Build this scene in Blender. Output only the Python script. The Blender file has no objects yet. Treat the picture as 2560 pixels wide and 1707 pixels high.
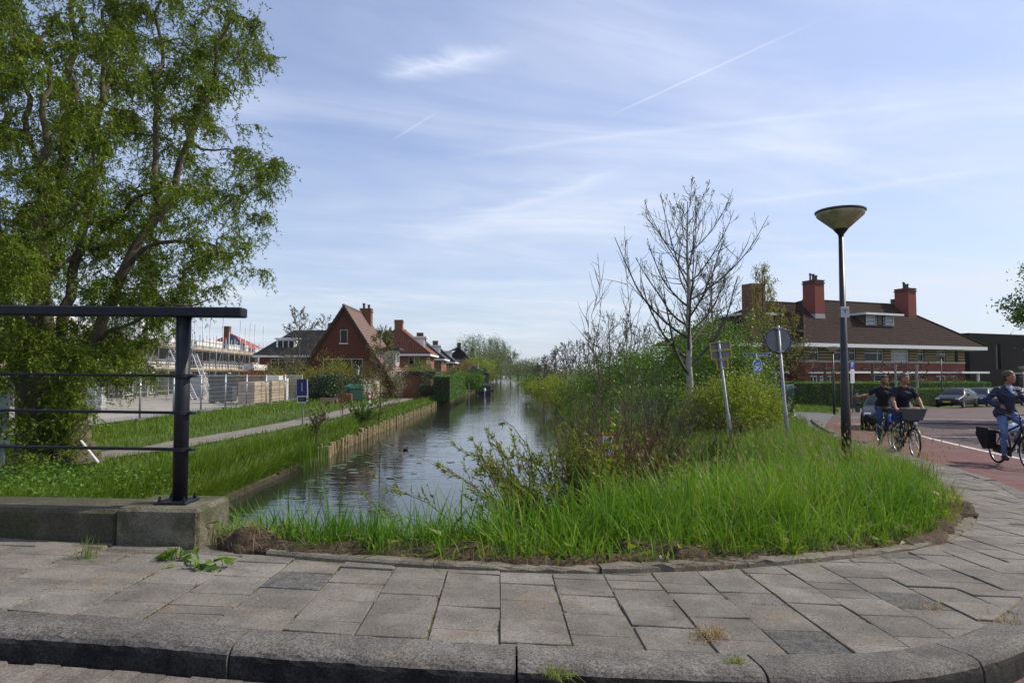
import bpy, math, random
import numpy as np
from mathutils import Vector, Matrix

# ------------------------------------------------------------------ scene, camera, sky, sun
SC = bpy.context.scene
COL = SC.collection
CAM_Z = 1.15
PITCH = math.radians(2.77)
cam_data = bpy.data.cameras.new('camera')
cam_data.sensor_width = 36.0
cam_data.lens = 24.0
cam_data.clip_start = 0.05
cam_data.clip_end = 20000.0
cam = bpy.data.objects.new('camera', cam_data)
COL.objects.link(cam)
cam.location = (0, 0, CAM_Z)
cam.rotation_euler = (math.pi / 2 + PITCH, 0, 0)
SC.camera = cam

SUN_EL = math.radians(43)
SUN_AZ = math.radians(12)          # angle from +X towards +Y
sun_vec = Vector((math.cos(SUN_AZ) * math.cos(SUN_EL), math.sin(SUN_AZ) * math.cos(SUN_EL), math.sin(SUN_EL)))
sd_ = bpy.data.lights.new('sun', 'SUN')
sd_.energy = 4.9
sd_.angle = math.radians(0.6)
sd_.color = (1.0, 0.90, 0.74)
sun = bpy.data.objects.new('sun', sd_)
COL.objects.link(sun)
sun.rotation_euler = (-sun_vec).to_track_quat('-Z', 'Y').to_euler()

W = bpy.data.worlds.new('World')
SC.world = W
W.use_nodes = True
SKY_STRENGTH = 0.124
EXPOSURE = 0.06

SC.view_settings.view_transform = 'Standard'
SC.view_settings.look = 'None'
SC.view_settings.gamma = 1.0
SC.view_settings.use_curve_mapping = False
SC.view_settings.exposure = EXPOSURE
SC.cycles.use_denoising = True
SC.cycles.max_bounces = 8
SC.cycles.transparent_max_bounces = 8
SC.cycles.sample_clamp_indirect = 6.0

def at(u, v, Y):
    """world point seen at photograph pixel (u, v) (2560 wide) at depth Y"""
    xc = (u - 1280) / 1707.0
    yc = -(v - 853.5) / 1707.0
    d = Vector((xc, math.cos(PITCH) - yc * math.sin(PITCH), math.sin(PITCH) + yc * math.cos(PITCH)))
    return Vector((0, 0, CAM_Z)) + d * (Y / d.y)

def atd(u, v, Y):                  # the same in 2352-wide pixels
    return at(u * 2560 / 2352.0, v * 2560 / 2352.0, Y)

class NG:
    """small helper to write node graphs"""
    def __init__(s, nt):
        s.nt = nt
    def n(s, t, **kw):
        nd = s.nt.nodes.new(t)
        for k, v in kw.items():
            if k == 'inp':
                for kk, vv in v.items():
                    s.set(nd, kk, vv)
            else:
                setattr(nd, k, v)
        return nd
    def set(s, nd, k, v):
        i = nd.inputs[k]
        if hasattr(v, 'is_output') or isinstance(v, bpy.types.NodeSocket):
            s.nt.links.new(v, i)
        else:
            i.default_value = v
    def math(s, op, a, b=0.0, c=None, clamp=False):
        nd = s.n('ShaderNodeMath', operation=op, use_clamp=clamp)
        s.set(nd, 0, a); s.set(nd, 1, b)
        if c is not None: s.set(nd, 2, c)
        return nd.outputs[0]
    def mix(s, fac, a, b, mode='MIX'):
        nd = s.n('ShaderNodeMix', data_type='RGBA', blend_type=mode)
        s.set(nd, 0, fac); s.set(nd, 6, a); s.set(nd, 7, b)
        return nd.outputs[2]
    def noise(s, vec, scale, detail=3.0, rough=0.55, dim='3D', dist=0.0):
        nd = s.n('ShaderNodeTexNoise', noise_dimensions=dim)
        s.set(nd, 'Vector', vec); s.set(nd, 'Scale', scale); s.set(nd, 'Detail', detail); s.set(nd, 'Roughness', rough)
        s.set(nd, 'Distortion', dist)
        return nd.outputs['Fac']
    def ramp(s, fac, lo, hi):
        nd = s.n('ShaderNodeMapRange', interpolation_type='SMOOTHSTEP')
        s.set(nd, 'Value', fac); s.set(nd, 'From Min', lo); s.set(nd, 'From Max', hi)
        return nd.outputs[0]

def c4(c):
    return (c[0], c[1], c[2], 1.0)

# sky: physical sky with thin high cirrus and aeroplane trails on a level sheet high above
g = NG(W.node_tree)
W.node_tree.nodes.clear()
out = g.n('ShaderNodeOutputWorld')
bg = g.n('ShaderNodeBackground')
sky = g.n('ShaderNodeTexSky', sky_type='NISHITA')
sky.sun_disc = False
sky.sun_elevation = SUN_EL
sky.sun_rotation = math.pi / 2 - SUN_AZ
sky.air_density = 1.0
sky.dust_density = 1.2
sky.ozone_density = 2.0
tc = g.n('ShaderNodeTexCoord')
sep = g.n('ShaderNodeSeparateXYZ'); g.set(sep, 0, tc.outputs['Generated'])
dz = g.math('MAXIMUM', sep.outputs[2], 0.02)
dzs = g.math('ADD', dz, 0.06)
px = g.math('DIVIDE', sep.outputs[0], dzs)
py = g.math('DIVIDE', sep.outputs[1], dzs)
comb = g.n('ShaderNodeCombineXYZ'); g.set(comb, 0, px); g.set(comb, 1, py)
rot = g.n('ShaderNodeVectorRotate', rotation_type='Z_AXIS'); g.set(rot, 'Vector', comb.outputs[0]); rot.inputs['Angle'].default_value = math.radians(-22)
mp = g.n('ShaderNodeMapping'); g.set(mp, 'Vector', rot.outputs[0]); mp.inputs['Scale'].default_value = (0.30, 0.80, 1.0); mp.inputs['Location'].default_value = (3.1, 1.7, 0)
wisp = g.noise(mp.outputs[0], 1.6, 9.0, 0.58, dist=1.3)
veil = g.noise(comb.outputs[0], 0.45, 4.0, 0.5)
fine = g.noise(mp.outputs[0], 6.5, 6.0, 0.6, dist=0.5)
w1 = g.ramp(wisp, 0.34, 0.86)
w2 = g.ramp(veil, 0.25, 0.75)
w3 = g.ramp(fine, 0.42, 0.8)
cov = g.math('MULTIPLY', w1, g.math('ADD', g.math('MULTIPLY', w2, 0.46), 0.14))
cov = g.math('ADD', cov, g.math('MULTIPLY_ADD', w2, 0.26, 0.13))
cov = g.math('ADD', cov, g.math('MULTIPLY', g.math('MULTIPLY', w3, w1), 0.14))
cov = g.math('ADD', cov, g.math('MULTIPLY', g.ramp(sep.outputs[0], -0.35, 0.85), 0.16))
cov = g.math('ADD', cov, g.math('MULTIPLY', g.ramp(dz, 0.42, 0.02), 0.30))

def sheet(u, v):                    # photograph pixel -> point of the cloud sheet
    p = (at(u, v, 1.0) - Vector((0, 0, CAM_Z))).normalized()
    return p.x / (max(p.z, .02) + .06), p.y / (max(p.z, .02) + .06)

def trail(p0, p1, wid, strength, ragged):
    """thin ice trail between two points of the sheet"""
    x0, y0 = sheet(*p0); x1, y1 = sheet(*p1)
    L = math.hypot(x1 - x0, y1 - y0); ex, ey = (x1 - x0) / L, (y1 - y0) / L
    dx = g.math('SUBTRACT', px, x0); dy = g.math('SUBTRACT', py, y0)
    s_ = g.math('ADD', g.math('MULTIPLY', dx, ex), g.math('MULTIPLY', dy, ey))
    t_ = g.math('SUBTRACT', g.math('MULTIPLY', dx, -ey), g.math('MULTIPLY', dy, -ex))
    wob = g.math('MULTIPLY', g.math('SUBTRACT', wisp, 0.5), ragged)
    dist = g.math('ABSOLUTE', g.math('ADD', t_, wob))
    core = g.math('SUBTRACT', 1.0, g.math('DIVIDE', dist, wid), clamp=True)
    core = g.math('POWER', core, 1.6)
    e0 = g.ramp(s_, -0.02 * L, 0.25 * L); e1 = g.ramp(s_, 1.02 * L, 0.6 * L)
    return g.math('MULTIPLY', g.math('MULTIPLY', core, g.math('MULTIPLY', e0, e1)), strength)

# aeroplane trails and the one long brush stroke of cirrus
cov = g.math('ADD', cov, trail((1500, 302), (2120, 20), 0.011, 0.22, 0.0))
cov = g.math('ADD', cov, trail((975, 355), (1110, 270), 0.010, 0.18, 0.0))
cov = g.math('ADD', cov, trail((1050, 405), (2700, 225), 0.055, 0.14, 0.12))
cov = g.math('ADD', cov, trail((1780, 520), (2700, 400), 0.085, 0.20, 0.25))
cov = g.math('ADD', cov, trail((930, 195), (1330, 132), 0.075, 0.40, 0.8))
cov = g.math('ADD', cov, trail((1220, 545), (1640, 400), 0.13, 0.22, 0.6))
cov = g.math('MINIMUM', cov, 0.92)
cloudcol = g.mix(g.ramp(dz, 0.0, 0.5), (6.0, 6.5, 7.3, 1), (6.6, 7.1, 8.6, 1))
skycol = g.mix(cov, g.mix(1.0, sky.outputs[0], (0.88, 1.0, 1.24, 1), 'MULTIPLY'), cloudcol)
g.set(bg, 'Color', skycol)
g.set(bg, 'Strength', SKY_STRENGTH)
g.set(out, 'Surface', bg.outputs[0])

# ------------------------------------------------------------------ materials
MATS = {}
def mat(name, col, rough=0.7, var=0.18, scale=6.0, col2=None, bump=0.0, bscale=40.0, metal=0.0, spec=0.4,
        rand=0.0, fine=0.0, coat=0.0, trans=0.0, emit=None, sand=None, stain=None, stain_scale=1.2, stain_lo=0.52, stain_hi=0.68):
    if name in MATS: return MATS[name]
    m = bpy.data.materials.new(name); m.use_nodes = True
    MATS[name] = m
    nt = m.node_tree; G = NG(nt)
    b = nt.nodes['Principled BSDF']
    geo = G.n('ShaderNodeNewGeometry'); P = geo.outputs['Position']
    lo = tuple(max(0, x * (1 - var)) for x in col) if col2 is None else col
    hi = tuple(x * (1 + var) for x in col) if col2 is None else col2
    if var or col2:
        f = G.ramp(G.noise(P, scale, 4.0, 0.6), 0.3, 0.7)
        cc = G.mix(f, c4(lo), c4(hi))
    else:
        rgb = G.n('ShaderNodeRGB'); rgb.outputs[0].default_value = c4(col); cc = rgb.outputs[0]
    if stain is not None:
        cc = G.mix(G.ramp(G.noise(P, stain_scale, 6.0, 0.65), stain_lo, stain_hi), cc, c4(stain))
    if sand is not None:
        cc = G.mix(G.math('MULTIPLY', G.ramp(G.noise(P, 2.3, 8.0, 0.7, dist=.8), 0.53, 0.66), 0.75), cc, c4(sand))
        cc = G.mix(G.math('MULTIPLY', G.ramp(G.noise(P, 31.0, 3.0, 0.6), 0.63, 0.70), 0.45), cc, c4((sand[0] * .35, sand[1] * .34, sand[2] * .33)))
    if fine:
        f2 = G.math('MULTIPLY_ADD', G.ramp(G.noise(P, 95.0, 4.0, 0.75), 0.34, 0.66), 2 * fine, 1 - fine)
        cc = G.mix(1.0, cc, f2, 'MULTIPLY')
    if rand:
        oi = G.n('ShaderNodeObjectInfo')
        f3 = G.math('MULTIPLY_ADD', oi.outputs['Random'], 2 * rand, 1 - rand)
        cc = G.mix(1.0, cc, f3, 'MULTIPLY')
    G.set(b, 'Base Color', cc)
    b.inputs['Roughness'].default_value = rough
    b.inputs['Metallic'].default_value = metal
    b.inputs['Specular IOR Level'].default_value = spec
    b.inputs['Coat Weight'].default_value = coat
    b.inputs['Transmission Weight'].default_value = trans
    if emit:
        b.inputs['Emission Color'].default_value = c4(emit[0]); b.inputs['Emission Strength'].default_value = emit[1]
    if bump:
        bn = G.n('ShaderNodeBump'); bn.inputs['Strength'].default_value = min(1.0, bump); bn.inputs['Distance'].default_value = min(0.02, 1.5 / bscale)
        G.set(bn, 'Height', G.noise(P, bscale, 5.0, 0.65))
        G.set(b, 'Normal', bn.outputs[0])
    return m

def leafmat(name, cols, trans=0.35, rough=0.5, spec=0.35):
    """foliage: colour varies leaf by leaf through the 'rnd' face attribute"""
    if name in MATS: return MATS[name]
    m = bpy.data.materials.new(name); m.use_nodes = True
    MATS[name] = m
    nt = m.node_tree; G = NG(nt)
    b = nt.nodes['Principled BSDF']; o = nt.nodes['Material Output']
    a = G.n('ShaderNodeAttribute', attribute_name='rnd')
    r = G.n('ShaderNodeValToRGB'); G.set(r, 0, a.outputs['Fac'])
    el = r.color_ramp.elements
    el[0].color = c4(cols[0]); el[1].color = c4(cols[-1])
    for i, c in enumerate(cols[1:-1]):
        e = el.new((i + 1) / (len(cols) - 1)); e.color = c4(c)
    G.set(b, 'Base Color', r.outputs[0])
    b.inputs['Roughness'].default_value = rough
    b.inputs['Specular IOR Level'].default_value = spec
    tr = G.n('ShaderNodeBsdfTranslucent')
    G.set(tr, 'Color', G.mix(1.0, r.outputs[0], (1.25, 1.2, 0.6, 1), 'MULTIPLY'))
    ms = G.n('ShaderNodeMixShader'); ms.inputs[0].default_value = trans
    nt.links.new(b.outputs[0], ms.inputs[1]); nt.links.new(tr.outputs[0], ms.inputs[2])
    nt.links.new(ms.outputs[0], o.inputs['Surface'])
    return m

# ------------------------------------------------------------------ object helpers
def tag(o, label=None, cat=None, group=None, kind=None):
    if label: o['label'] = label
    if cat: o['category'] = cat
    if group: o['group'] = group
    if kind: o['kind'] = kind
    return o

def thing(name, label, cat, loc=(0, 0, 0), rz=0.0, group=None):
    o = bpy.data.objects.new(name, None)
    o.empty_display_size = 0.2
    COL.objects.link(o)
    o.location = loc; o.rotation_euler = (0, 0, rz)
    return tag(o, label, cat, group)

def finish(me, name, mat_, parent, world, smooth):
    for mm in (mat_ if isinstance(mat_, (list, tuple)) else [mat_]):
        me.materials.append(mm)
    o = bpy.data.objects.new(name, me)
    COL.objects.link(o)
    if parent is not None:
        o.parent = parent
        if world and parent.type == 'EMPTY':
            o.location = -Vector(parent.location)
    if smooth:
        me.polygons.foreach_set('use_smooth', np.ones(len(me.polygons), dtype=bool))
    return o

class MB:
    def __init__(s):
        s.v = []; s.f = []; s.mi = []; s.m = 0
    def add(s, vs, fs):
        n = len(s.v)
        s.v.extend([tuple(p) for p in vs])
        for f in fs:
            s.f.append(tuple(n + i for i in f)); s.mi.append(s.m)
        return s
    def box(s, x0, x1, y0, y1, z0, z1, M=None):
        vs = [Vector((x, y, z)) for z in (z0, z1) for y in (y0, y1) for x in (x0, x1)]
        if M is not None: vs = [M @ p for p in vs]
        return s.add(vs, [(0, 2, 3, 1), (4, 5, 7, 6), (0, 1, 5, 4), (2, 6, 7, 3), (0, 4, 6, 2), (1, 3, 7, 5)])
    def bbox(s, x0, x1, y0, y1, z0, z1, b=0.01, M=None):
        """box with bevelled edges"""
        pts = []
        for z, i in ((z0, b), (z0 + b, 0), (z1 - b, 0), (z1, b)):
            for (x, y) in ((x0 + b, y0), (x1 - b, y0), (x1, y0 + b), (x1, y1 - b), (x1 - b, y1), (x0 + b, y1), (x0, y1 - b), (x0, y0 + b)):
                cx = min(max(x, x0 + i), x1 - i); cy = min(max(y, y0 + i), y1 - i)
                pts.append(Vector((cx, cy, z)))
        if M is not None: pts = [M @ p for p in pts]
        fs = [tuple(range(7, -1, -1)), tuple(range(24, 32))]
        for k in range(3):
            for j in range(8):
                fs.append((k * 8 + j, k * 8 + (j + 1) % 8, k * 8 + 8 + (j + 1) % 8, k * 8 + 8 + j))
        return s.add(pts, fs)
    def tube(s, pts, rad, n=8, cap=True, squash=None):
        pts = [Vector(p) for p in pts]
        if not isinstance(rad, (list, tuple)): rad = [rad] * len(pts)
        up = Vector((0, 0, 1)); prev = None; vs = []
        for i, p in enumerate(pts):
            t = (pts[min(i + 1, len(pts) - 1)] - pts[max(i - 1, 0)])
            t = t.normalized() if t.length > 1e-9 else Vector((0, 0, 1))
            if prev is None:
                a = t.cross(up)
                if a.length < 1e-3: a = t.cross(Vector((1, 0, 0)))
                a.normalize()
            else:
                a = (prev - t * prev.dot(t)).normalized()
            b = t.cross(a); prev = a
            for k in range(n):
                th = 2 * math.pi * (k + .5) / n
                vs.append(p + (a * math.cos(th) + b * math.sin(th)) * rad[i])
        fs = []
        for i in range(len(pts) - 1):
            for k in range(n):
                k2 = (k + 1) % n
                fs.append((i * n + k, i * n + k2, (i + 1) * n + k2, (i + 1) * n + k))
        if cap:
            fs.append(tuple(range(n - 1, -1, -1))); fs.append(tuple((len(pts) - 1) * n + k for k in range(n)))
        return s.add(vs, fs)
    def lathe(s, prof, c=(0, 0, 0), n=24, M=None):
        vs = []; c = Vector(c)
        for (r, z) in prof:
            for k in range(n):
                th = 2 * math.pi * k / n
                p = Vector((r * math.cos(th), r * math.sin(th), z))
                vs.append(c + (M @ p if M is not None else p))
        fs = []
        for i in range(len(prof) - 1):
            for k in range(n):
                k2 = (k + 1) % n
                fs.append((i * n + k, i * n + k2, (i + 1) * n + k2, (i + 1) * n + k))
        if prof[0][0] > 1e-4: fs.append(tuple(range(n - 1, -1, -1)))
        if prof[-1][0] > 1e-4: fs.append(tuple((len(prof) - 1) * n + k for k in range(n)))
        return s.add(vs, fs)
    def prism(s, poly, a, b, M=None):
        """poly: list of 3D points, extruded from offset a to offset b (vectors)"""
        n = len(poly); a = Vector(a); b = Vector(b)
        vs = [Vector(p) + a for p in poly] + [Vector(p) + b for p in poly]
        if M is not None: vs = [M @ p for p in vs]
        fs = [tuple(range(n - 1, -1, -1)), tuple(range(n, 2 * n))] + [(i, (i + 1) % n, n + (i + 1) % n, n + i) for i in range(n)]
        return s.add(vs, fs)
    def quad(s, a, b, c, d):
        return s.add([a, b, c, d], [(0, 1, 2, 3)])
    def torus(s, c, ax, R, r, n=36, m=8, rx=None):
        ax = Vector(ax).normalized(); c = Vector(c)
        a = ax.cross(Vector((0, 0, 1)))
        if a.length < 1e-3: a = Vector((1, 0, 0))
        a.normalize(); b = ax.cross(a)
        vs = []; rx = rx or r
        for i in range(n):
            th = 2 * math.pi * i / n; d = a * math.cos(th) + b * math.sin(th)
            for j in range(m):
                ph = 2 * math.pi * j / m
                vs.append(c + d * (R + r * math.cos(ph)) + ax * (rx * math.sin(ph)))
        fs = [(i * m + j, ((i + 1) % n) * m + j, ((i + 1) % n) * m + (j + 1) % m, i * m + (j + 1) % m) for i in range(n) for j in range(m)]
        return s.add(vs, fs)
    def build(s, name, mat_, parent=None, world=False, smooth=False):
        me = bpy.data.meshes.new(name)
        me.from_pydata([tuple(p) for p in s.v], [], s.f)
        if isinstance(mat_, (list, tuple)):
            o = finish(me, name, mat_, parent, world, smooth)
            me.polygons.foreach_set('material_index', np.array(s.mi, dtype=np.int32))
        else:
            o = finish(me, name, mat_, parent, world, smooth)
        me.update()
        return o

def np_mesh(name, V, faces, mat_, parent=None, world=False, smooth=False, rnd=None):
    """V (n,3); faces: list of (k,m) int arrays"""
    me = bpy.data.meshes.new(name)
    V = np.ascontiguousarray(V, dtype=np.float32)
    me.vertices.add(len(V)); me.vertices.foreach_set('co', V.ravel())
    tot = np.concatenate([np.full(len(f), f.shape[1], dtype=np.int32) for f in faces])
    loops = np.concatenate([np.ascontiguousarray(f, dtype=np.int32).ravel() for f in faces])
    st = np.concatenate([[0], np.cumsum(tot)[:-1]]).astype(np.int32)
    me.loops.add(len(loops)); me.loops.foreach_set('vertex_index', loops)
    me.polygons.add(len(tot)); me.polygons.foreach_set('loop_start', st); me.polygons.foreach_set('loop_total', tot)
    if rnd is not None:
        at_ = me.attributes.new('rnd', 'FLOAT', 'FACE')
        at_.data.foreach_set('value', np.ascontiguousarray(rnd, dtype=np.float32))
    me.update(calc_edges=True)
    return finish(me, name, mat_, parent, world, smooth)

def copy_tree(o, parent=None):
    c = o.copy(); COL.objects.link(c)
    if parent is not None: c.parent = parent
    for ch in o.children:
        copy_tree(ch, c)
    return c

# ------------------------------------------------------------------ plant helpers (numpy)
def unit(a):
    return a / np.maximum(np.linalg.norm(a, axis=-1, keepdims=True), 1e-9)

def leaf_geo(P, D, L, Wd, rng, droop=0.0):
    """diamond leaves: base P, direction D, length L, width Wd"""
    n = len(P)
    D = unit(D); S = unit(np.cross(D, rng.normal(size=(n, 3))))
    N = np.cross(D, S)
    L = np.broadcast_to(np.asarray(L, float), (n,))[:, None]; Wd = np.broadcast_to(np.asarray(Wd, float), (n,))[:, None]
    mid = P + D * L * 0.18 + N * L * 0.05
    V = np.stack([mid + S * Wd / 2, P + D * L, mid - S * Wd / 2], axis=1).reshape(-1, 3)
    F = np.arange(3 * n).reshape(n, 3)
    return V, F

def tubes_geo(lines, n=4):
    """lines: list of (pts (k,3), radii (k,)) -> V, F quads"""
    Vs = []; Fs = []; off = 0
    ang = 2 * math.pi * np.arange(n) / n
    ca, sa = np.cos(ang)[None, :, None], np.sin(ang)[None, :, None]
    for pts, rad in lines:
        pts = np.asarray(pts, float); k = len(pts)
        t = np.empty_like(pts); t[1:-1] = pts[2:] - pts[:-2]; t[0] = pts[1] - pts[0]; t[-1] = pts[-1] - pts[-2]
        t = unit(t)
        ref = np.array([0.31, 0.87, 0.38]) if abs(t[0] @ np.array([0.31, 0.87, 0.38])) < 0.9 else np.array([0.9, -0.3, 0.3])
        a = unit(np.cross(t, ref)); b = np.cross(t, a)
        R = np.asarray(rad, float)[:, None, None]
        ring = pts[:, None, :] + R * (a[:, None, :] * ca + b[:, None, :] * sa)
        Vs.append(ring.reshape(-1, 3))
        i = np.arange(k - 1)[:, None] * n; j = np.arange(n)[None, :]; j2 = (j + 1) % n
        F = np.stack([i + j, i + j2, i + n + j2, i + n + j], axis=-1).reshape(-1, 4) + off
        Fs.append(F); off += k * n
    return np.concatenate(Vs), np.concatenate(Fs)

def ribbons_geo(P, r):
    """P (n,k,3) twigs as thin flat strips"""
    n, k, _ = P.shape
    t = np.empty_like(P); t[:, 1:-1] = P[:, 2:] - P[:, :-2]; t[:, 0] = P[:, 1] - P[:, 0]; t[:, -1] = P[:, -1] - P[:, -2]
    a = unit(np.cross(t, np.array([0.31, 0.87, 0.38])))
    R = np.linspace(r, r * .4, k)[None, :, None]
    V = np.stack([P - a * R, P + a * R], 2).reshape(-1, 3)
    b = np.arange(n)[:, None] * 2 * k + 2 * np.arange(k - 1)[None, :]
    return V, np.stack([b, b + 1, b + 3, b + 2], -1).reshape(-1, 4)

def curly(p0, p1, k, amp, rng):
    """irregular path from p0 to p1"""
    s = np.linspace(0, 1, k)[:, None]
    pts = p0 + (p1 - p0) * s
    w = rng.normal(size=(k, 3)) * amp
    w[1:-1] = (w[1:-1] + 0.5 * (w[:-2] + w[2:])) / 1.6
    w[0] = 0; w[-1] *= 0.3
    return pts + w

def blades(P, H, rng, lean=(0, 0), spread=0.35, wid=0.006, seg=3, curve=0.5):
    """grass blades as tapering bent strips; returns V, faces, rnd"""
    n = len(P)
    H = np.broadcast_to(np.asarray(H, float), (n,))
    th = rng.uniform(0, 2 * math.pi, n)
    amp = np.abs(rng.normal(0.0, spread, n)) + 0.05
    dx = np.cos(th) * amp + lean[0] * rng.uniform(.4, 1.5, n); dy = np.sin(th) * amp + lean[1] * rng.uniform(.4, 1.5, n)
    ph = th + math.pi / 2 + rng.normal(0, .6, n)
    Wd = wid * rng.uniform(0.6, 1.4, n)
    hs = np.linspace(0, 1, seg + 1)
    Vs = []
    for i, h in enumerate(hs):
        bend = h * (1 - curve) + curve * h * h
        cx = P[:, 0] + dx * H * bend; cy = P[:, 1] + dy * H * bend
        cz = P[:, 2] + H * (h - 0.28 * (dx * dx + dy * dy) * h * h * 1.6)
        w = Wd * (1 - h) ** 0.6 * (0.6 + 0.8 * h if h < .5 else 1.0)
        if i == seg:
            Vs.append(np.stack([cx, cy, cz], 1)[:, None])
        else:
            a = np.stack([cx - np.cos(ph) * w / 2, cy - np.sin(ph) * w / 2, cz], 1)
            b = np.stack([cx + np.cos(ph) * w / 2, cy + np.sin(ph) * w / 2, cz], 1)
            Vs.append(np.stack([a, b], 1))
    V = np.concatenate(Vs, axis=1); m = V.shape[1]
    base = np.arange(n)[:, None] * m
    Q = [base + np.array([[2 * i, 2 * i + 1, 2 * i + 3, 2 * i + 2]]) for i in range(seg - 1)]
    T = base + np.array([[2 * seg - 2, 2 * seg - 1, 2 * seg]])
    r = rng.uniform(0, 1, n)
    F = ([np.concatenate(Q)] if Q else []) + [T]
    rn = np.concatenate([np.tile(r, seg - 1), r]) if Q else r
    return V.reshape(-1, 3), F, rn
# ------------------------------------------------------------------ the lie of the land
WATER_Z = -1.55
LEFT_Z = -1.0
def smooth01(t):
    t = np.clip(t, 0, 1); return t * t * (3 - 2 * t)
def gz(x, y):
    """paved level: the bridge hump falling away to the right and the back"""
    x = np.asarray(x, float); y = np.asarray(y, float)
    t = 0.05 * x + 0.03 * np.maximum(y - 4, -2)
    return np.where(t < 0, np.minimum(-t, 0.3), -1.35 * (1 - np.exp(-np.maximum(t, 0) / 1.35)))
def gzf(x, y): return float(gz(x, y))
def xl(y): return -6.15 - 0.0105 * (y - 20)
def xr(y): return 2.35 - 0.0105 * (y - 10)

def catmull(pts, step):
    P = [Vector((p[0], p[1], 0)) for p in pts]
    P = [P[0] * 2 - P[1]] + P + [P[-1] * 2 - P[-2]]
    o = []
    for i in range(1, len(P) - 2):
        n = max(2, int((P[i + 1] - P[i]).length / step))
        for k in range(n):
            t = k / n
            o.append(0.5 * ((2 * P[i]) + (P[i + 1] - P[i - 1]) * t + (2 * P[i - 1] - 5 * P[i] + 4 * P[i + 1] - P[i + 2]) * t * t + (3 * P[i] - P[i - 1] - 3 * P[i + 1] + P[i + 2]) * t ** 3))
    o.append(P[-2])
    return np.array([(p.x, p.y) for p in o])

INNER = catmull([(-16, 4.60), (-8, 4.55), (-3.2, 4.42), (-1.95, 4.36), (-1.40, 4.24), (-0.6, 4.17), (0.2, 4.18), (0.95, 4.36), (1.95, 4.76), (3.2, 5.5), (4.1, 6.4),
                 (4.75, 7.3), (5.6, 9.0), (6.75, 12.4), (8.2, 17), (9.8, 22), (11.4, 26.5), (13.2, 31), (14.0, 36)], 0.12)
OUTER = catmull([(-16, 2.82), (-8, 2.80), (-2.3, 2.76), (-1.0, 2.70), (0, 2.67), (1.0, 2.70), (1.8, 2.88), (2.65, 3.45), (3.9, 4.75), (5.4, 6.7), (6.9, 9.3),
                 (7.75, 11.6), (8.6, 14.8), (9.7, 19), (11.2, 24), (13.0, 29), (15, 34)], 0.12)
PAVED = np.concatenate([INNER, [(13.2, 40), (12, 42), (16.5, 41.8), (19.3, 40.3), (21.0, 45.5), (28, 52.5), (46, 61), (90, 82), (90, -30), (-16, -30)]])

def in_poly(x, y, poly):
    x = np.asarray(x, float); y = np.asarray(y, float)
    c = np.zeros(x.shape, bool); n = len(poly); j = n - 1
    for i in range(n):
        xi, yi = poly[i]; xj, yj = poly[j]
        if yi != yj:
            cond = ((yi > y) != (yj > y)) & (x < (xj - xi) * (y - yi) / (yj - yi) + xi)
            c ^= cond
        j = i
    return c

_rs = np.random.RandomState(5)
_wv = [( _rs.uniform(-1, 1, 2) * s, _rs.uniform(0, 6.28), a) for s, a in ((0.35, .05), (0.6, .045), (1.1, .03), (1.9, .02), (3.1, .012), (0.2, .06))]
def lumps(x, y):
    z = np.zeros(np.shape(x))
    for k, ph, a in _wv:
        z = z + a * np.sin(k[0] * x + k[1] * y + ph)
    return z

def ground_z(x, y, paved=True):
    x = np.asarray(x, float); y = np.asarray(y, float)
    g_ = gz(x, y)
    left = x < -2.0
    # land before the water is cut into it
    wl = smooth01((y - 5.0) / 6.5)
    land_left = (1 - wl) * (g_ - 0.06) + wl * (LEFT_Z + 0.0 * x) + 0.35 * np.exp(-((x + 8.6) ** 2) / 3.0) * np.exp(-((y - 13.5) ** 2) / 14.0) * 0.5
    mound = 0.10 * np.exp(-(((x - 4.2) / 2.6) ** 2 + ((y - 9.5) / 3.6) ** 2))
    back = -0.30 * smooth01((y - 12) / 6) * smooth01((6.2 - x) / 3.0)
    land_right = g_ - 0.02 + mound + back
    land = np.where(left, land_left, land_right)
    land = land + lumps(x, y) * np.clip((np.hypot(x, y) - 3) / 10, 0.15, 1.0) * 0.55
    # the canal
    near = 6.35 + 0.25 * np.sin(x * 1.3) * 0.5 + np.maximum(0, x - 0.35) * 1.2
    dl = x - xl(y); dn = y - near; dr = xr(y) - x
    outn = np.clip(-dn / 1.9, 0, 1); outr = np.clip(-dr / 1.5, 0, 1); outl = np.clip(-dl / 0.5, 0, 1) ** .6
    # left of the left bank only the left cut matters; before the near shore only the near cut
    k = np.where(dl < 0, np.maximum(outl, 0), np.maximum(smooth01(outn), smooth01(outr) ** 0.8))
    k = np.where((dl < 0) & (dn < 0), 1.0 * np.maximum(outl, 0), k)
    bed = -2.1
    z = bed + (land - bed) * k
    if paved:
        z = np.where(in_poly(x, y, PAVED), g_ - 0.28, z)
    return z
def gh(x, y): return float(ground_z(np.array([x]), np.array([y]), False)[0])

def axis(lim0, lim1, c0, c1, fine, grow):
    a = list(np.arange(c0, c1, fine)); s = fine
    while a[-1] < lim1: s *= grow; a.append(a[-1] + s)
    s = fine; b = []
    x = c0
    while x > lim0: s *= grow; x -= s; b.append(x)
    return np.array(b[::-1] + a)

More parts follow.
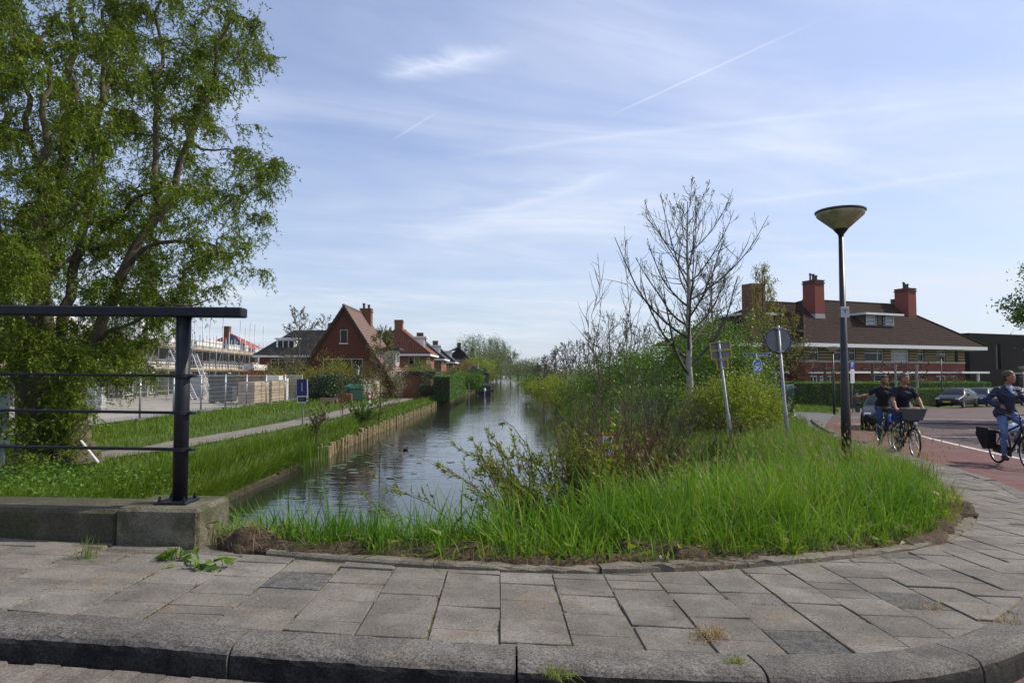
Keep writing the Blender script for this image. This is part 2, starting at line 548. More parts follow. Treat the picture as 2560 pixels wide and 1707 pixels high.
M_ground = mat('ground_soil_and_turf', (0.045, 0.075, 0.018), 0.95, col2=(0.075, 0.10, 0.03), scale=0.8, bump=.6, bscale=12, spec=.15,
               stain=(0.09, 0.07, 0.045), stain_scale=0.7, stain_lo=.56, stain_hi=.7)
xs = axis(-2500, 2500, -14, 16, 0.24, 1.10); ys = axis(-60, 4000, 2.0, 26, 0.24, 1.09)
X, Y = np.meshgrid(xs, ys)
Z = ground_z(X.ravel(), Y.ravel())
nx, ny = len(xs), len(ys)
i = np.arange(ny - 1)[:, None] * nx; j = np.arange(nx - 1)[None, :]
F = np.stack([i + j, i + j + 1, i + nx + j + 1, i + nx + j], -1).reshape(-1, 4)
tag(np_mesh('ground', np.stack([X.ravel(), Y.ravel(), Z], 1), [F], M_ground, smooth=True), 'grassy ground on both sides of the canal', None, kind='structure')

# water
m = bpy.data.materials.new('canal_water'); m.use_nodes = True; MATS['canal_water'] = m
G = NG(m.node_tree); b = m.node_tree.nodes['Principled BSDF']
geo = G.n('ShaderNodeNewGeometry')
b.inputs['Base Color'].default_value = (0.020, 0.024, 0.018, 1); b.inputs['Roughness'].default_value = 0.035
b.inputs['IOR'].default_value = 1.333; b.inputs['Specular IOR Level'].default_value = 0.5
mp = G.n('ShaderNodeMapping'); G.set(mp, 'Vector', geo.outputs['Position']); mp.inputs['Scale'].default_value = (0.7, 1.9, 1)
n1 = G.noise(mp.outputs[0], 1.5, 3.0, 0.5, dist=.6); n2 = G.noise(mp.outputs[0], 6.0, 3.0, 0.55)
calm = G.ramp(G.noise(geo.outputs['Position'], 0.16, 4.0, 0.55), 0.42, 0.62)
hgt = G.math('ADD', n1, G.math('MULTIPLY', n2, G.math('MULTIPLY_ADD', calm, 0.34, 0.02)))
bn = G.n('ShaderNodeBump'); bn.inputs['Strength'].default_value = 0.2; bn.inputs['Distance'].default_value = 0.045
G.set(bn, 'Height', hgt); G.set(b, 'Normal', bn.outputs[0])
w = MB()
ysw = [4.6, 8, 15, 30, 60, 120, 300, 700, 2000, 3900]
for a_, b_ in zip(ysw[:-1], ysw[1:]):
    w.quad((xl(a_) - .02, a_, WATER_Z), (xr(a_) + 1.2, a_, WATER_Z), (xr(b_) + 1.2, b_, WATER_Z), (xl(b_) - .02, b_, WATER_Z))
tag(w.build('canal_water', m), 'still canal water running straight to the horizon', None, kind='structure')

# ------------------------------------------------------------------ road, lane, kerbs
def curve_normals(Cv):
    t = np.gradient(Cv, axis=0); t = unit(t)
    return np.stack([t[:, 1], -t[:, 0]], 1)     # right-hand side of travel = road side
NO = curve_normals(OUTER)
def strip(name, w0, w1, dz, mat_, i0=0, i1=None, nw=2, label=None):
    C_ = OUTER[i0:i1]; N_ = NO[i0:i1]
    ws = np.linspace(w0, w1, nw) if np.isscalar(nw) else np.array(nw)
    V = []
    for w_ in ws:
        p = C_ + N_ * w_
        V.append(np.stack([p[:, 0], p[:, 1], gz(p[:, 0], p[:, 1]) + dz], 1))
    k = len(C_); V = np.concatenate(V)
    F = np.concatenate([np.stack([np.arange(k - 1) + a * k, np.arange(k - 1) + (a + 1) * k, np.arange(1, k) + (a + 1) * k, np.arange(1, k) + a * k], 1) for a in range(len(ws) - 1)])
    return tag(np_mesh(name, V, [F], mat_, smooth=True), label, None, kind='structure')

ROAD_DZ = -0.13
M_asph = mat('red_brown_asphalt', (0.075, 0.046, 0.046), 0.85, col2=(0.105, 0.068, 0.066), scale=1.3, bump=.5, bscale=160, fine=.45, spec=.3,
             sand=(.075, .06, .06), stain=(0.10, 0.088, 0.085), stain_scale=.5)
M_lane = mat('red_lane_asphalt', (0.10, 0.037, 0.035), 0.85, col2=(0.13, 0.058, 0.052), scale=1.6, bump=.5, bscale=170, fine=.5, spec=.3,
             sand=(.085, .05, .047), stain=(0.11, 0.07, 0.066), stain_scale=.7)
M_line = mat('worn_white_line_paint', (0.52, 0.51, 0.48), 0.7, var=.12, stain=(0.16, 0.12, 0.11), stain_scale=9, stain_lo=.48, stain_hi=.62)
M_pave_far = mat('grey_paving_far', (0.095, 0.092, 0.088), 0.85, var=.25, scale=2.5, bump=.5, bscale=30, fine=.2)
M_sand = mat('joint_sand_and_moss', (0.105, 0.088, 0.066), 0.95, col2=(0.15, 0.13, 0.10), scale=3, bump=.5, bscale=120,
             stain=(0.06, 0.085, 0.02), stain_scale=2.2, stain_lo=.5, stain_hi=.62)
# road sheet: everything beyond the kerb, as a grid with the sidewalk left out
xs = np.concatenate([np.arange(-16, 20, 0.4), np.arange(20, 91, 2.0)]); ys = np.concatenate([np.arange(-12, 32, 0.4), np.arange(32, 84, 2.0)])
X, Y = np.meshgrid(xs, ys)
strip('road', 0, 60, ROAD_DZ, M_asph, nw=[0, .3, .8, 1.6, 3, 5, 8, 12, 18, 26, 40, 60], label='reddish brown asphalt road falling away to the right')
strip('bike_lane', 0.02, 2.75, ROAD_DZ + .005, M_lane, nw=6, label='red asphalt cycle lane along the kerb')
i_near = int(np.argmin(np.hypot(OUTER[:, 0] - 5, OUTER[:, 1] - 6)))
strip('lane_line', 2.75, 2.93, ROAD_DZ + .010, M_line, i0=i_near, label='worn white line along the red cycle lane')
# far paved forecourt between the verge and the parked cars
w = MB()
def sheet_poly(name, pts, dz, mat_, label, cuts=1):
    me = MB(); me.add([(x, y, gzf(x, y) + dz) for x, y in pts], [tuple(range(len(pts)))])
    return tag(me.build(name, mat_), label, None, kind='structure')
def grid_patch(name, A, B, C_, D, n, m_, dz, mat_, label):
    A, B, C_, D = [np.array(p, float) for p in (A, B, C_, D)]
    s = np.linspace(0, 1, n)[None, :, None]; t = np.linspace(0, 1, m_)[:, None, None]
    P = (A * (1 - s) + B * s) * (1 - t) + (D * (1 - s) + C_ * s) * t
    P = P.reshape(-1, 2)
    i = np.arange(m_ - 1)[:, None] * n; j = np.arange(n - 1)[None, :]
    F = np.stack([i + j, i + j + 1, i + n + j + 1, i + n + j], -1).reshape(-1, 4)
    return tag(np_mesh(name, np.stack([P[:, 0], P[:, 1], gz(P[:, 0], P[:, 1]) + dz], 1), [F], mat_, smooth=True), label, None, kind='structure')
grid_patch('footpath', (9.4, 20.5), (11.8, 26), (22, 46.5), (13, 41.5), 8, 14, -0.09, M_pave_far, 'grey paved footpath past the bottle container')
grid_patch('side_road', (15, 33.8), (110, 10), (110, 84), (21.5, 46.5), 30, 14, -0.125, M_asph, 'asphalt side road with parked cars')
M_conc_strip = mat('pale_concrete_strip', (0.33, 0.32, 0.30), 0.8, var=.15)
w = MB()
for a_, b_ in (((17.5, 36.5), (40, 33.5)),):
    for k in range(12):
        p = np.array(a_) + (np.array(b_) - np.array(a_)) * k / 12; q = np.array(a_) + (np.array(b_) - np.array(a_)) * (k + 1) / 12
        w.add([(p[0], p[1], gzf(*p) - .119), (q[0], q[1], gzf(*q) - .119), (q[0] + .02, q[1] + .25, gzf(q[0], q[1] + .25) - .119), (p[0] + .02, p[1] + .25, gzf(p[0], p[1] + .25) - .119)], [(0, 1, 2, 3)])
tag(w.build('road_edge_strip', M_conc_strip), 'thin pale concrete strip crossing the side road', None, kind='structure')
w = MB()
for (x, y, L) in ((14.2, 23.2, 1.9), (18.4, 27.5, 1.6), (14.5, 30.5, 1.5), (19.5, 33, 1.4)):
    w.add([(x, y, gzf(x, y) - .117), (x + L, y - .1, gzf(x + L, y) - .117), (x + L, y + .08, gzf(x + L, y) - .117), (x, y + .18, gzf(x, y) - .117)], [(0, 1, 2, 3)])
tag(w.build('road_dash_markings', M_line), 'short worn white dashes on the road', None, kind='structure')

# ------------------------------------------------------------------ sidewalk: base sheet, tiles, kerb stones, gutter bricks
rng = np.random.RandomState(11)
SIDE = np.concatenate([INNER[:len(INNER) - 40], OUTER[::-1][40:]])
k_in = INNER[INNER[:, 1] < 22]; k_out = OUTER[OUTER[:, 1] < 22]
SIDE = np.concatenate([k_in, k_out[::-1]])
n_s = 300
def resample(Cv, n):
    s = np.concatenate([[0], np.cumsum(np.hypot(*np.diff(Cv, axis=0).T))]); q = np.linspace(0, s[-1], n)
    return np.stack([np.interp(q, s, Cv[:, 0]), np.interp(q, s, Cv[:, 1])], 1)
# match the two edges by position so that the base sheet does not fold
ki = resample(k_in, n_s); ko = resample(k_out - NO[:len(k_out)] * .12, n_s)
V = []
for t in np.linspace(0, 1, 24):
    p = ki * (1 - t) + ko * t
    V.append(np.stack([p[:, 0], p[:, 1], gz(p[:, 0], p[:, 1]) - 0.0075], 1))
V = np.concatenate(V)
F = np.concatenate([np.stack([np.arange(n_s - 1) + a * n_s, np.arange(n_s - 1) + (a + 1) * n_s, np.arange(1, n_s) + (a + 1) * n_s, np.arange(1, n_s) + a * n_s], 1) for a in range(23)])
sidewalk = tag(np_mesh('sidewalk', V, [F], M_sand, smooth=True), 'grey concrete tile sidewalk curving round the grassy corner', None, kind='structure')

M_tile = mat('concrete_paving_tile', (0.130, 0.119, 0.105), 0.88, var=.2, scale=4.0, sand=(0.15, 0.125, 0.095), bump=.35, bscale=220, fine=.33, rand=.13, spec=.25,
             stain=(0.175, 0.163, 0.147), stain_scale=1.6, stain_lo=.5, stain_hi=.62)
M_tile_dark = mat('coarse_grey_tile', (0.098, 0.095, 0.090), 0.9, var=.3, scale=20, bump=.8, bscale=150, fine=.5, rand=.15, spec=.25)

def clip_half(poly, p, nrm, off):
    o = []
    for i in range(len(poly)):
        a = poly[i]; b = poly[(i + 1) % len(poly)]
        da = (a - p) @ nrm - off; db = (b - p) @ nrm - off
        if da <= 0: o.append(a)
        if da * db < 0: o.append(a + (b - a) * (da / (da - db)))
    return o

NI = curve_normals(INNER)
KERB_W = 0.20; EDGE_W = 0.10
def slab(poly, th, ch, jit):
    """one paving slab: chamfered top, slightly tilted; returns MB"""
    c = np.mean(poly, axis=0); n = len(poly)
    tilt = rng.normal(0, jit, 2); lift = rng.normal(0, .0022)
    def zz(p, d): return gzf(p[0], p[1]) + lift + tilt @ (p - c) + d
    top = [(c + (p - c) * (1 - ch / max(.05, np.linalg.norm(p - c)))) for p in poly]
    vs = [(p[0], p[1], zz(p, 0)) for p in top] + [(p[0], p[1], zz(p, -ch * .8)) for p in poly] + [(p[0], p[1], zz(p, -th)) for p in poly]
    fs = [tuple(range(n))] + [(k * n + i, (k + 1) * n + i, (k + 1) * n + (i + 1) % n, k * n + (i + 1) % n) for k in (0, 1) for i in range(n)]
    return vs, fs
tiles = []
T = 0.304
ang = math.radians(1.0)
ca, sa = math.cos(ang), math.sin(ang)
for ci in range(-34, 34):
    x0 = ci * T + rng.normal(0, .003)
    offy = (ci % 2) * 0.5 * T + rng.normal(0, .012)
    for ri in range(0, 56):
        y0 = 2.3 + ri * T + offy
        cx, cy = x0 + T / 2, y0 + T / 2
        if cx < -4.6 or cx > 9 or cy > 17.5: continue
        q = np.array([(cx * ca - cy * sa, cx * sa + cy * ca)])[0]
        do = np.hypot(OUTER[:, 0] - q[0], OUTER[:, 1] - q[1]); io = int(do.argmin())
        di = np.hypot(INNER[:, 0] - q[0], INNER[:, 1] - q[1]); ii = int(di.argmin())
        if min(do[io], di[ii]) > 2.6: continue
        so = (q - OUTER[io]) @ NO[io]            # >0 : beyond the kerb
        si = -(q - INNER[ii]) @ NI[ii]           # >0 : in the grass
        if so > 0.05 or si > 0.15: continue
        g2 = 0.0022 + abs(rng.normal(0, .0014)); rz_ = rng.normal(0, .006)
        hw = T / 2 - g2
        cor = [(-hw, -hw), (hw, -hw), (hw, hw), (-hw, hw)]
        split = rng.random() < .06
        polys = [cor]
        if split:
            s_ = rng.uniform(-.05, .05); polys = [[(-hw, -hw), (hw, -hw), (hw, s_ - .003), (-hw, s_ - .003)], [(-hw, s_ + .003), (hw, s_ + .003), (hw, hw), (-hw, hw)]]
        for pl in polys:
            a_ = ang + rz_
            poly = [q + np.array([x * math.cos(a_) - y * math.sin(a_), x * math.sin(a_) + y * math.cos(a_)]) for x, y in pl]
            for sh in (-3, 0, 3):
                k_ = min(max(io + sh, 0), len(OUTER) - 1)
                if len(poly) > 2: poly = clip_half(poly, OUTER[k_], NO[k_], -KERB_W - .006)
                k_ = min(max(ii + sh, 0), len(INNER) - 1)
                if len(poly) > 2: poly = clip_half(poly, INNER[k_], -NI[k_], -EDGE_W - .004)
            if len(poly) < 3: continue
            # drop slivers
            pa = np.array(poly); ar = 0.5 * abs(np.dot(pa[:, 0], np.roll(pa[:, 1], 1)) - np.dot(pa[:, 1], np.roll(pa[:, 0], 1)))
            keep = [pa[0]]
            for p in pa[1:]:
                if np.linalg.norm(p - keep[-1]) > .012: keep.append(p)
            if len(keep) > 2 and np.linalg.norm(keep[0] - keep[-1]) < .012: keep.pop()
            if ar < .004 or len(keep) < 3: continue
            if rng.random() < .3 and ar > .03:
                ic = rng.randint(len(keep)); pa_, pb_, pc_ = keep[ic - 1], keep[ic], keep[(ic + 1) % len(keep)]; cs_ = rng.uniform(.008, .03, 2)
                keep[ic:ic + 1] = [pb_ + (pa_ - pb_) / np.linalg.norm(pa_ - pb_) * cs_[0], pb_ + (pc_ - pb_) / np.linalg.norm(pc_ - pb_) * cs_[1]]
            tiles.append((float(np.hypot(q[0], q[1])), np.array(keep), q))
tiles.sort(key=lambda t: t[0])
vis = [t for t in tiles if abs(t[2][0] / t[2][1]) < .84]
far_tiles = vis[296:] + [t for t in tiles if abs(t[2][0] / t[2][1]) >= .84]
for k_, (d_, poly, q) in enumerate(vis[:296]):
    vs, fs = slab(poly, .045, .0045, .010)
    o = MB().add(vs, fs).build('tile', M_tile_dark if rng.random() < .012 or (abs(q[0] + 1.25) < .16 and abs(q[1] - 3.6) < .16) else M_tile, sidewalk)
w = MB()
for (d_, poly, q) in far_tiles:
    vs, fs = slab(poly, .04, .006, .008); w.add(vs, fs)
tag(w.build('distant_tiles', M_tile, sidewalk), None, None, kind='stuff')

# kerb stones along the road: rounded shoulder, each one its own block
M_kerb = mat('dark_granite_concrete_kerb', (0.115, 0.107, 0.097), 0.85, sand=(.14, .12, .095), var=.25, scale=6, bump=.8, bscale=230, fine=.55, rand=.12, spec=.3,
             stain=(0.14, 0.135, 0.125), stain_scale=2.4)
M_kerb_face = mat('soot_and_shade_kerb_face', (0.028, 0.027, 0.026), 0.9, var=.5, scale=7, bump=.8, bscale=200, fine=.5, spec=.2, stain=(0.05, 0.048, 0.046), stain_scale=5, stain_lo=.6, stain_hi=.75)  # deep shade of the kerb front painted into the colour along with tyre black
M_edge = mat('worn_edging_stone', (0.14, 0.125, 0.10), 0.9, var=.25, scale=5, sand=(.12, .095, .07), bump=.5, bscale=160, fine=.3, rand=.14, spec=.25,
             stain=(0.13, 0.12, 0.09), stain_scale=3.0)
def arc(Cv): return np.concatenate([[0], np.cumsum(np.hypot(*np.diff(Cv, axis=0).T))])
def along(Cv, s):
    a_ = arc(Cv); s = np.asarray(s, float)
    p = np.stack([np.interp(s, a_, Cv[:, 0]), np.interp(s, a_, Cv[:, 1])], 1)
    e = 0.03
    q = np.stack([np.interp(s + e, a_, Cv[:, 0]), np.interp(s + e, a_, Cv[:, 1])], 1); r = np.stack([np.interp(s - e, a_, Cv[:, 0]), np.interp(s - e, a_, Cv[:, 1])], 1)
    t = unit(q - r)
    return p, np.stack([t[:, 1], -t[:, 0]], 1)
def block(Cv, s0, s1, prof, k=6, jit=0.0, rough=0.0):
    """sweep a profile (offset along normal, height) from s0 to s1 along a curve"""
    p, nr = along(Cv, np.linspace(s0, s1, k)); n = len(prof); vs = []
    dz = rng.normal(0, jit); dn = rng.normal(0, jit)
    for a in range(k):
        sc = 1.0
        for (o_, h_) in prof:
            jn = rng.normal(0, rough, 2) if rough else (0, 0)
            x = p[a, 0] + nr[a, 0] * (o_ + dn + jn[0]); y = p[a, 1] + nr[a, 1] * (o_ + dn + jn[0])
            vs.append((x, y, gzf(p[a, 0], p[a, 1]) + h_ + dz + jn[1]))
    fs = [(a * n + i, a * n + (i + 1) % n, (a + 1) * n + (i + 1) % n, (a + 1) * n + i) for a in range(k - 1) for i in range(n)]
    fs += [tuple(range(n - 1, -1, -1)), tuple((k - 1) * n + i for i in range(n))]
    return vs, fs
a_out = arc(OUTER)
kprof = [(-KERB_W, -.2), (-KERB_W, .004), (-.06, .005), (-.032, -.002), (-.014, -.012), (-.003, -.028), (0.003, -.046), (0.014, -.19), (.014, -.2)]
s_ = float(np.interp(-2.08, OUTER[:, 0][:300], a_out[:300]))
while s_ > 12: s_ -= 1.02
kcount = 0
kerb = tag(MB().add(*block(OUTER, s_ - 1.0, s_ - .012, kprof, 4)).build('kerb', M_kerb), 'dark rounded concrete kerb between sidewalk and road', None, kind='structure')
while s_ < a_out[-1] - 2.0:
    L = rng.uniform(.93, 1.12)
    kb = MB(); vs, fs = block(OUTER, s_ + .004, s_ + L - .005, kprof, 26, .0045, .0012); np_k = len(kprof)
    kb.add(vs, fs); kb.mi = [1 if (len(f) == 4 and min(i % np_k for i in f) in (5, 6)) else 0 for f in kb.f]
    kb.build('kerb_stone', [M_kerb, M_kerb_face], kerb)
    s_ += L; kcount += 1
a_in = arc(INNER)
eprof = [(-.004, -.12), (-.004, .020), (.012, .030), (.085, .028), (.098, .014), (EDGE_W, -.10)]
s_ = float(np.interp(-1.46, INNER[:, 0][:160], a_in[:160]))
edging = tag(MB().add(*block(INNER, s_ + .003, s_ + 1.0, eprof, 8)).build('edging', M_edge), 'worn pale edging stones against the long grass', None, kind='structure')
s_ += 1.0
while s_ < a_in[-1] - 14.0:
    L = rng.uniform(.88, 1.08)
    pr = [(o_, h_ - .022 * smooth01((s_ - 17) / 3.5)) for o_, h_ in eprof]
    MB().add(*block(INNER, s_ + .004, s_ + L - .006, pr, 14, .007, .004)).build('edging_stone', M_edge, edging)
    s_ += L
# gutter bricks laid across at the foot of the kerb on the left
M_brick = mat('worn_road_brick', (0.125, 0.112, 0.10), 0.9, var=.2, scale=9, bump=.6, bscale=170, fine=.35, rand=.2, spec=.25)
gutter = tag(MB().add(*block(OUTER, 6.0, 11.5, [(.022, ROAD_DZ - .05), (.022, ROAD_DZ + .010), (.26, ROAD_DZ + .010), (.26, ROAD_DZ - .05)], 6)).build('gutter', M_sand), 'grey brick gutter along the foot of the kerb', None, kind='structure')
s_ = 11.4; s_end = float(np.interp(0.9, OUTER[:, 0][:300], a_out[:300]))
MB().add(*block(OUTER, 11.5, s_end, [(.022, ROAD_DZ - .05), (.022, ROAD_DZ + .007), (.26, ROAD_DZ + .007), (.26, ROAD_DZ - .05)], 30)).build('brick_bed', M_sand, gutter)
while s_ < s_end:
    L = rng.uniform(.098, .108); j_ = rng.normal(0, .003)
    h_ = ROAD_DZ + .022 + j_
    MB().add(*block(OUTER, s_, s_ + L - .007, [(.026, h_ - .06), (.026, h_ - .006), (.032, h_), (.222, h_), (.228, h_ - .006), (.228, h_ - .06)], 2, .002)).build('brick', M_brick, gutter)
    s_ += L
# ------------------------------------------------------------------ buildings
M_white = mat('white_painted_wood', (0.72, 0.72, 0.70), 0.6, var=.06)
M_glass = mat('window_glass', (0.010, 0.012, 0.014), 0.06, var=0, spec=.22)
M_curtain_glass = mat('curtained_window_glass', (0.26, 0.27, 0.28), 0.12, var=.25, scale=3, spec=.3)
M_redbrick = mat('red_brick_wall', (0.165, 0.042, 0.027), 0.85, var=.18, scale=9, bump=.3, bscale=30, fine=.2)
M_redbrick2 = mat('orange_brick_wall', (0.22, 0.09, 0.047), 0.85, var=.18, scale=9, bump=.3, bscale=30, fine=.2)
M_chimbrick = mat('chimney_brick', (0.19, 0.048, 0.036), 0.85, var=.12, scale=12, bump=.4, bscale=25)
M_oldbrick = mat('old_brown_brick', (0.155, 0.075, 0.042), 0.9, var=.25, scale=7, bump=.4, bscale=25)
M_gablebrick = mat('brown_red_gable_brick', (0.095, 0.029, 0.017), 0.9, var=.2, scale=6, bump=.3, bscale=22)
M_roofbrown = mat('brown_roof_tile', (0.040, 0.023, 0.018), 0.85, spec=.15, var=.2, scale=2.5, fine=.15, stain=(0.065, 0.040, 0.018), stain_scale=.55, stain_lo=.6, stain_hi=.8)
M_roofpink = mat('pinkish_clay_tile', (0.17, 0.108, 0.094), 0.7, var=.15, scale=2.0, fine=.12)
M_rooforange = mat('orange_clay_tile', (0.155, 0.058, 0.034), 0.75, var=.2, scale=2.0, fine=.15)
M_roofblack = mat('black_glazed_tile', (0.022, 0.023, 0.026), 0.5, var=.25, scale=2.0)
M_ochre = mat('ochre_brick_band', (0.29, 0.21, 0.095), 0.85, var=.12, scale=8)
M_darkbrick = mat('dark_brown_brick', (0.045, 0.035, 0.03), 0.9, var=.2, scale=8)
M_lead = mat('lead_flashing', (0.30, 0.31, 0.33), 0.55, var=.12)
M_pipe = mat('chimney_pot_dark', (0.05, 0.045, 0.045), 0.7, var=.1)
M_blackbrick = mat('black_brick_facade', (0.008, 0.0075, 0.0085), 0.9, spec=.08, var=.15, scale=6)
M_greywood = mat('grey_weatherboard', (0.13, 0.125, 0.125), 0.8, var=.15, scale=3)
M_blueframe = mat('dark_blue_frame', (0.02, 0.025, 0.07), 0.5, var=0)

def wall_open(mb, t0, t1, z0, z1, d0, d1, ops):
    zs = sorted({z0, z1} | {min(max(z, z0), z1) for o in ops for z in (o[2], o[3])})
    for za, zb in zip(zs[:-1], zs[1:]):
        if zb - za < 1e-4: continue
        cuts = sorted([(max(o[0], t0), min(o[1], t1)) for o in ops if o[2] < zb - 1e-4 and o[3] > za + 1e-4])
        t = t0
        for a, b in cuts:
            if a > t + 1e-4: mb.box(t, a, d0, d1, za, zb)
            t = max(t, b)
        if t < t1 - 1e-4: mb.box(t, t1, d0, d1, za, zb)

def window(parent, t0, t1, z0, z1, d, vm=(), hm=(), fw=0.06, frame=None, glass=None, depth=0.10, axis='y', sill=False):
    """frame part with pane sub-part; axis y: faces -y at y=d; axis x: faces +x at x=d"""
    f = MB()
    def bx(mb, a0, a1, b0, b1, dep0, dep1):
        if axis == 'y': mb.box(a0, a1, d + dep0, d + dep1, b0, b1)
        else: mb.box(d - dep1, d - dep0, a0, a1, b0, b1)
    bx(f, t0, t0 + fw, z0, z1, 0, depth); bx(f, t1 - fw, t1, z0, z1, 0, depth)
    bx(f, t0 + fw, t1 - fw, z0, z0 + fw, 0, depth); bx(f, t0 + fw, t1 - fw, z1 - fw, z1, 0, depth)
    for v in vm: bx(f, t0 + (t1 - t0) * v - fw / 2, t0 + (t1 - t0) * v + fw / 2, z0 + fw, z1 - fw, .004, depth - .002)
    for h in hm: bx(f, t0 + fw, t1 - fw, z0 + (z1 - z0) * h - fw / 2, z0 + (z1 - z0) * h + fw / 2, .008, depth - .004)
    o = f.build('window', frame or M_white, parent)
    p = MB(); bx(p, t0 + fw * .5, t1 - fw * .5, z0 + fw * .5, z1 - fw * .5, depth * .55, depth * .7)
    p.build('pane', glass or M_glass, o)
    if sill:
        s = MB(); bx(s, t0 - .06, t1 + .06, z0 - .08, z0 - .002, -.08, depth); s.build('sill', M_white, o)
    return o

def roof(parent, A, B, C_, D, rows, mat_, name='roof_slope', col=0.33, amp=0.035, sub=5):
    A, B, C_, D = [np.array(p, float) for p in (A, B, C_, D)]
    ex = B - A; W_ = np.linalg.norm(ex); ex /= W_
    u_ = D - A; dl = u_ @ ex; eu = u_ - ex * dl; H = np.linalg.norm(eu); eu /= H
    dr = (C_ - B) @ ex
    nn = np.cross(ex, eu); nn = nn if nn[2] > 0 else -nn
    n = max(3, int(W_ / col * sub) + 1)
    Vs = []; Fs = []; off = 0
    for r in range(rows):
        t0 = r / rows; t1 = (r + 1) / rows
        xa0, xb0 = dl * t0, W_ + dr * t0; xa1, xb1 = dl * t1, W_ + dr * t1
        x = np.linspace(xa0, xb0, n)
        prof = amp * (0.5 + 0.5 * np.cos(2 * math.pi * x / col)) ** 0.7 if amp > 0 else 0 * x
        lo0 = A + ex * x[:, None] + eu * (t0 * H) - nn * .02
        lo = A + ex * x[:, None] + eu * (t0 * H) + nn * (.045 + prof)[:, None]
        x1 = np.clip(x, min(xa1, xb1), max(xa1, xb1))
        hi = A + ex * x1[:, None] + eu * (t1 * H + .015) + nn * (.008 + prof)[:, None]
        Vs += [lo0, lo, hi]
        k = np.arange(n - 1)
        Fs.append(np.stack([off + k, off + k + 1, off + n + k + 1, off + n + k], 1)); Fs.append(np.stack([off + n + k, off + n + k + 1, off + 2 * n + k + 1, off + 2 * n + k], 1))
        off += 3 * n
    return np_mesh(name, np.concatenate(Vs), [np.concatenate(Fs)], mat_, parent)

def ridge_caps(parent, p, q, mat_, r=.11, name='ridge_tiles', step=.4):
    p = Vector(p); q = Vector(q); n = max(2, int((q - p).length / step)); mb = MB()
    for k in range(n):
        a = p.lerp(q, k / n); b = p.lerp(q, (k + 1.08) / n)
        mb.tube([a, b], [r * 1.08, r * .92], 7)
    o = mb.build(name, mat_, parent); o['kind'] = 'stuff'
    return o

def chimney(parent, x0, x1, y0, y1, z0, z1, mat_, pots=(), flash=True, cap=True):
    mb = MB(); mb.box(x0, x1, y0, y1, z0, z1)
    o = mb.build('chimney', mat_, parent)
    if cap:
        c = MB(); c.box(x0 - .07, x1 + .07, y0 - .07, y1 + .07, z1 - .28, z1 - .16); c.box(x0 - .05, x1 + .05, y0 - .05, y1 + .05, z1 + .002, z1 + .10)
        c.build('cornice', M_darkbrick if mat_ is M_chimbrick else mat_, o)
    for (px_, py_, h, r) in pots:
        p = MB(); p.lathe([(r, z1 + .1), (r * .9, z1 + .1 + h * .75), (r * 1.25, z1 + .1 + h * .76), (r * 1.2, z1 + .1 + h)], (px_, py_, 0), 10)
        p.build('chimney_pot', M_pipe, o)
    if flash:
        f = MB(); f.box(x0 - .03, x1 + .03, y0 - .03, y1 + .03, flash - .2, flash + .28); f.build('flashing', M_lead, o)
    return o

# ---- the long house on the right, ochre and black bands under a wide hipped roof
GND_R = -1.25
ex = Vector((0.92, 0.39, 0)).normalized(); bk = Vector((-ex.y, ex.x, 0))
hloc = Vector((28.1, 65, GND_R)) + bk * 0.9
hrz = math.atan2(ex.y, ex.x)
hr = thing('row_house', 'long red brick row house with brown hipped roof and ochre black banded storey', 'house', hloc, hrz)
UZ0, UZ1 = 3.75, 4.98
up = [(1.2, 2.5), (4.4, 5.6), (6.5, 7.45), (8.7, 11.4), (12.5, 15.2), (16.5, 17.5), (19.4, 20.9), (22.3, 22.9)]
ops = [(a, b, UZ0, UZ1) for a, b in up]
mb = MB(); wall_open(mb, .6, 24, 3.62, 5.2, 0, .3, ops); mb.box(.6, .9, .3, 10.4, 3.62, 5.2); mb.box(23.7, 24, .3, 10.4, 3.62, 5.2)
mb.box(-8.4, .6, 2.4, 2.7, 3.62, 5.2); mb.box(-8.4, -8.1, 2.7, 10, 3.62, 5.2)
mb.build('upper_wall', M_darkbrick, hr)
mb = MB()
for k in range(5):
    z = 3.70 + k * .29
    wall_open(mb, .585, 24.015, z, z + .15, -.022, 0.02, ops)
    mb.box(24.0, 24.022, .05, 10.3, z, z + .15); wall_open(mb, -8.4, .58, z, z + .15, 2.378, 2.42, [(-7.0, -5.2, UZ0, UZ1)]); mb.box(.578, .6, .1, 2.35, z, z + .15)
o = mb.build('ochre_bands', M_ochre, hr); o['kind'] = 'stuff'
gops = [(1.3, 2.3, 1.55, 2.3), (2.5, 3.1, 1.55, 2.3), (3.6, 4.5, 1.55, 2.3), (6.5, 7.5, 0.1, 2.4), (9.4, 12.2, .7, 2.4), (13.3, 16.2, .7, 2.4), (16.6, 17.5, .1, 2.4), (19.3, 20.9, 1.45, 2.3), (21.4, 22.9, 1.45, 2.3)]
mb = MB(); wall_open(mb, .6, 24, 0, 3.62, 0.0, .3, gops); mb.box(.6, .9, .3, 10.4, 0, 3.62); mb.box(23.7, 24, .3, 10.4, 0, 3.62)
mb.box(-8.4, .6, 2.4, 2.7, 2.6, 3.62); mb.box(-8.4, -8.1, 2.7, 10, 0, 3.62)
wall_open(mb, -8.4, .6, 0, 2.6, 2.4, 2.7, [(-7.2, -5.6, .5, 2.3), (-5.0, -3.9, .5, 2.3), (-3.4, -1.0, .5, 2.3)])
mb.build('brick_wall', M_redbrick, hr)
mb = MB(); mb.box(.5, 24.1, -.05, .32, 3.60, 3.69); mb.box(-8.45, .5, 2.34, 2.7, 3.60, 3.69); mb.build('stone_course', mat('stone_course', (.42, .41, .40), .8), hr)
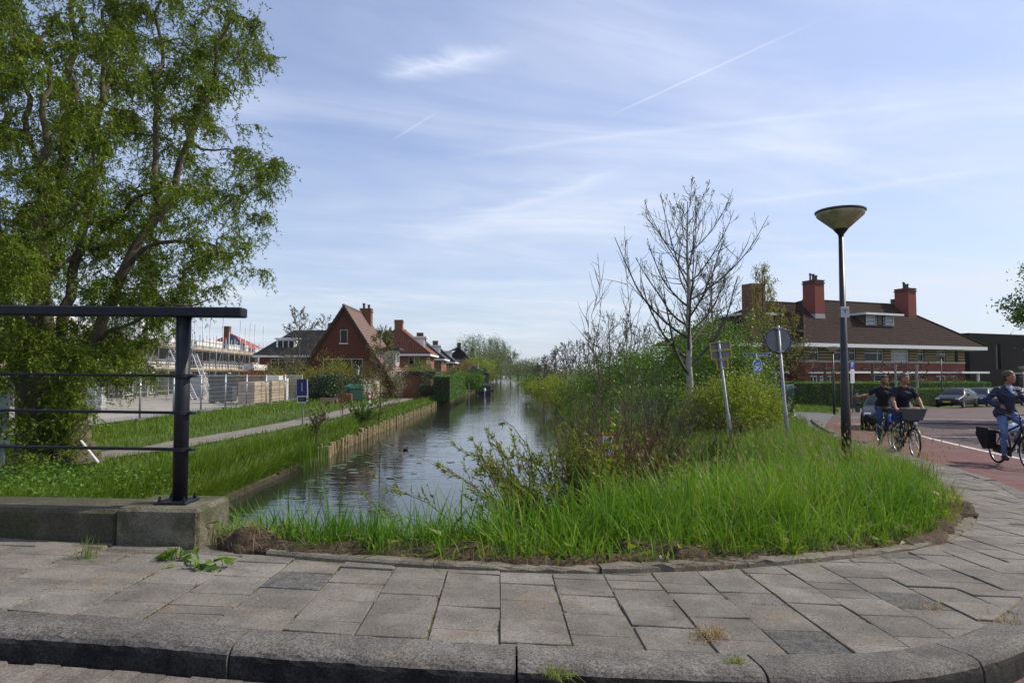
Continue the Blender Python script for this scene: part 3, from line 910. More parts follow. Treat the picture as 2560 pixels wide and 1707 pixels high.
for a, b in up:
    n = b - a
    window(hr, a, b, UZ0, UZ1, .10, vm=(() if n < 1.6 else (.72,) if n < 2.72 and a < 10 else (.22,)), hm=(.68,) if n < 3 else (), glass=M_curtain_glass if a == 12.5 else M_glass, frame=M_white if n > .9 else M_darkbrick)
for q in gops:
    if q[2] > 1:
        window(hr, q[0], q[1], q[2], q[3], .1, vm=(.5,), fw=.12)
    elif q[2] > .5: window(hr, q[0], q[1], q[2], q[3], .1, vm=(.28,), hm=(.6,))
    else:
        d = MB(); d.box(q[0], q[1], .12, .18, q[2], q[3]); dd = d.build('door', M_glass, hr)
        h_ = MB(); h_.box(q[1] - .15, q[1] - .1, .06, .12, 1.0, 1.2); h_.build('handle', M_lead, dd)
for q in ((-7.2, -5.6), (-5.0, -3.9), (-3.4, -1.0)):
    window(hr, q[0], q[1], .5, 2.3, 2.48, hm=(.62,), vm=(.4,))
window(hr, -7.0, -5.2, UZ0, UZ1, 2.36, vm=(.5,))
mb = MB(); mb.box(5.6, 19.2, -.75, -.005, 2.52, 2.72); mb.box(22.0, 26.6, -1.0, -.005, 2.52, 2.72); mb.box(1.0, 5.0, -.35, -.005, 2.50, 2.64); mb.box(19.21, 22.0, -.5, -.005, 2.54, 2.68)
mb.box(-9.2, -.2, 1.1, 2.39, 2.48, 2.70); mb.build('canopy', M_white, hr)
MB().box(25.0, 25.2, -.8, -.6, 0, 2.52).build('canopy_post', M_white, hr); MB().box(-2.0, -1.75, 1.2, 1.45, 0, 2.48).build('canopy_post', M_white, hr)
# eaves board
mb = MB(); mb.box(-.4, 26.3, -1.05, -.85, 5.06, 5.42); mb.box(26.1, 26.3, -.85, 11.4, 5.06, 5.42); mb.box(-.4, -.2, -.85, 1.0, 5.06, 5.42); mb.box(-9.2, -.4, .95, 1.15, 5.06, 5.42)
mb.box(-.2, 26.1, -.85, 11.2, 5.12, 5.20); mb.box(-9.2, -.2, 1.15, 11.2, 5.12, 5.20); mb.build('eaves_board', M_white, hr)
R1 = (6.0, 5.2, 10.35); R2 = (19.3, 5.2, 10.35)
roof(hr, (-.4, -1.0, 5.42), (26.2, -1.0, 5.42), R2, R1, 22, M_roofbrown)
roof(hr, (26.2, -1.0, 5.42), (26.2, 11.4, 5.42), R2, R2, 22, M_roofbrown)
roof(hr, (-.4, 11.4, 5.42), (-.4, -1.0, 5.42), R1, R1, 22, M_roofbrown)
roof(hr, (26.2, 11.4, 5.42), (-9.2, 11.4, 5.42), R1, R2, 10, M_roofbrown, sub=2)
W1 = (.6, 5.6, 9.95); W2 = (7.0, 5.6, 9.95)
roof(hr, (-9.2, 1.0, 5.42), (3.2, 1.0, 5.42), W2, W1, 20, M_roofbrown)
roof(hr, (-9.2, 11.3, 5.42), (-9.2, 1.0, 5.42), W1, W1, 20, M_roofbrown)
for p, q in ((R1, R2), ((-.4, -1.0, 5.5), R1), ((26.2, -1.0, 5.5), R2), (W1, W2), ((-9.2, 1.0, 5.5), W1)):
    ridge_caps(hr, (p[0], p[1], p[2] + .08), (q[0], q[1], q[2] + .08), M_roofbrown)
chimney(hr, 4.6, 5.9, 2.3, 3.9, 7.6, 12.05, M_chimbrick, [(4.85, 3.1, .75, .1), (5.05, 2.8, .4, .08), (5.25, 3.1, .7, .13), (5.45, 3.3, .38, .07), (5.65, 3.1, .58, .13)], flash=8.35)
chimney(hr, 19.6, 20.9, 3.2, 4.9, 7.6, 12.05, M_chimbrick, [(19.95, 4.0, .75, .1), (20.2, 4.0, .5, .16), (20.35, 4.2, .7, .1), (20.6, 4.0, .58, .12)], flash=8.35)
chimney(hr, 20.9, 21.8, 5.2, 6.4, 7.6, 11.1, M_chimbrick, flash=False)
chimney(hr, -4.4, -2.7, 1.5, 2.9, 4.5, 11.2, M_oldbrick, flash=False, cap=False)
# dormers
def dormer(parent, x0, x1, y0, z0, z1, stripes=True):
    d = MB(); d.box(x0, x1, y0, y0 + 4.2, z0, z1); o = d.build('dormer', M_darkbrick, parent)
    if stripes:
        s = MB()
        for k in range(5):
            z = z0 + .12 + k * (z1 - z0 - .1) / 5
            s.box(x0 - .02, x0, y0 + .1, y0 + 3.5, z, z + .14); s.box((x0 + x1) / 2 - .32, (x0 + x1) / 2 + .32, y0 - .02, y0, z, z + .14); s.box(x1, x1 + .02, y0 + .1, y0 + 3.5, z, z + .14)
        s.build('ochre_stripes', M_ochre, o)['kind'] = 'stuff'
    r = MB(); r.box(x0 - .75, x1 + .75, y0 - .7, y0 + 4.3, z1 + .01, z1 + .22); r.build('dormer_roof', M_white, o)
    b = MB(); b.box(x0 - .1, x1 + .1, y0 - .25, y0 - .01, z0 - .25, z0 - .06); b.build('dormer_sill', M_lead, o)
    return o
dm = dormer(hr, 11.0, 15.2, 1.7, 7.35, 8.65)
for a, b, c in ((11.05, 12.75, 0), (13.45, 15.15, 1)):
    window(dm, a if not c else a + .42, b - .42 if not c else b, 7.4, 8.6, 1.60, hm=(.33, .66), glass=M_curtain_glass)
    window(dm, b - .40 if not c else a, b if not c else a + .40, 7.42, 8.55, 1.58, hm=(.33, .66), frame=M_blueframe, glass=M_curtain_glass, fw=.07)
d2 = dormer(hr, -3.2, -.4, 3.0, 7.0, 8.3)
window(d2, -3.1, -.5, 7.05, 8.25, 2.90, vm=(.5,), glass=M_curtain_glass)
mb = MB(); mb.box(24.2, 27.2, 4.5, 7.5, 8.0, 8.2); mb.box(24.0, 26.6, 4.7, 7.3, 6.6, 7.99); mb.build('rear_dormer', M_white, hr)
mb = MB(); mb.lathe([(.09, 8.0), (.09, 8.75), (.14, 8.76), (.14, 8.9)], (8.0, 1.6, 0), 10); mb.build('vent_pipe', M_pipe, hr)
mb = MB(); mb.tube([(-.9, 2.33, 5.1), (-.9, 2.33, 2.7)], .045, 8); mb.build('downpipe', M_lead, hr)

# ---- black building behind
bb = thing('black_building', 'flat roofed black brick building behind the long house', 'building', (66, 92, -1.4), math.radians(23))
mb = MB(); wall_open(mb, -6.6, 26, 0, 8.0, 0, .4, [(-1.2, -.2, 3.2, 6.6), (3.5, 7.5, .4, 2.4)]); mb.box(-6.6, -6.2, .4, 12, 0, 8); mb.box(-6.2, 26, 11.6, 12, 0, 8); mb.box(25.6, 26, .4, 11.6, 0, 8); mb.box(-6.2, 25.6, .4, 11.6, 7.6, 7.8)
mb.build('wall', M_blackbrick, bb)
window(bb, -1.2, -.2, 3.2, 6.6, .15, hm=(.35,), frame=M_blackbrick); window(bb, 3.5, 7.5, .4, 2.4, .15, vm=(.33, .66))
mb = MB(); mb.box(2.5, 9.5, -1.2, -.01, 2.6, 2.85); mb.build('canopy', M_white, bb)
mb = MB(); mb.box(-9.4, -6.62, 2, 8, 0, 6.0); mb.build('side_wing', M_redbrick, bb)
window(bb, -9.0, -7.2, 3.6, 5.6, 1.9, vm=(.5,)); window(bb, -9.0, -7.2, .6, 2.6, 1.9, vm=(.5,))

# ---- houses along the left bank
def left_h(x, y): return (x, y, LEFT_Z)
# steep gabled house
gx, gy = -15.3, 62.0
gb = thing('gabled_house', 'steep gabled brown brick house with pinkish tiled roof', 'house', left_h(gx, gy))
ZE, ZA, HW, DP = 1.35, 8.35, 4.55, 8.8
def gable(mb, y0, y1, ops=()):
    # gable wall as a stack of strips following the slope
    n = 28
    for k in range(n):
        z0 = ZE + (ZA - ZE) * k / n; z1 = ZE + (ZA - ZE) * (k + 1) / n
        w0 = HW * (ZA - z0) / (ZA - ZE); w1 = HW * (ZA - z1) / (ZA - ZE)
        zm = (z0 + z1) / 2; segs = [(-1e9, 1e9)]
        for o in ops:
            if o[2] < zm < o[3]: segs = [(-1e9, o[0]), (o[1], 1e9)]
        for a, b in segs:
            a0, b0 = max(a, -w0), min(b, w0); a1, b1 = max(a, -w1), min(b, w1)
            if b0 > a0 and b1 > a1:
                mb.prism([(a0, y0, z0), (b0, y0, z0), (b1, y0, z1), (a1, y0, z1)], (0, 0, 0), (0, y1 - y0, 0))
gops = [(-.35, .35, 5.0, 6.3), (-1.85, 1.75, 2.1, 3.6)]
mb = MB(); gable(mb, 0, .3, gops); gable(mb, DP - .3, DP)
wall_open(mb, -HW, HW, 0, ZE, .005, .3, [(-2.5, -1.0, .3, 1.2)]); mb.box(-HW, -HW + .3, .3, DP - .3, 0, ZE); mb.box(HW - .3, HW, .3, DP - .3, 0, ZE)
mb.build('brick_wall', M_gablebrick, gb)
M_frame2 = mat('weathered_frame', (.36, .34, .29), .6)
window(gb, -.35, .35, 5.0, 6.25, .02, fw=.07, frame=M_frame2, sill=True); window(gb, -1.85, 1.75, 2.1, 3.6, .02, vm=(.24, .72), fw=.07, frame=M_frame2, sill=True)
SL = (ZA - ZE) / HW
roof(gb, (HW + .35, -.25, ZE - .35 * SL), (HW + .35, DP + .2, ZE - .35 * SL), (0, DP + .2, ZA + .05), (0, -.25, ZA + .05), 26, M_roofpink, sub=4)
roof(gb, (-HW - .35, DP + .2, ZE - .35 * SL), (-HW - .35, -.25, ZE - .35 * SL), (0, -.25, ZA + .05), (0, DP + .2, ZA + .05), 22, M_roofpink, sub=2)
for sgn in (-1, 1):
    mb = MB(); mb.prism([(0, -.28, ZA + .03), (sgn * (HW + .35), -.28, ZE - .35 * SL + .02), (sgn * (HW + .35), -.28, ZE - .35 * SL - .22), (0, -.28, ZA - .24)], (0, 0, 0), (0, .12, 0)); mb.build('barge_board', M_darkbrick, gb)
ridge_caps(gb, (0, -.25, ZA + .08), (0, DP + .2, ZA + .08), M_roofpink, .13)
chimney(gb, -.1, 1.0, 6.9, 7.9, 6.0, 8.75, M_oldbrick, [(.2, 7.4, .55, .13), (.7, 7.4, .4, .13)], flash=False)
mb = MB(); mb.box(2.2, 4.3, 2.6, 4.6, 3.0, 4.45); dmr = mb.build('dormer', mat('cream_boarding', (.5, .47, .38), .7), gb)
mb = MB(); mb.box(2.0, 4.7, 2.35, 4.85, 4.46, 4.66); mb.build('dormer_roof', M_roofblack, dmr)
window(dmr, 2.8, 4.4, 3.2, 4.3, 4.36, vm=(.5,), axis='x')
mb = MB(); mb.box(HW + .0, HW + 3.2, 1.5, 6.5, 0, 2.2); mb.build('side_annexe', M_redbrick2, gb)
mb = MB(); mb.box(HW - .1, HW + 3.7, 1.1, 6.9, 2.21, 2.42); mb.build('annexe_roof', M_roofblack, gb)
mb = MB(); mb.box(-4.5, 1.2, -2.2, -.01, 2.02, 2.12); mb.box(-1.0, -.9, -2.1, -2.0, 0, 2.02); mb.box(.9, 1.0, -2.1, -2.0, 0, 2.02); mb.build('porch', mat('pale_porch_wood', (.35, .31, .24), .7), gb)

def hip_house(name, label, x, y, rm, wm, lean=False, sc=1.0, rows=20):
    h = thing(name, label, 'house', left_h(x, y), 0, 'houses along the left bank')
    mb = MB(); wall_open(mb, -3.9, 3.9, 0, 4.7, 0, .3, [(-2.6, -.9, .8, 2.3), (.9, 2.9, .8, 2.3), (1.6, 3.0, 3.1, 4.4)]); mb.box(3.6, 3.9, .3, 9, 0, 4.7); mb.box(-3.9, -3.6, .3, 9, 0, 4.7)
    mb.build('brick_wall', wm, h)
    for q in ((-2.6, -.9, .8, 2.3), (.9, 2.9, .8, 2.3), (1.6, 3.0, 3.1, 4.4)): window(h, *q, .05, vm=(.5,))
    window(h, 1.2, 3.2, 3.0, 4.4, 3.96, vm=(.5,), axis='x'); window(h, 5.2, 7.2, .9, 2.3, 3.96, vm=(.5,), axis='x')
    mb = MB(); mb.box(-4.5, 4.5, -.65, -.45, 4.55, 4.8); mb.box(4.3, 4.5, -.45, 9.5, 4.55, 4.8); mb.box(-4.5, -4.3, -.45, 9.5, 4.55, 4.8); mb.box(-4.3, 4.3, -.45, 9.3, 4.62, 4.7); mb.build('eaves_board', M_white, h)
    A1 = (0, 1.5, 8.35); A2 = (0, 7.8, 8.35)
    roof(h, (-4.5, -.6, 4.8), (4.5, -.6, 4.8), A1, A1, rows, rm, sub=4)
    roof(h, (4.5, -.6, 4.8), (4.5, 9.5, 4.8), A2, A1, rows, rm, sub=3)
    roof(h, (-4.5, 9.5, 4.8), (-4.5, -.6, 4.8), A1, A2, rows, rm, sub=2)
    for p, q in ((A1, A2), ((4.5, -.6, 4.85), A1), ((-4.5, -.6, 4.85), A1)): ridge_caps(h, p, q, rm, .12)
    chimney(h, -.5, .55, 1.3, 2.2, 7.6, 9.25, M_oldbrick if not lean else M_redbrick2, flash=False)
    mb = MB(); mb.box(1.1, 3.3, 2.2, 4.4, 5.3, 7.0); d = mb.build('dormer', M_white, h)
    mb = MB(); mb.box(.9, 3.65, 2.0, 4.6, 7.01, 7.22); mb.build('dormer_roof', M_white, d)
    window(d, 2.4, 4.2, 5.5, 6.9, 3.36, vm=(.5,), axis='x')
    if lean:
        roof(h, (-1.5, -3.4, 2.0), (4.6, -3.4, 2.0), (4.6, -.02, 3.5), (-1.5, -.02, 3.5), 9, M_rooforange, sub=4)
        mb = MB(); mb.box(-1.3, 4.4, -3.2, -.02, 0, 2.0); mb.build('front_annexe', wm, h)
    return h
hip_house('hipped_house', 'orange tiled house with white dormer between the gabled house and the black roofs', -15.0, 88.5, M_rooforange, M_redbrick2, True)
hip_house('hipped_house', 'first black roofed brick house with white dormer beyond the orange roof', -15.9, 116, M_roofblack, M_redbrick2)
hip_house('hipped_house', 'second black roofed brick house with white dormer, smaller and further off', -16.4, 144, M_roofblack, M_redbrick)
# weatherboarded house far off
fh = thing('weatherboarded_house', 'far grey weatherboarded house with dark roof near the blue flag', 'house', left_h(-15.5, 196))
mb = MB(); wall_open(mb, -9, 4.2, 0, 6.5, 0, .3, [(-3.4, 1.2, 2.4, 4.2)]); mb.box(3.9, 4.2, .3, 9, 0, 6.5); mb.build('wall', M_greywood, fh)
window(fh, -3.4, 1.2, 2.4, 4.2, .02, vm=(.2, .4, .6, .8), hm=(.5,), fw=.14)
roof(fh, (4.6, -.3, 5.9), (4.6, 9.3, 5.9), (0.2, 9.3, 10.0), (.2, -.3, 10.0), 10, M_roofblack, sub=1)
roof(fh, (-9.4, 9.3, 6.3), (-9.4, -.3, 6.3), (.2, -.3, 10.0), (.2, 9.3, 10.0), 10, M_roofblack, sub=1)
mb = MB(); mb.prism([(-3.6, .0, 6.5), (4.0, .0, 6.5), (.2, .0, 9.9)], (0, 0, 0), (0, .3, 0)); mb.build('gable', M_blackbrick, fh)
chimney(fh, -.3, .7, .6, 1.6, 8.6, 11.2, M_darkbrick, flash=False)
fh2 = thing('dark_roofed_house', 'farthest dark roofed house peeping out behind the grey boarded one', 'house', left_h(-13.0, 232))
mb = MB(); mb.box(-5, 4, 0, 9, 0, 5.5); mb.build('wall', M_greywood, fh2)
roof(fh2, (4.5, -.3, 5.2), (4.5, 9.3, 5.2), (-.5, 9.3, 9.6), (-.5, -.3, 9.6), 8, M_roofblack, sub=1)
roof(fh2, (-5.5, 9.3, 5.2), (-5.5, -.3, 5.2), (-.5, -.3, 9.6), (-.5, 9.3, 9.6), 8, M_roofblack, sub=1)
mb = MB(); mb.prism([(-5, 0, 5.5), (4, 0, 5.5), (-.5, 0, 9.5)], (0, -.02, 0), (0, .3, 0)); mb.build('gable', M_blackbrick, fh2)
chimney(fh2, -1, 0, 1, 2, 8.6, 10.8, M_darkbrick, flash=False)

# dark roofed house behind the gabled house
bh = thing('dark_roofed_house', 'black roofed house with white dormer left of the gabled house', 'house', left_h(-29.5, 96))
mb = MB(); wall_open(mb, -6, 10, 0, 4.6, 0, .3, [(-4.4, -1.2, 2.9, 4.3), (.5, 3.2, 2.9, 4.3), (-4.4, -1.2, .6, 2.2), (.5, 3.2, .6, 2.2)]); mb.box(-6, -5.7, .3, 9, 0, 4.6); mb.build('brick_wall', M_redbrick, bh)
for q in [(-4.4, -1.2, 2.9, 4.3), (.5, 3.2, 2.9, 4.3), (-4.4, -1.2, .6, 2.2), (.5, 3.2, .6, 2.2)]: window(bh, *q, .05, vm=(.33, .66), hm=(.7,))
mb = MB(); mb.box(-6.8, 10.5, -.75, -.55, 4.55, 4.85); mb.build('eaves_board', M_white, bh)
roof(bh, (-6.8, -.7, 4.8), (10.5, -.7, 4.8), (10.5, 4.5, 8.65), (-2.6, 4.5, 8.65), 20, M_roofblack, sub=3)
roof(bh, (-6.8, 9.5, 4.8), (-6.8, -.7, 4.8), (-2.6, 4.5, 8.65), (-2.6, 4.5, 8.65), 16, M_roofblack, sub=2)
d = MB(); d.box(-4.0, -1.2, .9, 4.0, 5.75, 7.15); d = d.build('dormer', M_white, bh)
mb = MB(); mb.box(-4.2, -1.0, .7, 4.2, 7.16, 7.34); mb.build('dormer_roof', M_white, d)
window(d, -3.8, -1.4, 5.85, 7.05, .80, vm=(.33, .66), fw=.09)
d = MB(); d.box(4.0, 6.8, .9, 4.0, 5.75, 7.15); d = d.build('dormer', M_white, bh); window(d, 4.2, 6.6, 5.85, 7.05, .80, vm=(.33, .66), fw=.09)
chimney(bh, 2.5, 3.8, 3.9, 5.0, 7.8, 9.6, M_oldbrick, flash=False)

# red roofed house with solar panel behind the scaffold
rh = thing('red_roofed_house', 'red roofed house with solar panels behind the scaffolding', 'house', left_h(-50, 118))
mb = MB(); mb.box(-5, 5, 0, 8, 0, 6.3); mb.build('wall', M_white, rh)
roof(rh, (-5.5, -.4, 6.2), (5.5, -.4, 6.2), (0, 3.5, 9.4), (0, 3.5, 9.4), 12, mat('bright_red_tile', (.28, .05, .04), .6), sub=2)
roof(rh, (5.5, -.4, 6.2), (5.5, 8, 6.2), (0, 3.6, 9.4), (0, 3.5, 9.4), 12, MATS['bright_red_tile'], sub=2)
roof(rh, (-5.5, 8, 6.2), (-5.5, -.4, 6.2), (0, 3.5, 9.4), (0, 3.6, 9.4), 12, MATS['bright_red_tile'], sub=2)
mb = MB(); mb.prism([(.2, -.3, 6.7), (3.6, -.3, 6.7), (1.2, 2.5, 8.85), (.2, 2.5, 8.85)], (0, -.12, .12), (0, -.06, .18)); mb.build('solar_panel', mat('solar_panel', (.02, .03, .06), .25, var=0), rh)
chimney(rh, -1.2, -.1, 2.6, 3.5, 8.6, 10.6, M_oldbrick, flash=False)
# ------------------------------------------------------------------ building site on the left
M_concrete = mat('raw_concrete_floor', (0.33, 0.32, 0.30), 0.85, var=.15, scale=2)
M_block = mat('white_lime_blocks', (0.62, 0.62, 0.60), 0.8, var=.12, scale=4)
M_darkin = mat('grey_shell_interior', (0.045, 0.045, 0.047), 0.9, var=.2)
M_steel = mat('galvanised_steel', (0.30, 0.31, 0.33), 0.45, var=.15, metal=.6)
M_plank = mat('scaffold_plank', (0.40, 0.31, 0.20), 0.85, var=.2, scale=3)
M_site = mat('pale_site_paving', (0.27, 0.245, 0.215), 0.9, var=.18, scale=.5, bump=.3, bscale=10, stain=(.2, .18, .16), stain_scale=.3)
# paved yard of the site
w = MB(); pts = [(-17.4, 16), (-17.0, 55), (-19.5, 62), (-36, 104), (-60, 104), (-60, 16)]
w.add([(x, y, LEFT_Z + .09) for x, y in pts], [tuple(range(len(pts)))])
tag(w.build('site_yard', M_site), 'pale paved yard of the building site', None, kind='structure')
sa_ = math.atan2(66, -7.1)
st = Vector((-7.1, 66, 0)).normalized()
sroot = thing('unfinished_building', 'long unfinished two storey row of white block houses on the site', 'building', (-30.6, 38, LEFT_Z + .09), math.atan2(st.y, st.x))
# local x runs along the front (away from the camera), local -y faces the canal
for z_ in (2.55, 5.15): MB().box(-8, 70, 1.2, 9, z_, z_ + .3).build('floor_slab', M_concrete, sroot)
for k in range(16):
    x = -7.5 + k * 5.0
    for z_ in (0, 2.86): MB().box(x, x + .3, 1.25, 8.8, z_, z_ + (2.54 if z_ == 0 else 2.28)).build('party_wall', M_concrete, sroot)
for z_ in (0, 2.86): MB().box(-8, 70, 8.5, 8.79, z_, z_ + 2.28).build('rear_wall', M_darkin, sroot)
mb = MB(); rs = random.Random(3)
x = -8
while x < 70:
    L = rs.uniform(1.4, 3.2)
    if rs.random() < .6: MB().box(x, x + L - .05, 1.3, 1.55, 2.86, 3.9 + rs.uniform(-.3, .1)).build('front_blockwork', M_block, sroot)
    if rs.random() < .55: MB().box(x, x + L - .05, 1.3, 1.55, 5.46, 5.46 + rs.uniform(.4, 1.0)).build('front_blockwork', M_block, sroot)
    x += L
for k in range(14):
    x = -6.6 + k * 5.0
    if k % 3 != 2: window(sroot, x, x + 1.5, .2, 2.3, 1.4, vm=(.5,), fw=.09)
MB().box(30, 34, 3, 8, 5.46, 7.6).build('stair_core', M_block, sroot); MB().box(34.1, 36, 3, 8, 5.46, 6.5).build('stair_core', M_block, sroot)

sc_ = thing('scaffolding', 'galvanised scaffolding along the front of the unfinished building', 'scaffolding', (-30.6, 38, LEFT_Z + .09), math.atan2(st.y, st.x))
rs = random.Random(9)
for k in range(32):
    x = -7.5 + k * 2.4
    for y in (.85, -.25):
        mb = MB(); mb.tube([(x, y, 0), (x + rs.uniform(-.04, .04), y, 6.6 + (rs.choice([0, 0, .8, 1.7, 2.6]) if y < 0 else 0))], .05, 6); mb.build('standard', M_steel, sc_, smooth=True)
    for z in (2.55, 4.75): MB().tube([(x, .95, z - .08), (x, -.4, z - .08)], .03, 5).build('transom', M_steel, sc_)
for z in (.5, 2.45, 3.0, 3.5, 4.65, 5.2, 5.7):
    for y in ((-.30,) if z not in (2.45, 4.65) else (-.30, .9)):
        for s_ in range(4):
            mb = MB(); mb.tube([(-7.6 + s_ * 18.6, y, z), (-7.6 + s_ * 18.6 + 18.7, y, z + rs.uniform(-.02, .02))], .04, 5); mb.build('ledger', M_steel, sc_)
for z in (2.55, 4.75):
    for s_ in range(19):
        for y in (-.22, .05, .32, .59):
            if z > 4 and s_ > 17: continue
            mb = MB(); mb.box(-7.6 + s_ * 3.9, -7.6 + s_ * 3.9 + 3.86, y, y + .24, z, z + .05); mb.build('plank', M_plank, sc_)
    for s_ in range(19):
        mb = MB(); mb.box(-7.6 + s_ * 3.9, -7.6 + s_ * 3.9 + 3.86, -.27, -.24, z + .052, z + .22); mb.build('toe_board', M_plank, sc_)
for k in range(0, 30, 4):
    x = -7.5 + k * 2.4
    mb = MB(); mb.tube([(x, -.34, .1), (x + 4.8, -.34, 5.6)], .028, 5); mb.build('brace', M_steel, sc_)
def ladder(label, A, B, wv):
    A = Vector(A); B = Vector(B); wv = Vector(wv)
    t = thing('ladder', label, 'ladder', A, 0, 'ladders leaning on the scaffolding')
    for s_ in (-1, 1):
        mb = MB(); mb.tube([A + wv * s_, B + wv * s_], .045, 5); mb.build('stile', mat('aluminium', (.6, .61, .62), .35, var=.05, metal=.5), t, world=True)
    n = int((B - A).length / .3); mb = MB()
    for k in range(1, n): mb.tube([A.lerp(B, k / n) - wv, A.lerp(B, k / n) + wv], .022, 4)
    mb.build('rungs', MATS['aluminium'], t, world=True)
sz = LEFT_Z + .09
ladder('tall aluminium ladder reaching the upper scaffold deck', (-25.2, 54.5, sz), (-29.8, 58.5, 4.6), (.1, .22, 0))
ladder('shorter aluminium ladder standing right of the tall one', (-24.4, 55.6, sz), (-28.6, 61.5, 3.0), (.1, .22, 0))

# materials stacked in the yard
def pallet_stack(label, x, y, rz, L, Wd, H, n, matn, name='timber_stack'):
    t = thing(name, label, 'stack', (x, y, LEFT_Z + .09), rz, 'stacks of building material')
    z = .12
    for s_ in (0, .5, 1):
        mb = MB(); mb.box(-L / 2 + (L - .12) * s_, -L / 2 + (L - .12) * s_ + .12, -Wd / 2, Wd / 2, 0, .118); mb.build('bearer', M_plank, t)
    rs = random.Random(int(x * 10)); lay = H / n
    for k in range(n):
        j = rs.uniform(-.025, .025)
        gap = .03 if k % 6 == 5 else .008
        mb = MB(); mb.box(-L / 2 + j, L / 2 + j, -Wd / 2 + j, Wd / 2 + j, z, z + lay - gap); mb.build('board', matn, t)
        z += lay
    return t
M_slabs = mat('weathered_board', (0.42, 0.335, 0.23), 0.9, var=.25, scale=3, rand=.2)
pallet_stack('tall pile of weathered boards behind the site fence', -17.95, 47.6, math.radians(91), 2.9, 1.1, 1.45, 22, M_slabs)
pallet_stack('second pile of weathered boards nearer the garden', -17.9, 50.8, math.radians(91), 2.9, 1.1, 1.5, 22, M_slabs)
M_dark = mat('pile_end_shade_tone', (0.05, 0.055, 0.06), 0.6, var=.3)  # dark colour stands in for the shaded end of the board piles
pallet_stack('added dark stack for the shaded end of the board piles', -20.9, 49.5, math.radians(8), 1.6, 1.3, 1.1, 14, M_dark)
pallet_stack('low grey stack of frames standing under the scaffold', -26.4, 57.0, math.radians(8), 1.6, 1.2, 1.7, 9, mat('grey_frames', (.3, .3, .3), .8, rand=.3))
pallet_stack('stack of ladder frames beside the willow shoots', -22.5, 36.5, math.radians(15), 1.3, .8, 1.3, 8, MATS['grey_frames'])
def block_pack(label, x, y, z, L, Wd, H, rz=1.65):
    t = thing('block_pallet', label, 'pallet', (x, y, LEFT_Z + .09 + z), rz, 'packs of white blocks')
    nz = max(1, int(H / .3)); nxk = max(1, int(L / .5))
    for k in range(nz):
        for j in range(nxk):
            mb = MB(); mb.bbox(-L / 2 + j * L / nxk + .004, -L / 2 + (j + 1) * L / nxk - .004, -Wd / 2, Wd / 2, k * H / nz + .004, (k + 1) * H / nz, .012); mb.build('block', M_block, t)
block_pack('white block pack on top of the board piles', -17.9, 51.6, 1.63, 1.2, .9, .33)
block_pack('tall white block pack at the end of the board piles', -17.8, 53.0, 0, .6, .8, 1.75)
block_pack('white block pack lying by the orange shrub', -27, 72, 2.5, 5.0, 1.0, .6)
t = thing('site_container', 'dark green site skip box on the far side of the yard', 'container', (-27, 66, LEFT_Z + .09), math.radians(6))
mb = MB(); mb.box(-1.8, 1.8, -1.1, 1.1, .12, 1.9)
for k in range(9): mb.box(-1.7 + k * .4, -1.55 + k * .4, -1.15, -1.1, .2, 1.8)
mb.build('body', mat('dark_green_steel', (.02, .045, .04), .6), t); mb = MB(); mb.box(-1.85, 1.85, -1.15, 1.15, 1.9, 2.0); mb.box(-1.7, 1.7, -.9, -.7, 0, .12); mb.box(-1.7, 1.7, .7, .9, 0, .12); mb.build('rim', MATS['dark_green_steel'], t)

# temporary mesh fence: each panel a thing, clamped in line
M_wire = mat('fence_wire', (0.42, 0.44, 0.46), 0.5, var=.05, metal=.4)
def fence_panel(x0, y0, x1, y1, label, proto=[None]):
    L = math.hypot(x1 - x0, y1 - y0)
    t = thing('fence_panel', label, 'fence', (x0, y0, LEFT_Z + .10), math.atan2(y1 - y0, x1 - x0), 'mesh fence panels of the building site')
    for x in (0.03, L - .03):
        mb = MB(); mb.tube([(x, 0, 0), (x, 0, 2.06)], .032, 7); mb.build('post', M_steel, t, smooth=True)
    mb = MB(); mb.tube([(.03, 0, 1.98), (L - .03, 0, 1.98)], .022, 6); mb.build('top_rail', M_steel, t); mb = MB(); mb.tube([(.03, 0, .14), (L - .03, 0, .14)], .022, 6); mb.build('bottom_rail', M_steel, t)
    mb = MB(); n = int(L / .11)
    for k in range(1, n):
        x = .03 + (L - .06) * k / n; mb.box(x - .003, x + .003, -.003, .003, .14, 1.98)
    for k in range(1, 8): mb.box(.03, L - .03, -.006, -.003, .14 + .23 * k - .003, .14 + .23 * k + .003)
    o = mb.build('wire_mesh', M_wire, t); o['kind'] = 'stuff'
    for x in (-.02, L - .1):
        mb = MB(); mb.bbox(x - .2, x + .32, -.11, .11, -.02, .12, .03); mb.build('foot_block', mat('fence_foot', (.12, .12, .12), .9), t)
    mb = MB(); mb.box(-.06, .06, -.05, .05, 1.5, 1.58); mb.build('clamp', M_steel, t)
fp = [(-16.0, 19.6), (-16.1, 23.1), (-16.2, 26.6), (-16.35, 30.1), (-16.6, 33.6), (-16.85, 37.1), (-17.0, 40.6), (-17.1, 44.1), (-17.1, 47.6), (-16.95, 51.1)]
words = ['fence panel at the left frame edge, nearest of the row', 'fence panel behind the willow trunk, second of the row', 'fence panel behind the right willow limb, third of the row', 'fence panel seen through the low willow shoots, fourth of the row', 'fence panel directly left of the black railing post, fifth of the row',
         'fence panel just right of the black railing post', 'fence panel before the ladders and open yard', 'fence panel before the added dark stack', 'fence panel before the board piles, beside the blue sign']
for k in range(9): fence_panel(*fp[k], *fp[k + 1], 'wire mesh ' + words[k])
fence_panel(-16.95, 51.1, -16.75, 54.6, 'wire mesh fence panel directly behind the blue dead end board')
fence_panel(-16.75, 54.6, -18.9, 57.2, 'wire mesh fence panel turned back at the garden corner, last of the row')
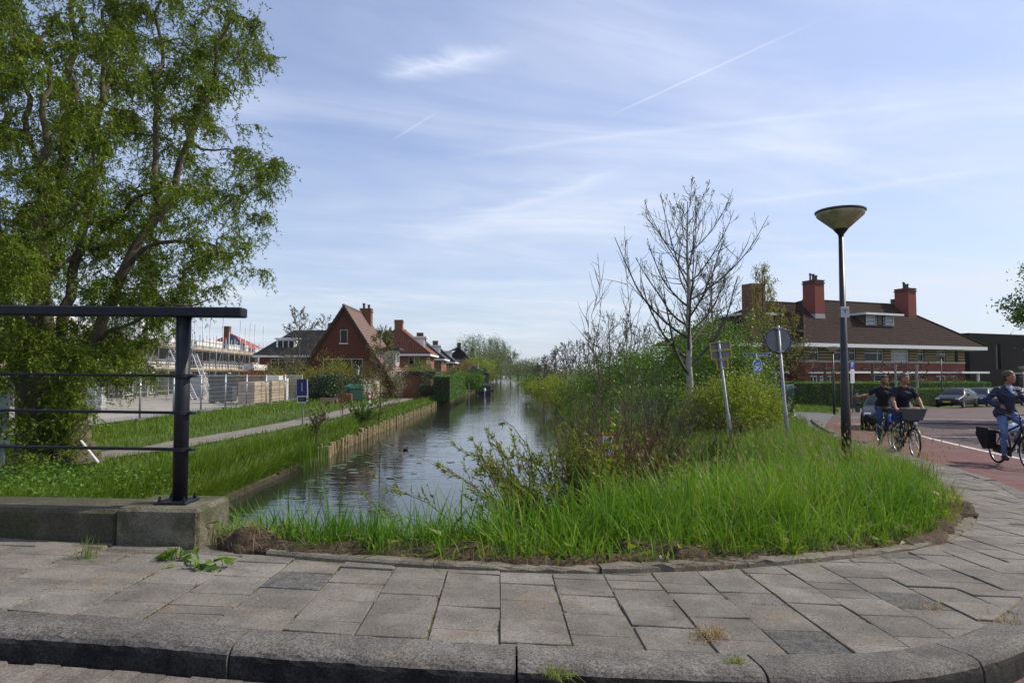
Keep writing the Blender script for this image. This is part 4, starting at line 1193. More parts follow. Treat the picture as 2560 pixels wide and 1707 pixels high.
# ------------------------------------------------------------------ vegetation
M_bark = mat('rough_willow_bark', (0.095, 0.075, 0.052), 0.95, var=.35, scale=9, bump=1.0, bscale=22, fine=.25, stain=(0.055, 0.06, 0.03), stain_scale=1.5)
M_twig = mat('brown_twig', (0.105, 0.070, 0.042), 0.85, var=.2, scale=5)
M_twig_grey = mat('grey_twig', (0.075, 0.062, 0.050), 0.85, var=.2, scale=5)
M_poplar = mat('pale_poplar_bark', (0.30, 0.285, 0.24), 0.85, var=.25, scale=10, bump=.4, bscale=40, stain=(0.05, 0.045, 0.04), stain_scale=8, stain_lo=.62, stain_hi=.68)
M_redtwig = mat('red_dogwood_twig', (0.13, 0.035, 0.03), 0.6, var=.3, scale=5)
L_willow = leafmat('willow_leaves', [(0.045, 0.085, 0.007), (0.095, 0.155, 0.012), (0.155, 0.225, 0.020), (0.14, 0.155, 0.024)], .35, .5, .2)
L_fresh = leafmat('fresh_yellow_green_leaves', [(0.10, 0.15, 0.012), (0.17, 0.225, 0.018), (0.24, 0.28, 0.035)], .4)
L_green = leafmat('mid_green_leaves', [(0.035, 0.09, 0.010), (0.075, 0.16, 0.016), (0.12, 0.21, 0.025)], .35)
L_dark = leafmat('dark_evergreen_leaves', [(0.010, 0.026, 0.010), (0.02, 0.045, 0.014), (0.035, 0.065, 0.02)], .15, .35, .5)
L_hedge = leafmat('hedge_leaves', [(0.035, 0.11, 0.008), (0.07, 0.18, 0.012), (0.12, 0.23, 0.02)], .3)
L_orange = leafmat('orange_spring_leaves', [(0.13, 0.05, 0.015), (0.20, 0.085, 0.02), (0.16, 0.09, 0.03)], .3)
L_yellow = leafmat('golden_green_leaves', [(0.12, 0.13, 0.012), (0.21, 0.21, 0.018), (0.27, 0.25, 0.035)], .35)
L_brown = leafmat('brownish_bud_leaves', [(0.09, 0.08, 0.03), (0.13, 0.14, 0.035), (0.10, 0.09, 0.045)], .25)
L_white = leafmat('white_blossom', [(0.55, 0.53, 0.48), (0.72, 0.70, 0.66), (0.62, 0.56, 0.52)], .3)
L_grey = leafmat('grey_green_leaves', [(0.05, 0.075, 0.045), (0.08, 0.11, 0.065), (0.10, 0.13, 0.08)], .3)
L_red = leafmat('dull_red_leaves', [(0.07, 0.025, 0.02), (0.11, 0.04, 0.03), (0.08, 0.05, 0.03)], .25)
L_far = leafmat('far_tree_leaves', [(0.08, 0.11, 0.04), (0.12, 0.15, 0.055), (0.15, 0.175, 0.08)], .25)
L_grass = leafmat('tall_grass_blades', [(0.024, 0.080, 0.006), (0.060, 0.160, 0.010), (0.108, 0.235, 0.016), (0.20, 0.31, 0.05)], .35, .55, .25)
L_lawn = leafmat('bank_grass_blades', [(0.055, 0.115, 0.008), (0.10, 0.18, 0.012), (0.16, 0.235, 0.025)], .3, .55, .25)
L_dry = leafmat('dry_grass_stalks', [(0.26, 0.19, 0.10), (0.38, 0.29, 0.16), (0.18, 0.12, 0.06)], .25)
L_seed = leafmat('grass_seed_heads', [(0.20, 0.20, 0.10), (0.30, 0.28, 0.16), (0.24, 0.20, 0.13)], .3)

def G3(x, y): return np.array([x, y, gh(x, y)])

# ---- corkscrew willow on the left bank
rng = np.random.RandomState(21)
wbase = Vector((-10.25, 15.0, gh(-10.25, 15.0) - .1))
wt = thing('corkscrew_willow', 'big corkscrew willow with twisted limbs behind the black railing', 'tree', wbase)
def limb(pts, r0, r1, amp=.10):
    P = np.array([tuple(atd(u, v, Y)) for u, v, Y in pts])
    s = np.concatenate([[0], np.cumsum(np.linalg.norm(np.diff(P, axis=0), axis=1))]); n = max(6, int(s[-1] / .28))
    q = np.linspace(0, s[-1], n); Q = np.stack([np.interp(q, s, P[:, i]) for i in range(3)], 1)
    for _ in range(2): Q[1:-1] = .25 * Q[:-2] + .5 * Q[1:-1] + .25 * Q[2:]
    wv = rng.normal(size=(n, 3)) * amp; wv[0] = 0
    wv[1:-1] = (wv[:-2] + wv[1:-1] * 1.5 + wv[2:]) / 3
    return Q + wv, np.linspace(r0 * .68, r1 * .68, n)
limbs = [
    limb([(60, 890, 14.9), (45, 790, 14.8), (20, 680, 14.6), (-10, 560, 14.4), (-40, 400, 14.2), (-60, 200, 14), (-70, 20, 14)], .30, .08, .08),
    limb([(95, 880, 15.0), (105, 740, 15.1), (100, 590, 15.3), (120, 480, 15.4), (150, 360, 15.5), (160, 200, 15.6), (175, 40, 15.8), (170, -140, 15.9)], .27, .05, .09),
    limb([(135, 905, 14.9), (205, 800, 14.7), (262, 655, 14.6), (325, 540, 14.7), (405, 390, 14.9), (462, 270, 15.0), (492, 170, 15.1), (525, 40, 15.2)], .21, .04, .10),
    limb([(160, 500, 15.4), (235, 520, 15.0), (320, 455, 14.6), (380, 440, 14.3)], .09, .03, .10),
    limb([(290, 600, 14.6), (380, 545, 14.4), (470, 540, 14.3), (545, 590, 14.2)], .085, .02, .10),
    limb([(350, 480, 14.8), (362, 330, 15.2), (352, 180, 15.6), (360, 30, 15.9), (350, -120, 16)], .11, .03, .10),
    limb([(120, 480, 15.4), (80, 380, 15.8), (60, 250, 16.2), (30, 100, 16.4), (20, -100, 16.5)], .13, .04, .10),
    limb([(145, 370, 15.5), (215, 280, 16.0), (260, 150, 16.5), (280, 0, 16.8)], .10, .03, .10),
    limb([(40, 620, 14.5), (110, 560, 13.2), (190, 470, 12.4), (240, 330, 12.0)], .11, .03, .10),
    limb([(110, 640, 15.2), (160, 590, 16.8), (260, 520, 17.8), (340, 420, 18.2)], .12, .03, .10),
    limb([(120, 860, 15.2), (160, 700, 15.6), (185, 560, 15.9), (215, 400, 16.0), (230, 200, 16.1), (245, 0, 16.1)], .20, .05, .10),
    limb([(75, 860, 14.8), (70, 700, 14.3), (85, 560, 13.9), (95, 400, 13.7), (110, 230, 13.6), (100, 60, 13.5)], .20, .05, .10),
    limb([(440, 310, 15), (500, 330, 14.8), (545, 350, 14.7)], .045, .01, .12),
    limb([(480, 200, 15.1), (530, 200, 15.3), (560, 185, 15.3)], .04, .01, .12),
    limb([(200, 810, 14.7), (300, 740, 14.2), (390, 700, 13.9), (470, 690, 13.8)], .07, .02, .10),
]
for q_ in range(3, len(limbs)):
    Q, R_ = limbs[q_]; pool = np.concatenate([limbs[j][0] for j in range(3)] + [limbs[j][0] for j in range(3, q_)]); near_ = pool[np.argmin(np.linalg.norm(pool - Q[0], axis=1))]
    w_ = np.clip(1 - np.arange(len(Q)) / 4.0, 0, 1)[:, None]; Q[:] = Q + (near_ - Q[0]) * w_
# trunk: fluted, flaring foot
def trunk_mesh(base, top_pts, radii, n=26, seed=1, flute=.10, hseg=26):
    rs = np.random.RandomState(seed); P = np.array(top_pts); s = np.linspace(0, 1, len(P)); q = np.linspace(0, 1, hseg)
    C_ = np.stack([np.interp(q, s, P[:, i]) for i in range(3)], 1); R = np.interp(q, s, radii)
    th = np.linspace(0, 2 * math.pi, n, endpoint=False); V = []
    ph = rs.uniform(0, 6.28, 5)
    for c, r, qq in zip(C_, R, q):
        f = 1 + flute * (np.sin(3 * th + ph[0] + qq * 1.5) * .6 + np.sin(5 * th + ph[1] - qq * 2) * .5 + np.sin(8 * th + ph[2] + qq * 3) * .35) * (1.25 - .6 * qq) + rs.normal(0, .025, n)
        V.append(np.stack([c[0] + r * f * np.cos(th), c[1] + r * f * np.sin(th), np.full(n, c[2])], 1))
    V = np.concatenate(V); i = np.arange(hseg - 1)[:, None] * n; j = np.arange(n)[None, :]
    F = np.stack([i + j, i + (j + 1) % n, i + n + (j + 1) % n, i + n + j], -1).reshape(-1, 4)
    return V, F
tp = [tuple(wbase - Vector((0, 0, .15))), tuple(wbase + Vector((0.02, 0, .35))), tuple(atd(100, 985, 15)), tuple(atd(98, 900, 15)), tuple(atd(96, 850, 15))]
V, F = trunk_mesh(wbase, tp, [.74, .56, .50, .48, .30], seed=4)
np_mesh('trunk', V, [F], M_bark, wt, world=True, smooth=True)
tp2 = [tuple(atd(178, 1060, 14.9)), tuple(atd(168, 1000, 14.9)), tuple(atd(160, 930, 14.9)), tuple(atd(170, 870, 14.8))]
V, F = trunk_mesh(wbase, tp2, [.46, .30, .27, .25], seed=8, hseg=14)
np_mesh('side_trunk', V, [F], M_bark, wt, world=True, smooth=True)
for l in limbs:
    V, F = tubes_geo([l], 9); np_mesh('limb', V, [F], M_bark, wt, world=True, smooth=True)
# fill the crown: targets joined to the nearest part of the skeleton by twisting branches
nodes = np.concatenate([l[0] for l in limbs]); nrad = np.concatenate([l[1] for l in limbs])
def crown_pts(n):
    o = []
    while len(o) < n:
        p = np.array([rng.uniform(-15.5, -5.2), rng.uniform(10.6, 19.8), rng.uniform(.9, 11.8)])
        r = abs((p[0] + 10.65) / 4.85) ** 3 + abs((p[1] - 15.2) / 4.5) ** 2.6 + abs((p[2] - 5.6) / 6.4) ** 4
        e = .30 * math.sin(p[2] * 2.1 + 1.0) + .25 * math.sin(p[2] * 4.3) + .25 * math.sin(p[1] * 2 + p[2])
        hole = math.sin(p[0] * 1.25 + 1.2) * math.sin(p[1] * 1.1 + .5) * math.sin(p[2] * 1.15 + .9)
        if r < 1 + e * .35 and hole < .42 and (p[2] > 2.2 + max(0, p[0] + 8.8) * .55 or p[0] < -8.8): o.append(p)
    return np.array(o)
tg = crown_pts(1050)
low = np.stack([rng.uniform(-10.0, -8.2, 42), rng.uniform(12.9, 14.9, 42), rng.uniform(-.7, 2.2, 42)], 1)
low[:, 2] = np.minimum(low[:, 2], 2.2 - (low[:, 0] + 10) * .45)
tg = np.concatenate([tg, low])
base_nodes = len(nodes)
d0 = np.array([np.min(np.linalg.norm(nodes - t, axis=1)) for t in tg]); order = np.argsort(d0)
br = []
pend_n = []; pend_r = []
allN = nodes.copy(); allR = nrad.copy()
for c_, k in enumerate(order):
    t = tg[k]; dd = np.linalg.norm(allN - t, axis=1) + np.maximum(0, allN[:, 2] - t[2]) * .25
    i0 = int(dd.argmin()); L = np.linalg.norm(allN[i0] - t)
    if L < .12: continue
    kk = max(5, int(L / .16)); pts = curly(allN[i0], t, kk, .075, rng)
    r0 = min(allR[i0] * .7, .012 + .016 * L); rad = np.linspace(r0, .006, kk)
    br.append((pts, rad)); allN = np.concatenate([allN, pts[1:]]); allR = np.concatenate([allR, rad[1:]])
V, F = tubes_geo(br, 5)
np_mesh('branches', V, [F], M_bark, wt, world=True, smooth=True)['kind'] = 'stuff'
fine_n = allN[base_nodes:]
# hanging curled twigs and their leaves
NT = 26000
src = fine_n[rng.randint(0, len(fine_n), NT)]
kk = 7; L = rng.uniform(.25, .85, NT)
th = rng.uniform(0, 6.28, NT)
d_ = np.stack([np.cos(th), np.sin(th), rng.uniform(-.9, .6, NT)], 1); d_ = unit(d_)
P_ = np.empty((NT, kk, 3)); P_[:, 0] = src; cur = d_.copy()
for i in range(1, kk):
    cur = unit(cur + rng.normal(0, .45, (NT, 3)) + np.array([.0, 0, -.34]))
    P_[:, i] = P_[:, i - 1] + cur * (L / (kk - 1))[:, None]
keepm = (P_[:, :, 2].min(1) > -.7)
P_ = P_[keepm]; L = L[keepm]; NT = len(P_)
V, F = ribbons_geo(P_[:15000], .0042)
np_mesh('twigs', V, [F], M_twig, wt, world=True)['kind'] = 'stuff'
NL = 660000
ti = rng.randint(0, NT, NL)
clump = np.sin(P_[:, 0, 0] * 2.3 + 1) * np.sin(P_[:, 0, 1] * 1.9) * np.sin(P_[:, 0, 2] * 1.7 + 2) * .7 + rng.normal(0, .35, NT)
keep = (clump[ti] > -.60)
ti = ti[keep]; NL = len(ti)
si = rng.uniform(.1, kk - 1.001, NL); i0 = si.astype(int); fr = (si - i0)[:, None]
Pl = P_[ti, i0] * (1 - fr) + P_[ti, i0 + 1] * fr
Dl = unit(P_[ti, i0 + 1] - P_[ti, i0]) * .6 + rng.normal(0, .6, (NL, 3)) + np.array([0, 0, -.15])
V, F = leaf_geo(Pl, Dl, rng.uniform(.05, .10, NL), rng.uniform(.021, .034, NL), rng)
rn = np.clip(.5 + .28 * clump[ti] + rng.normal(0, .2, NL), 0, 1)
np_mesh('leaves', V, [F], L_willow, wt, world=True, rnd=rn)['kind'] = 'stuff'

# ---- generic growers
def bare_tree(rng, p0, H, r0, nb=24, f0=.28, span=.42, elev=(20, 50), up=.22, n2=8, n3=4, wob=.05, lean=(0, 0), top=1.0, wall=None):
    p0 = np.array(p0, float); k = 14
    tz = np.linspace(0, 1, k)[:, None]
    tr = p0 + np.concatenate([lean[0] * tz ** 1.5 * H, lean[1] * tz ** 1.5 * H, tz * H], 1) + rng.normal(0, wob * .5, (k, 3)) * np.array([1, 1, .2]) * (tz > 0)
    tl = [(tr, np.linspace(r0, .012, k) * np.where(np.arange(k) == 0, 1.25, 1))]
    bl = []; tips = []
    def shoot(p, d, L, r, kk):
        pts = [p]; c = d.copy()
        for i in range(kk - 1):
            c = c + np.array([0, 0, up]) + rng.normal(0, wob * 2.2, 3); c /= np.linalg.norm(c)
            pts.append(pts[-1] + c * L / (kk - 1))
        return np.array(pts), np.linspace(r, max(.003, r * .25), kk)
    az = rng.uniform(0, 6.28)
    for b in range(nb):
        f = f0 + (0.97 - f0) * (b / max(1, nb - 1)) ** .9
        az += 2.4 + rng.normal(0, .35)
        i = f * (k - 1); i0 = int(min(i, k - 2)); p = tr[i0] + (tr[i0 + 1] - tr[i0]) * (i - i0)
        e = math.radians(rng.uniform(*elev)); d = np.array([math.cos(az) * math.cos(e), math.sin(az) * math.cos(e), math.sin(e)])
        L = H * span * (1.05 - f) ** .6 * rng.uniform(.7, 1.15) * (1 if f > f0 + .06 else .8)
        r = max(.01, r0 * .55 * (1.08 - f)); P1, R1_ = shoot(p, d, L, r, 9); bl.append((P1, R1_))
        for s_ in range(n2):
            g_ = .2 + .78 * (s_ + rng.uniform(-.3, .3)) / n2; i1 = min(7, max(0, int(g_ * 8))); q = P1[i1] + (P1[i1 + 1] - P1[i1]) * (g_ * 8 - i1)
            dd = unit(unit(P1[i1 + 1] - P1[i1]) + rng.normal(0, .55, 3)); L2 = L * .38 * (1.15 - g_) * rng.uniform(.6, 1.3)
            P2, R2_ = shoot(q, dd, L2, max(.005, R1_[i1] * .55), 6); bl.append((P2, R2_))
            for t_ in range(n3):
                h_ = rng.uniform(.25, 1.0) * 4.99; i2 = int(h_); q2 = P2[i2] + (P2[i2 + 1] - P2[i2]) * (h_ - i2)
                d3 = unit(unit(P2[i2 + 1] - P2[i2]) + rng.normal(0, .5, 3)); L3 = L2 * rng.uniform(.3, .6)
                P3, R3 = shoot(q2, d3, L3, .0045, 4); bl.append((P3, R3)); tips.append(P3)
            tips.append(P2[2:])
        tips.append(P1[6:])
    return tl, bl, np.concatenate(tips)

def tree(name, label, cat, loc, H, r0, bark, leaf=None, nleaf=0, ls=(.05, .02), seed=0, jit=.06, group=None, nbs=3, **kw):
    rmin = max(.0035, loc[1] * .00028)
    rng = np.random.RandomState(seed)
    t = thing(name, label, cat, loc, 0, group)
    tl, bl, tips = bare_tree(rng, loc, H, r0, **kw)
    V, F = tubes_geo(tl, 9); np_mesh('trunk', V, [F], bark[0], t, world=True, smooth=True)
    bl = [(p_, np.maximum(r_, rmin)) for p_, r_ in bl]
    V, F = tubes_geo(bl, nbs); np_mesh('branches', V, [F], bark[1], t, world=True, smooth=True)['kind'] = 'stuff'
    if leaf is not None and nleaf:
        idx = rng.randint(0, len(tips), nleaf); P = tips[idx] + rng.normal(0, jit, (nleaf, 3))
        V, F = leaf_geo(P, rng.normal(0, 1, (nleaf, 3)) + np.array([0, 0, .2]), ls[0] * rng.uniform(.6, 1.4, nleaf), ls[1] * rng.uniform(.7, 1.3, nleaf), rng)
        np_mesh('crown', V, [F], leaf, t, world=True, rnd=rng.uniform(0, 1, nleaf))['kind'] = 'stuff'
    return t

def bush(name, label, loc, r, h, n, leaf, ls=(.06, .03), seed=0, cat='shrub', clumps=60, sig=.16, stems=14, stem_mat=None, group=None, squash=1.0, lowcut=.02, twigs=0):
    rng = np.random.RandomState(seed)
    loc = np.array(loc, float); rx, ry = (r, r) if np.isscalar(r) else r
    ls = (ls[0] * 1.5, ls[1] * 1.5)
    t = thing(name, label, cat, loc, 0, group)
    c = unit(rng.normal(size=(clumps, 3))); c *= rng.uniform(.35, 1, (clumps, 1)) ** .5
    c = np.stack([c[:, 0] * rx * .86, c[:, 1] * ry * .86, h * (.52 + c[:, 2] * .42)], 1)
    c[:, 2] *= rng.uniform(.80, 1.08, clumps)
    stick = rng.uniform(0, 1, clumps) < .22
    c[stick] *= rng.uniform(1.08, 1.30, (int(stick.sum()), 1)) * np.array([1, 1, .92])
    ci = rng.randint(0, clumps, n); sg = rng.uniform(.6, 1.4, clumps)[ci][:, None] * sig * np.array([rx, ry, h * .6])
    P = c[ci] + rng.normal(size=(n, 3)) * sg
    P[:, 2] = np.abs(P[:, 2] - lowcut * h) + lowcut * h
    out = P - np.array([0, 0, h * .4])
    V, F = leaf_geo(P, unit(out) * .5 + rng.normal(0, .7, (n, 3)), ls[0] * rng.uniform(.6, 1.4, n), ls[1] * rng.uniform(.7, 1.3, n), rng)
    rn = np.clip(rng.uniform(0, 1, clumps)[ci] * .5 + rng.uniform(0, .5, n), 0, 1)
    np_mesh('foliage', V + loc, [F], leaf, t, world=True, rnd=rn)['kind'] = 'stuff'
    ln = []
    for k in range(stems):
        e = c[rng.randint(0, clumps)] * np.array([1, 1, 1.0]); b0 = np.array([rng.normal(0, .12 * rx), rng.normal(0, .12 * ry), -.05])
        ln.append((curly(b0, e, 7, .04 * h, rng) + loc, np.linspace(.012 + .008 * h, .005, 7)))
    for k in range(twigs):
        e = c[rng.randint(0, clumps)]; d = unit(e - np.array([0, 0, h * .25]) + rng.normal(0, .3, 3)); L = rng.uniform(.15, .4) * h
        ln.append((curly(e * .7, e + d * L + np.array([0, 0, L * .3]), 5, .03 * h, rng) + loc, np.linspace(.01 + .002 * h, .004, 5)))
    V, F = tubes_geo(ln, 4); np_mesh('stems', V, [F], stem_mat or M_twig, t, world=True)['kind'] = 'stuff'
    return t

# ---- young poplar and the trees behind it, right bank
tree('young_poplar', 'slim bare young poplar with pale trunk left of the yellow backed signs', 'tree', G3(5.2, 20), 6.95, .125, (M_poplar, M_twig_grey), L_yellow, 1900, (.05, .022), seed=36, nb=28, f0=.26, span=.70, elev=(14, 44), up=.15, n2=9, n3=3, wob=.032, jit=.02)
tree('bare_tree', 'bare tree standing directly behind the young poplar', 'tree', G3(10.6, 36), 7.9, .11, (M_twig_grey, M_twig_grey), L_brown, 900, (.05, .03), seed=32, nb=26, span=.58, elev=(15, 50), up=.12, n2=8, n3=4, group='bare trees on the right bank')
tree('budding_tree', 'budding tree with pale new leaves before the long house', 'tree', G3(12.0, 32.5), 7.0, .10, (M_twig_grey, M_twig_grey), L_yellow, 3600, (.085, .05), seed=33, nb=24, f0=.2, span=.38, n2=8, n3=3, jit=.10)
tree('leafing_tree', 'wide sparse tree with yellow green leaves in front of the wing chimney', 'tree', G3(12.2, 31), 4.9, .08, (M_twig_grey, M_twig_grey), L_yellow, 2600, (.08, .045), seed=34, nb=26, f0=.25, span=.62, elev=(5, 35), up=.05, n2=8, n3=4, jit=.10)
k_ = 0
for (u, Y, H) in ((1400, 34, 4.9), (1440, 42, 5.4), (1365, 44, 4.9), (1300, 52, 4.7), (1250, 58, 4.1), (1330, 64, 5.2), (1480, 50, 5.6), (1275, 75, 5.0)):
    x = (u - 1176) / 1568 * Y
    tree('bare_shrub_tree', ['tallest grey twiggy bare tree left of the poplar', 'grey bare tree behind the hazel thicket', 'slim grey bare tree beside the right path', 'low grey brown bare tree over the far right bank', 'lowest grey brown bare tree nearest the canal', 'grey bare tree furthest along the right path but one', 'broad grey bare tree half hidden by the poplar', 'furthest small grey bare tree on the right bank'][k_],
         'tree', G3(x, Y), H, .07, (M_twig_grey, M_twig_grey), L_brown, 900, (.06, .03), seed=40 + k_, nb=22, f0=.08, span=.62, elev=(25, 60), up=.09, wob=.07, n2=7, n3=3, group='bare trees on the right bank', nbs=3)
    k_ += 1

# ---- thicket on the right bank
RB = [
    (1685, 18.6, 1.35, 1.85, 10000, L_fresh, 'yellow green bush between the two leaning signs', .055),
    (1640, 19.2, 1.2, 1.05, 7000, L_fresh, 'yellow green bush round the foot of the poplar', .055),
    (1752, 20.5, .65, 1.25, 3000, L_fresh, 'small yellow green bush beside the bottle container', .055),
    (1505, 21.5, 1.6, 1.7, 8000, L_green, 'loose green bush left of the poplar foot', .06),
    (1440, 18.5, 1.5, 1.6, 8000, L_green, 'low green bush behind the red dogwood', .055),
    (1640, 27.5, 3.0, 4.15, 13000, L_green, 'tall bright green bush behind the poplar trunk', .085),
    (1672, 25.0, 1.3, 3.0, 6000, L_green, 'tall green bush behind the yellow backed signs', .08),
    (1540, 30.5, 3.1, 3.9, 11000, L_green, 'tall dark green hazel left of the poplar', .09),
    (1450, 34.0, 2.8, 3.2, 8000, L_green, 'rounded green bush in the middle of the thicket', .09),
    (1370, 40.0, 2.4, 2.6, 6000, L_green, 'low green bush beside the right hand path', .09),
    (1290, 47.0, 2.3, 2.4, 5000, L_fresh, 'fresh green bush overhanging the right bank', .10),
    (1262, 62.0, 2.6, 2.4, 5000, L_fresh, 'far fresh green bush on the right bank', .12),
    (1250, 82.0, 3.2, 3.0, 5000, L_green, 'distant green bush beyond the walkers', .15),
]
for k, (u, Y, r, h, n, lf, lab, ls) in enumerate(RB):
    bush('bush', lab, G3((u - 1176) / 1568 * Y, Y), r, h, n, lf, (ls, ls * .5), seed=60 + k, group='bushes on the right bank', clumps=90, sig=.13, stems=18, twigs=25)

# ---- willow shrub and red dogwood at the near right corner of the water
def shoots(name, label, base, n, hts, mat_, leaf, nleaf, seed, spread=.5, lean=(-.2, 0), r=.009, ls=(.055, .016), leaf_lo=0, leaf_hi=.75, side=6, cat='shrub', arch=.0):
    rng = np.random.RandomState(seed); base = np.array(base, float)
    t = thing(name, label, cat, base); ln = []; LP = []; LD = []
    for k in range(n):
        H = rng.uniform(*hts) * (1 if k > 2 else 1.0); az = rng.uniform(0, 6.28); sp = abs(rng.normal(0, spread))
        b0 = base + np.array([rng.normal(0, .16), rng.normal(0, .14), -.08])
        kk = 12; s = np.linspace(0, 1, kk)[:, None]
        d = np.array([math.cos(az) * sp + lean[0], math.sin(az) * sp * .7 + lean[1], 0])
        pts = b0 + s * np.array([0, 0, H]) + d * H * (s ** 1.3) - np.array([0, 0, 1]) * arch * sp * H * s ** 2.5 + rng.normal(0, .012, (kk, 3)) * H * s
        ln.append((pts, np.linspace(r * (.7 + .25 * H), .0022, kk)))
        for j in range(side):
            f = rng.uniform(.18, .97); i = int(f * (kk - 1.001)); q = pts[i] + (pts[i + 1] - pts[i]) * (f * (kk - 1) - i)
            dd = unit(unit(pts[i + 1] - pts[i]) * 1.0 + rng.normal(0, .42, 3)); L = rng.uniform(.18, .42) * H * (1.1 - f)
            p2 = curly(q, q + dd * L + np.array([0, 0, L * .12]), 5, .018, rng); ln.append((p2, np.linspace(.0042, .0018, 5)))
            zf = (p2[-1][2] - base[2]) / hts[1]
            if leaf_lo <= zf < leaf_hi + rng.normal(0, .08):
                m = rng.randint(9, 20)
                fi = rng.uniform(.15, 1, m) * 3.99; i_ = fi.astype(int); LP.append(p2[i_] + (p2[i_ + 1] - p2[i_]) * (fi - i_)[:, None]); LD.append(np.tile(dd, (m, 1)) + rng.normal(0, .6, (m, 3)))
    V, F = tubes_geo(ln, 3); np_mesh('stems', V, [F], mat_, t, world=True, smooth=True)['kind'] = 'stuff'
    if leaf is not None and LP:
        P = np.concatenate(LP); D = np.concatenate(LD); n_ = len(P)
        V, F = leaf_geo(P, D, ls[0] * rng.uniform(.6, 1.4, n_), ls[1] * rng.uniform(.7, 1.3, n_), rng)
        np_mesh('leaves', V, [F], leaf, t, world=True, rnd=rng.uniform(0, 1, n_))['kind'] = 'stuff'
    return t
wb = (.95, 7.9, -1.45)
shoots('willow_shrub', 'young willow shrub with thin arching shoots at the water corner', wb, 120, (1.3, 2.6), M_twig, L_fresh, 1, 71, spread=.44, lean=(-.08, 0), side=11, arch=.22, leaf_hi=.75, ls=(.062, .018))
shoots('willow_saplings', 'tall thin bare willow shoots rising above the water corner', (.95, 8.1, -1.4), 5, (3.0, 4.35), M_twig, L_fresh, 1, 75, spread=.10, lean=(.0, 0), r=.0062, side=18, leaf_hi=.45, ls=(.07, .02))
shoots('willow_branches', 'leafy willow branches leaning left over the water', (.60, 7.6, -1.5), 62, (1.3, 2.3), M_twig, L_fresh, 1, 73, spread=.34, lean=(-.38, -.06), side=11, arch=.3, leaf_hi=1.1, ls=(.062, .018))
shoots('red_dogwood', 'red stemmed dogwood in front of the half hidden red sign', (1.25, 8.25, -1.2), 220, (1.05, 1.85), M_redtwig, L_fresh, 1, 74, spread=.36, lean=(.10, 0), r=.006, side=4, leaf_hi=.3)
shoots('dogwood_thicket', 'brown twiggy thicket right of the red dogwood', (3.0, 10.2, -.75), 60, (.6, 1.5), M_twig, L_green, 1, 76, spread=.55, lean=(.1, 0), r=.006, side=6, leaf_hi=.6)
shoots('brown_thicket', 'dense grey brown thicket of bare shoots behind the red dogwood', (2.6, 12.2, -1.0), 55, (1.0, 2.2), M_twig_grey, L_fresh, 1, 78, spread=.42, lean=(0, 0), r=.008, side=10, leaf_hi=.45)
shoots('brown_thicket', 'second grey brown thicket further along the right bank', (3.4, 16.0, -1.0), 60, (1.2, 2.6), M_twig_grey, L_fresh, 1, 79, spread=.45, lean=(0, 0), r=.010, side=10, leaf_hi=.45)
shoots('bank_willow', 'slim willow shoots behind the corner shrub on the right bank', (2.0, 10.8, -1.4), 60, (1.2, 2.3), M_twig, L_fresh, 1, 77, spread=.42, lean=(-.05, 0), r=.008, side=9, leaf_hi=.6)

# ---- left bank: saplings, shrubs, reeds
tree('alder_sapling', 'slender alder sapling with sparse brown leaves on the left bank', 'tree', G3(-6.45, 33.5), 4.7, .045, (M_twig, M_twig), L_brown, 3600, (.07, .045), seed=81, nb=26, f0=.10, span=.46, elev=(5, 40), up=.1, n2=6, n3=3, jit=.08)
tree('alder_sapling', 'thin young sapling left of the alder on the left bank', 'tree', G3(-6.7, 27), 2.2, .02, (M_twig, M_twig), L_brown, 350, (.05, .03), seed=82, nb=10, f0=.2, span=.3, n2=3, n3=2)
shoots('dark_bank_shrub', 'dark twiggy shrub with withered heads beside the timber piles', (-6.5, 22.6, -1.0), 14, (.7, 1.6), M_twig, L_brown, 1, 83, spread=.35, lean=(0, 0), r=.008, side=5, leaf_lo=0, leaf_hi=1.2, ls=(.06, .05))
shoots('green_bank_shrub', 'low leafy shrub hanging over the timber piles', (-6.6, 30.5, -1.0), 40, (.5, 1.1), M_twig, L_green, 1, 84, spread=.7, lean=(.1, 0), r=.006, side=8, leaf_hi=1.3, ls=(.07, .04))
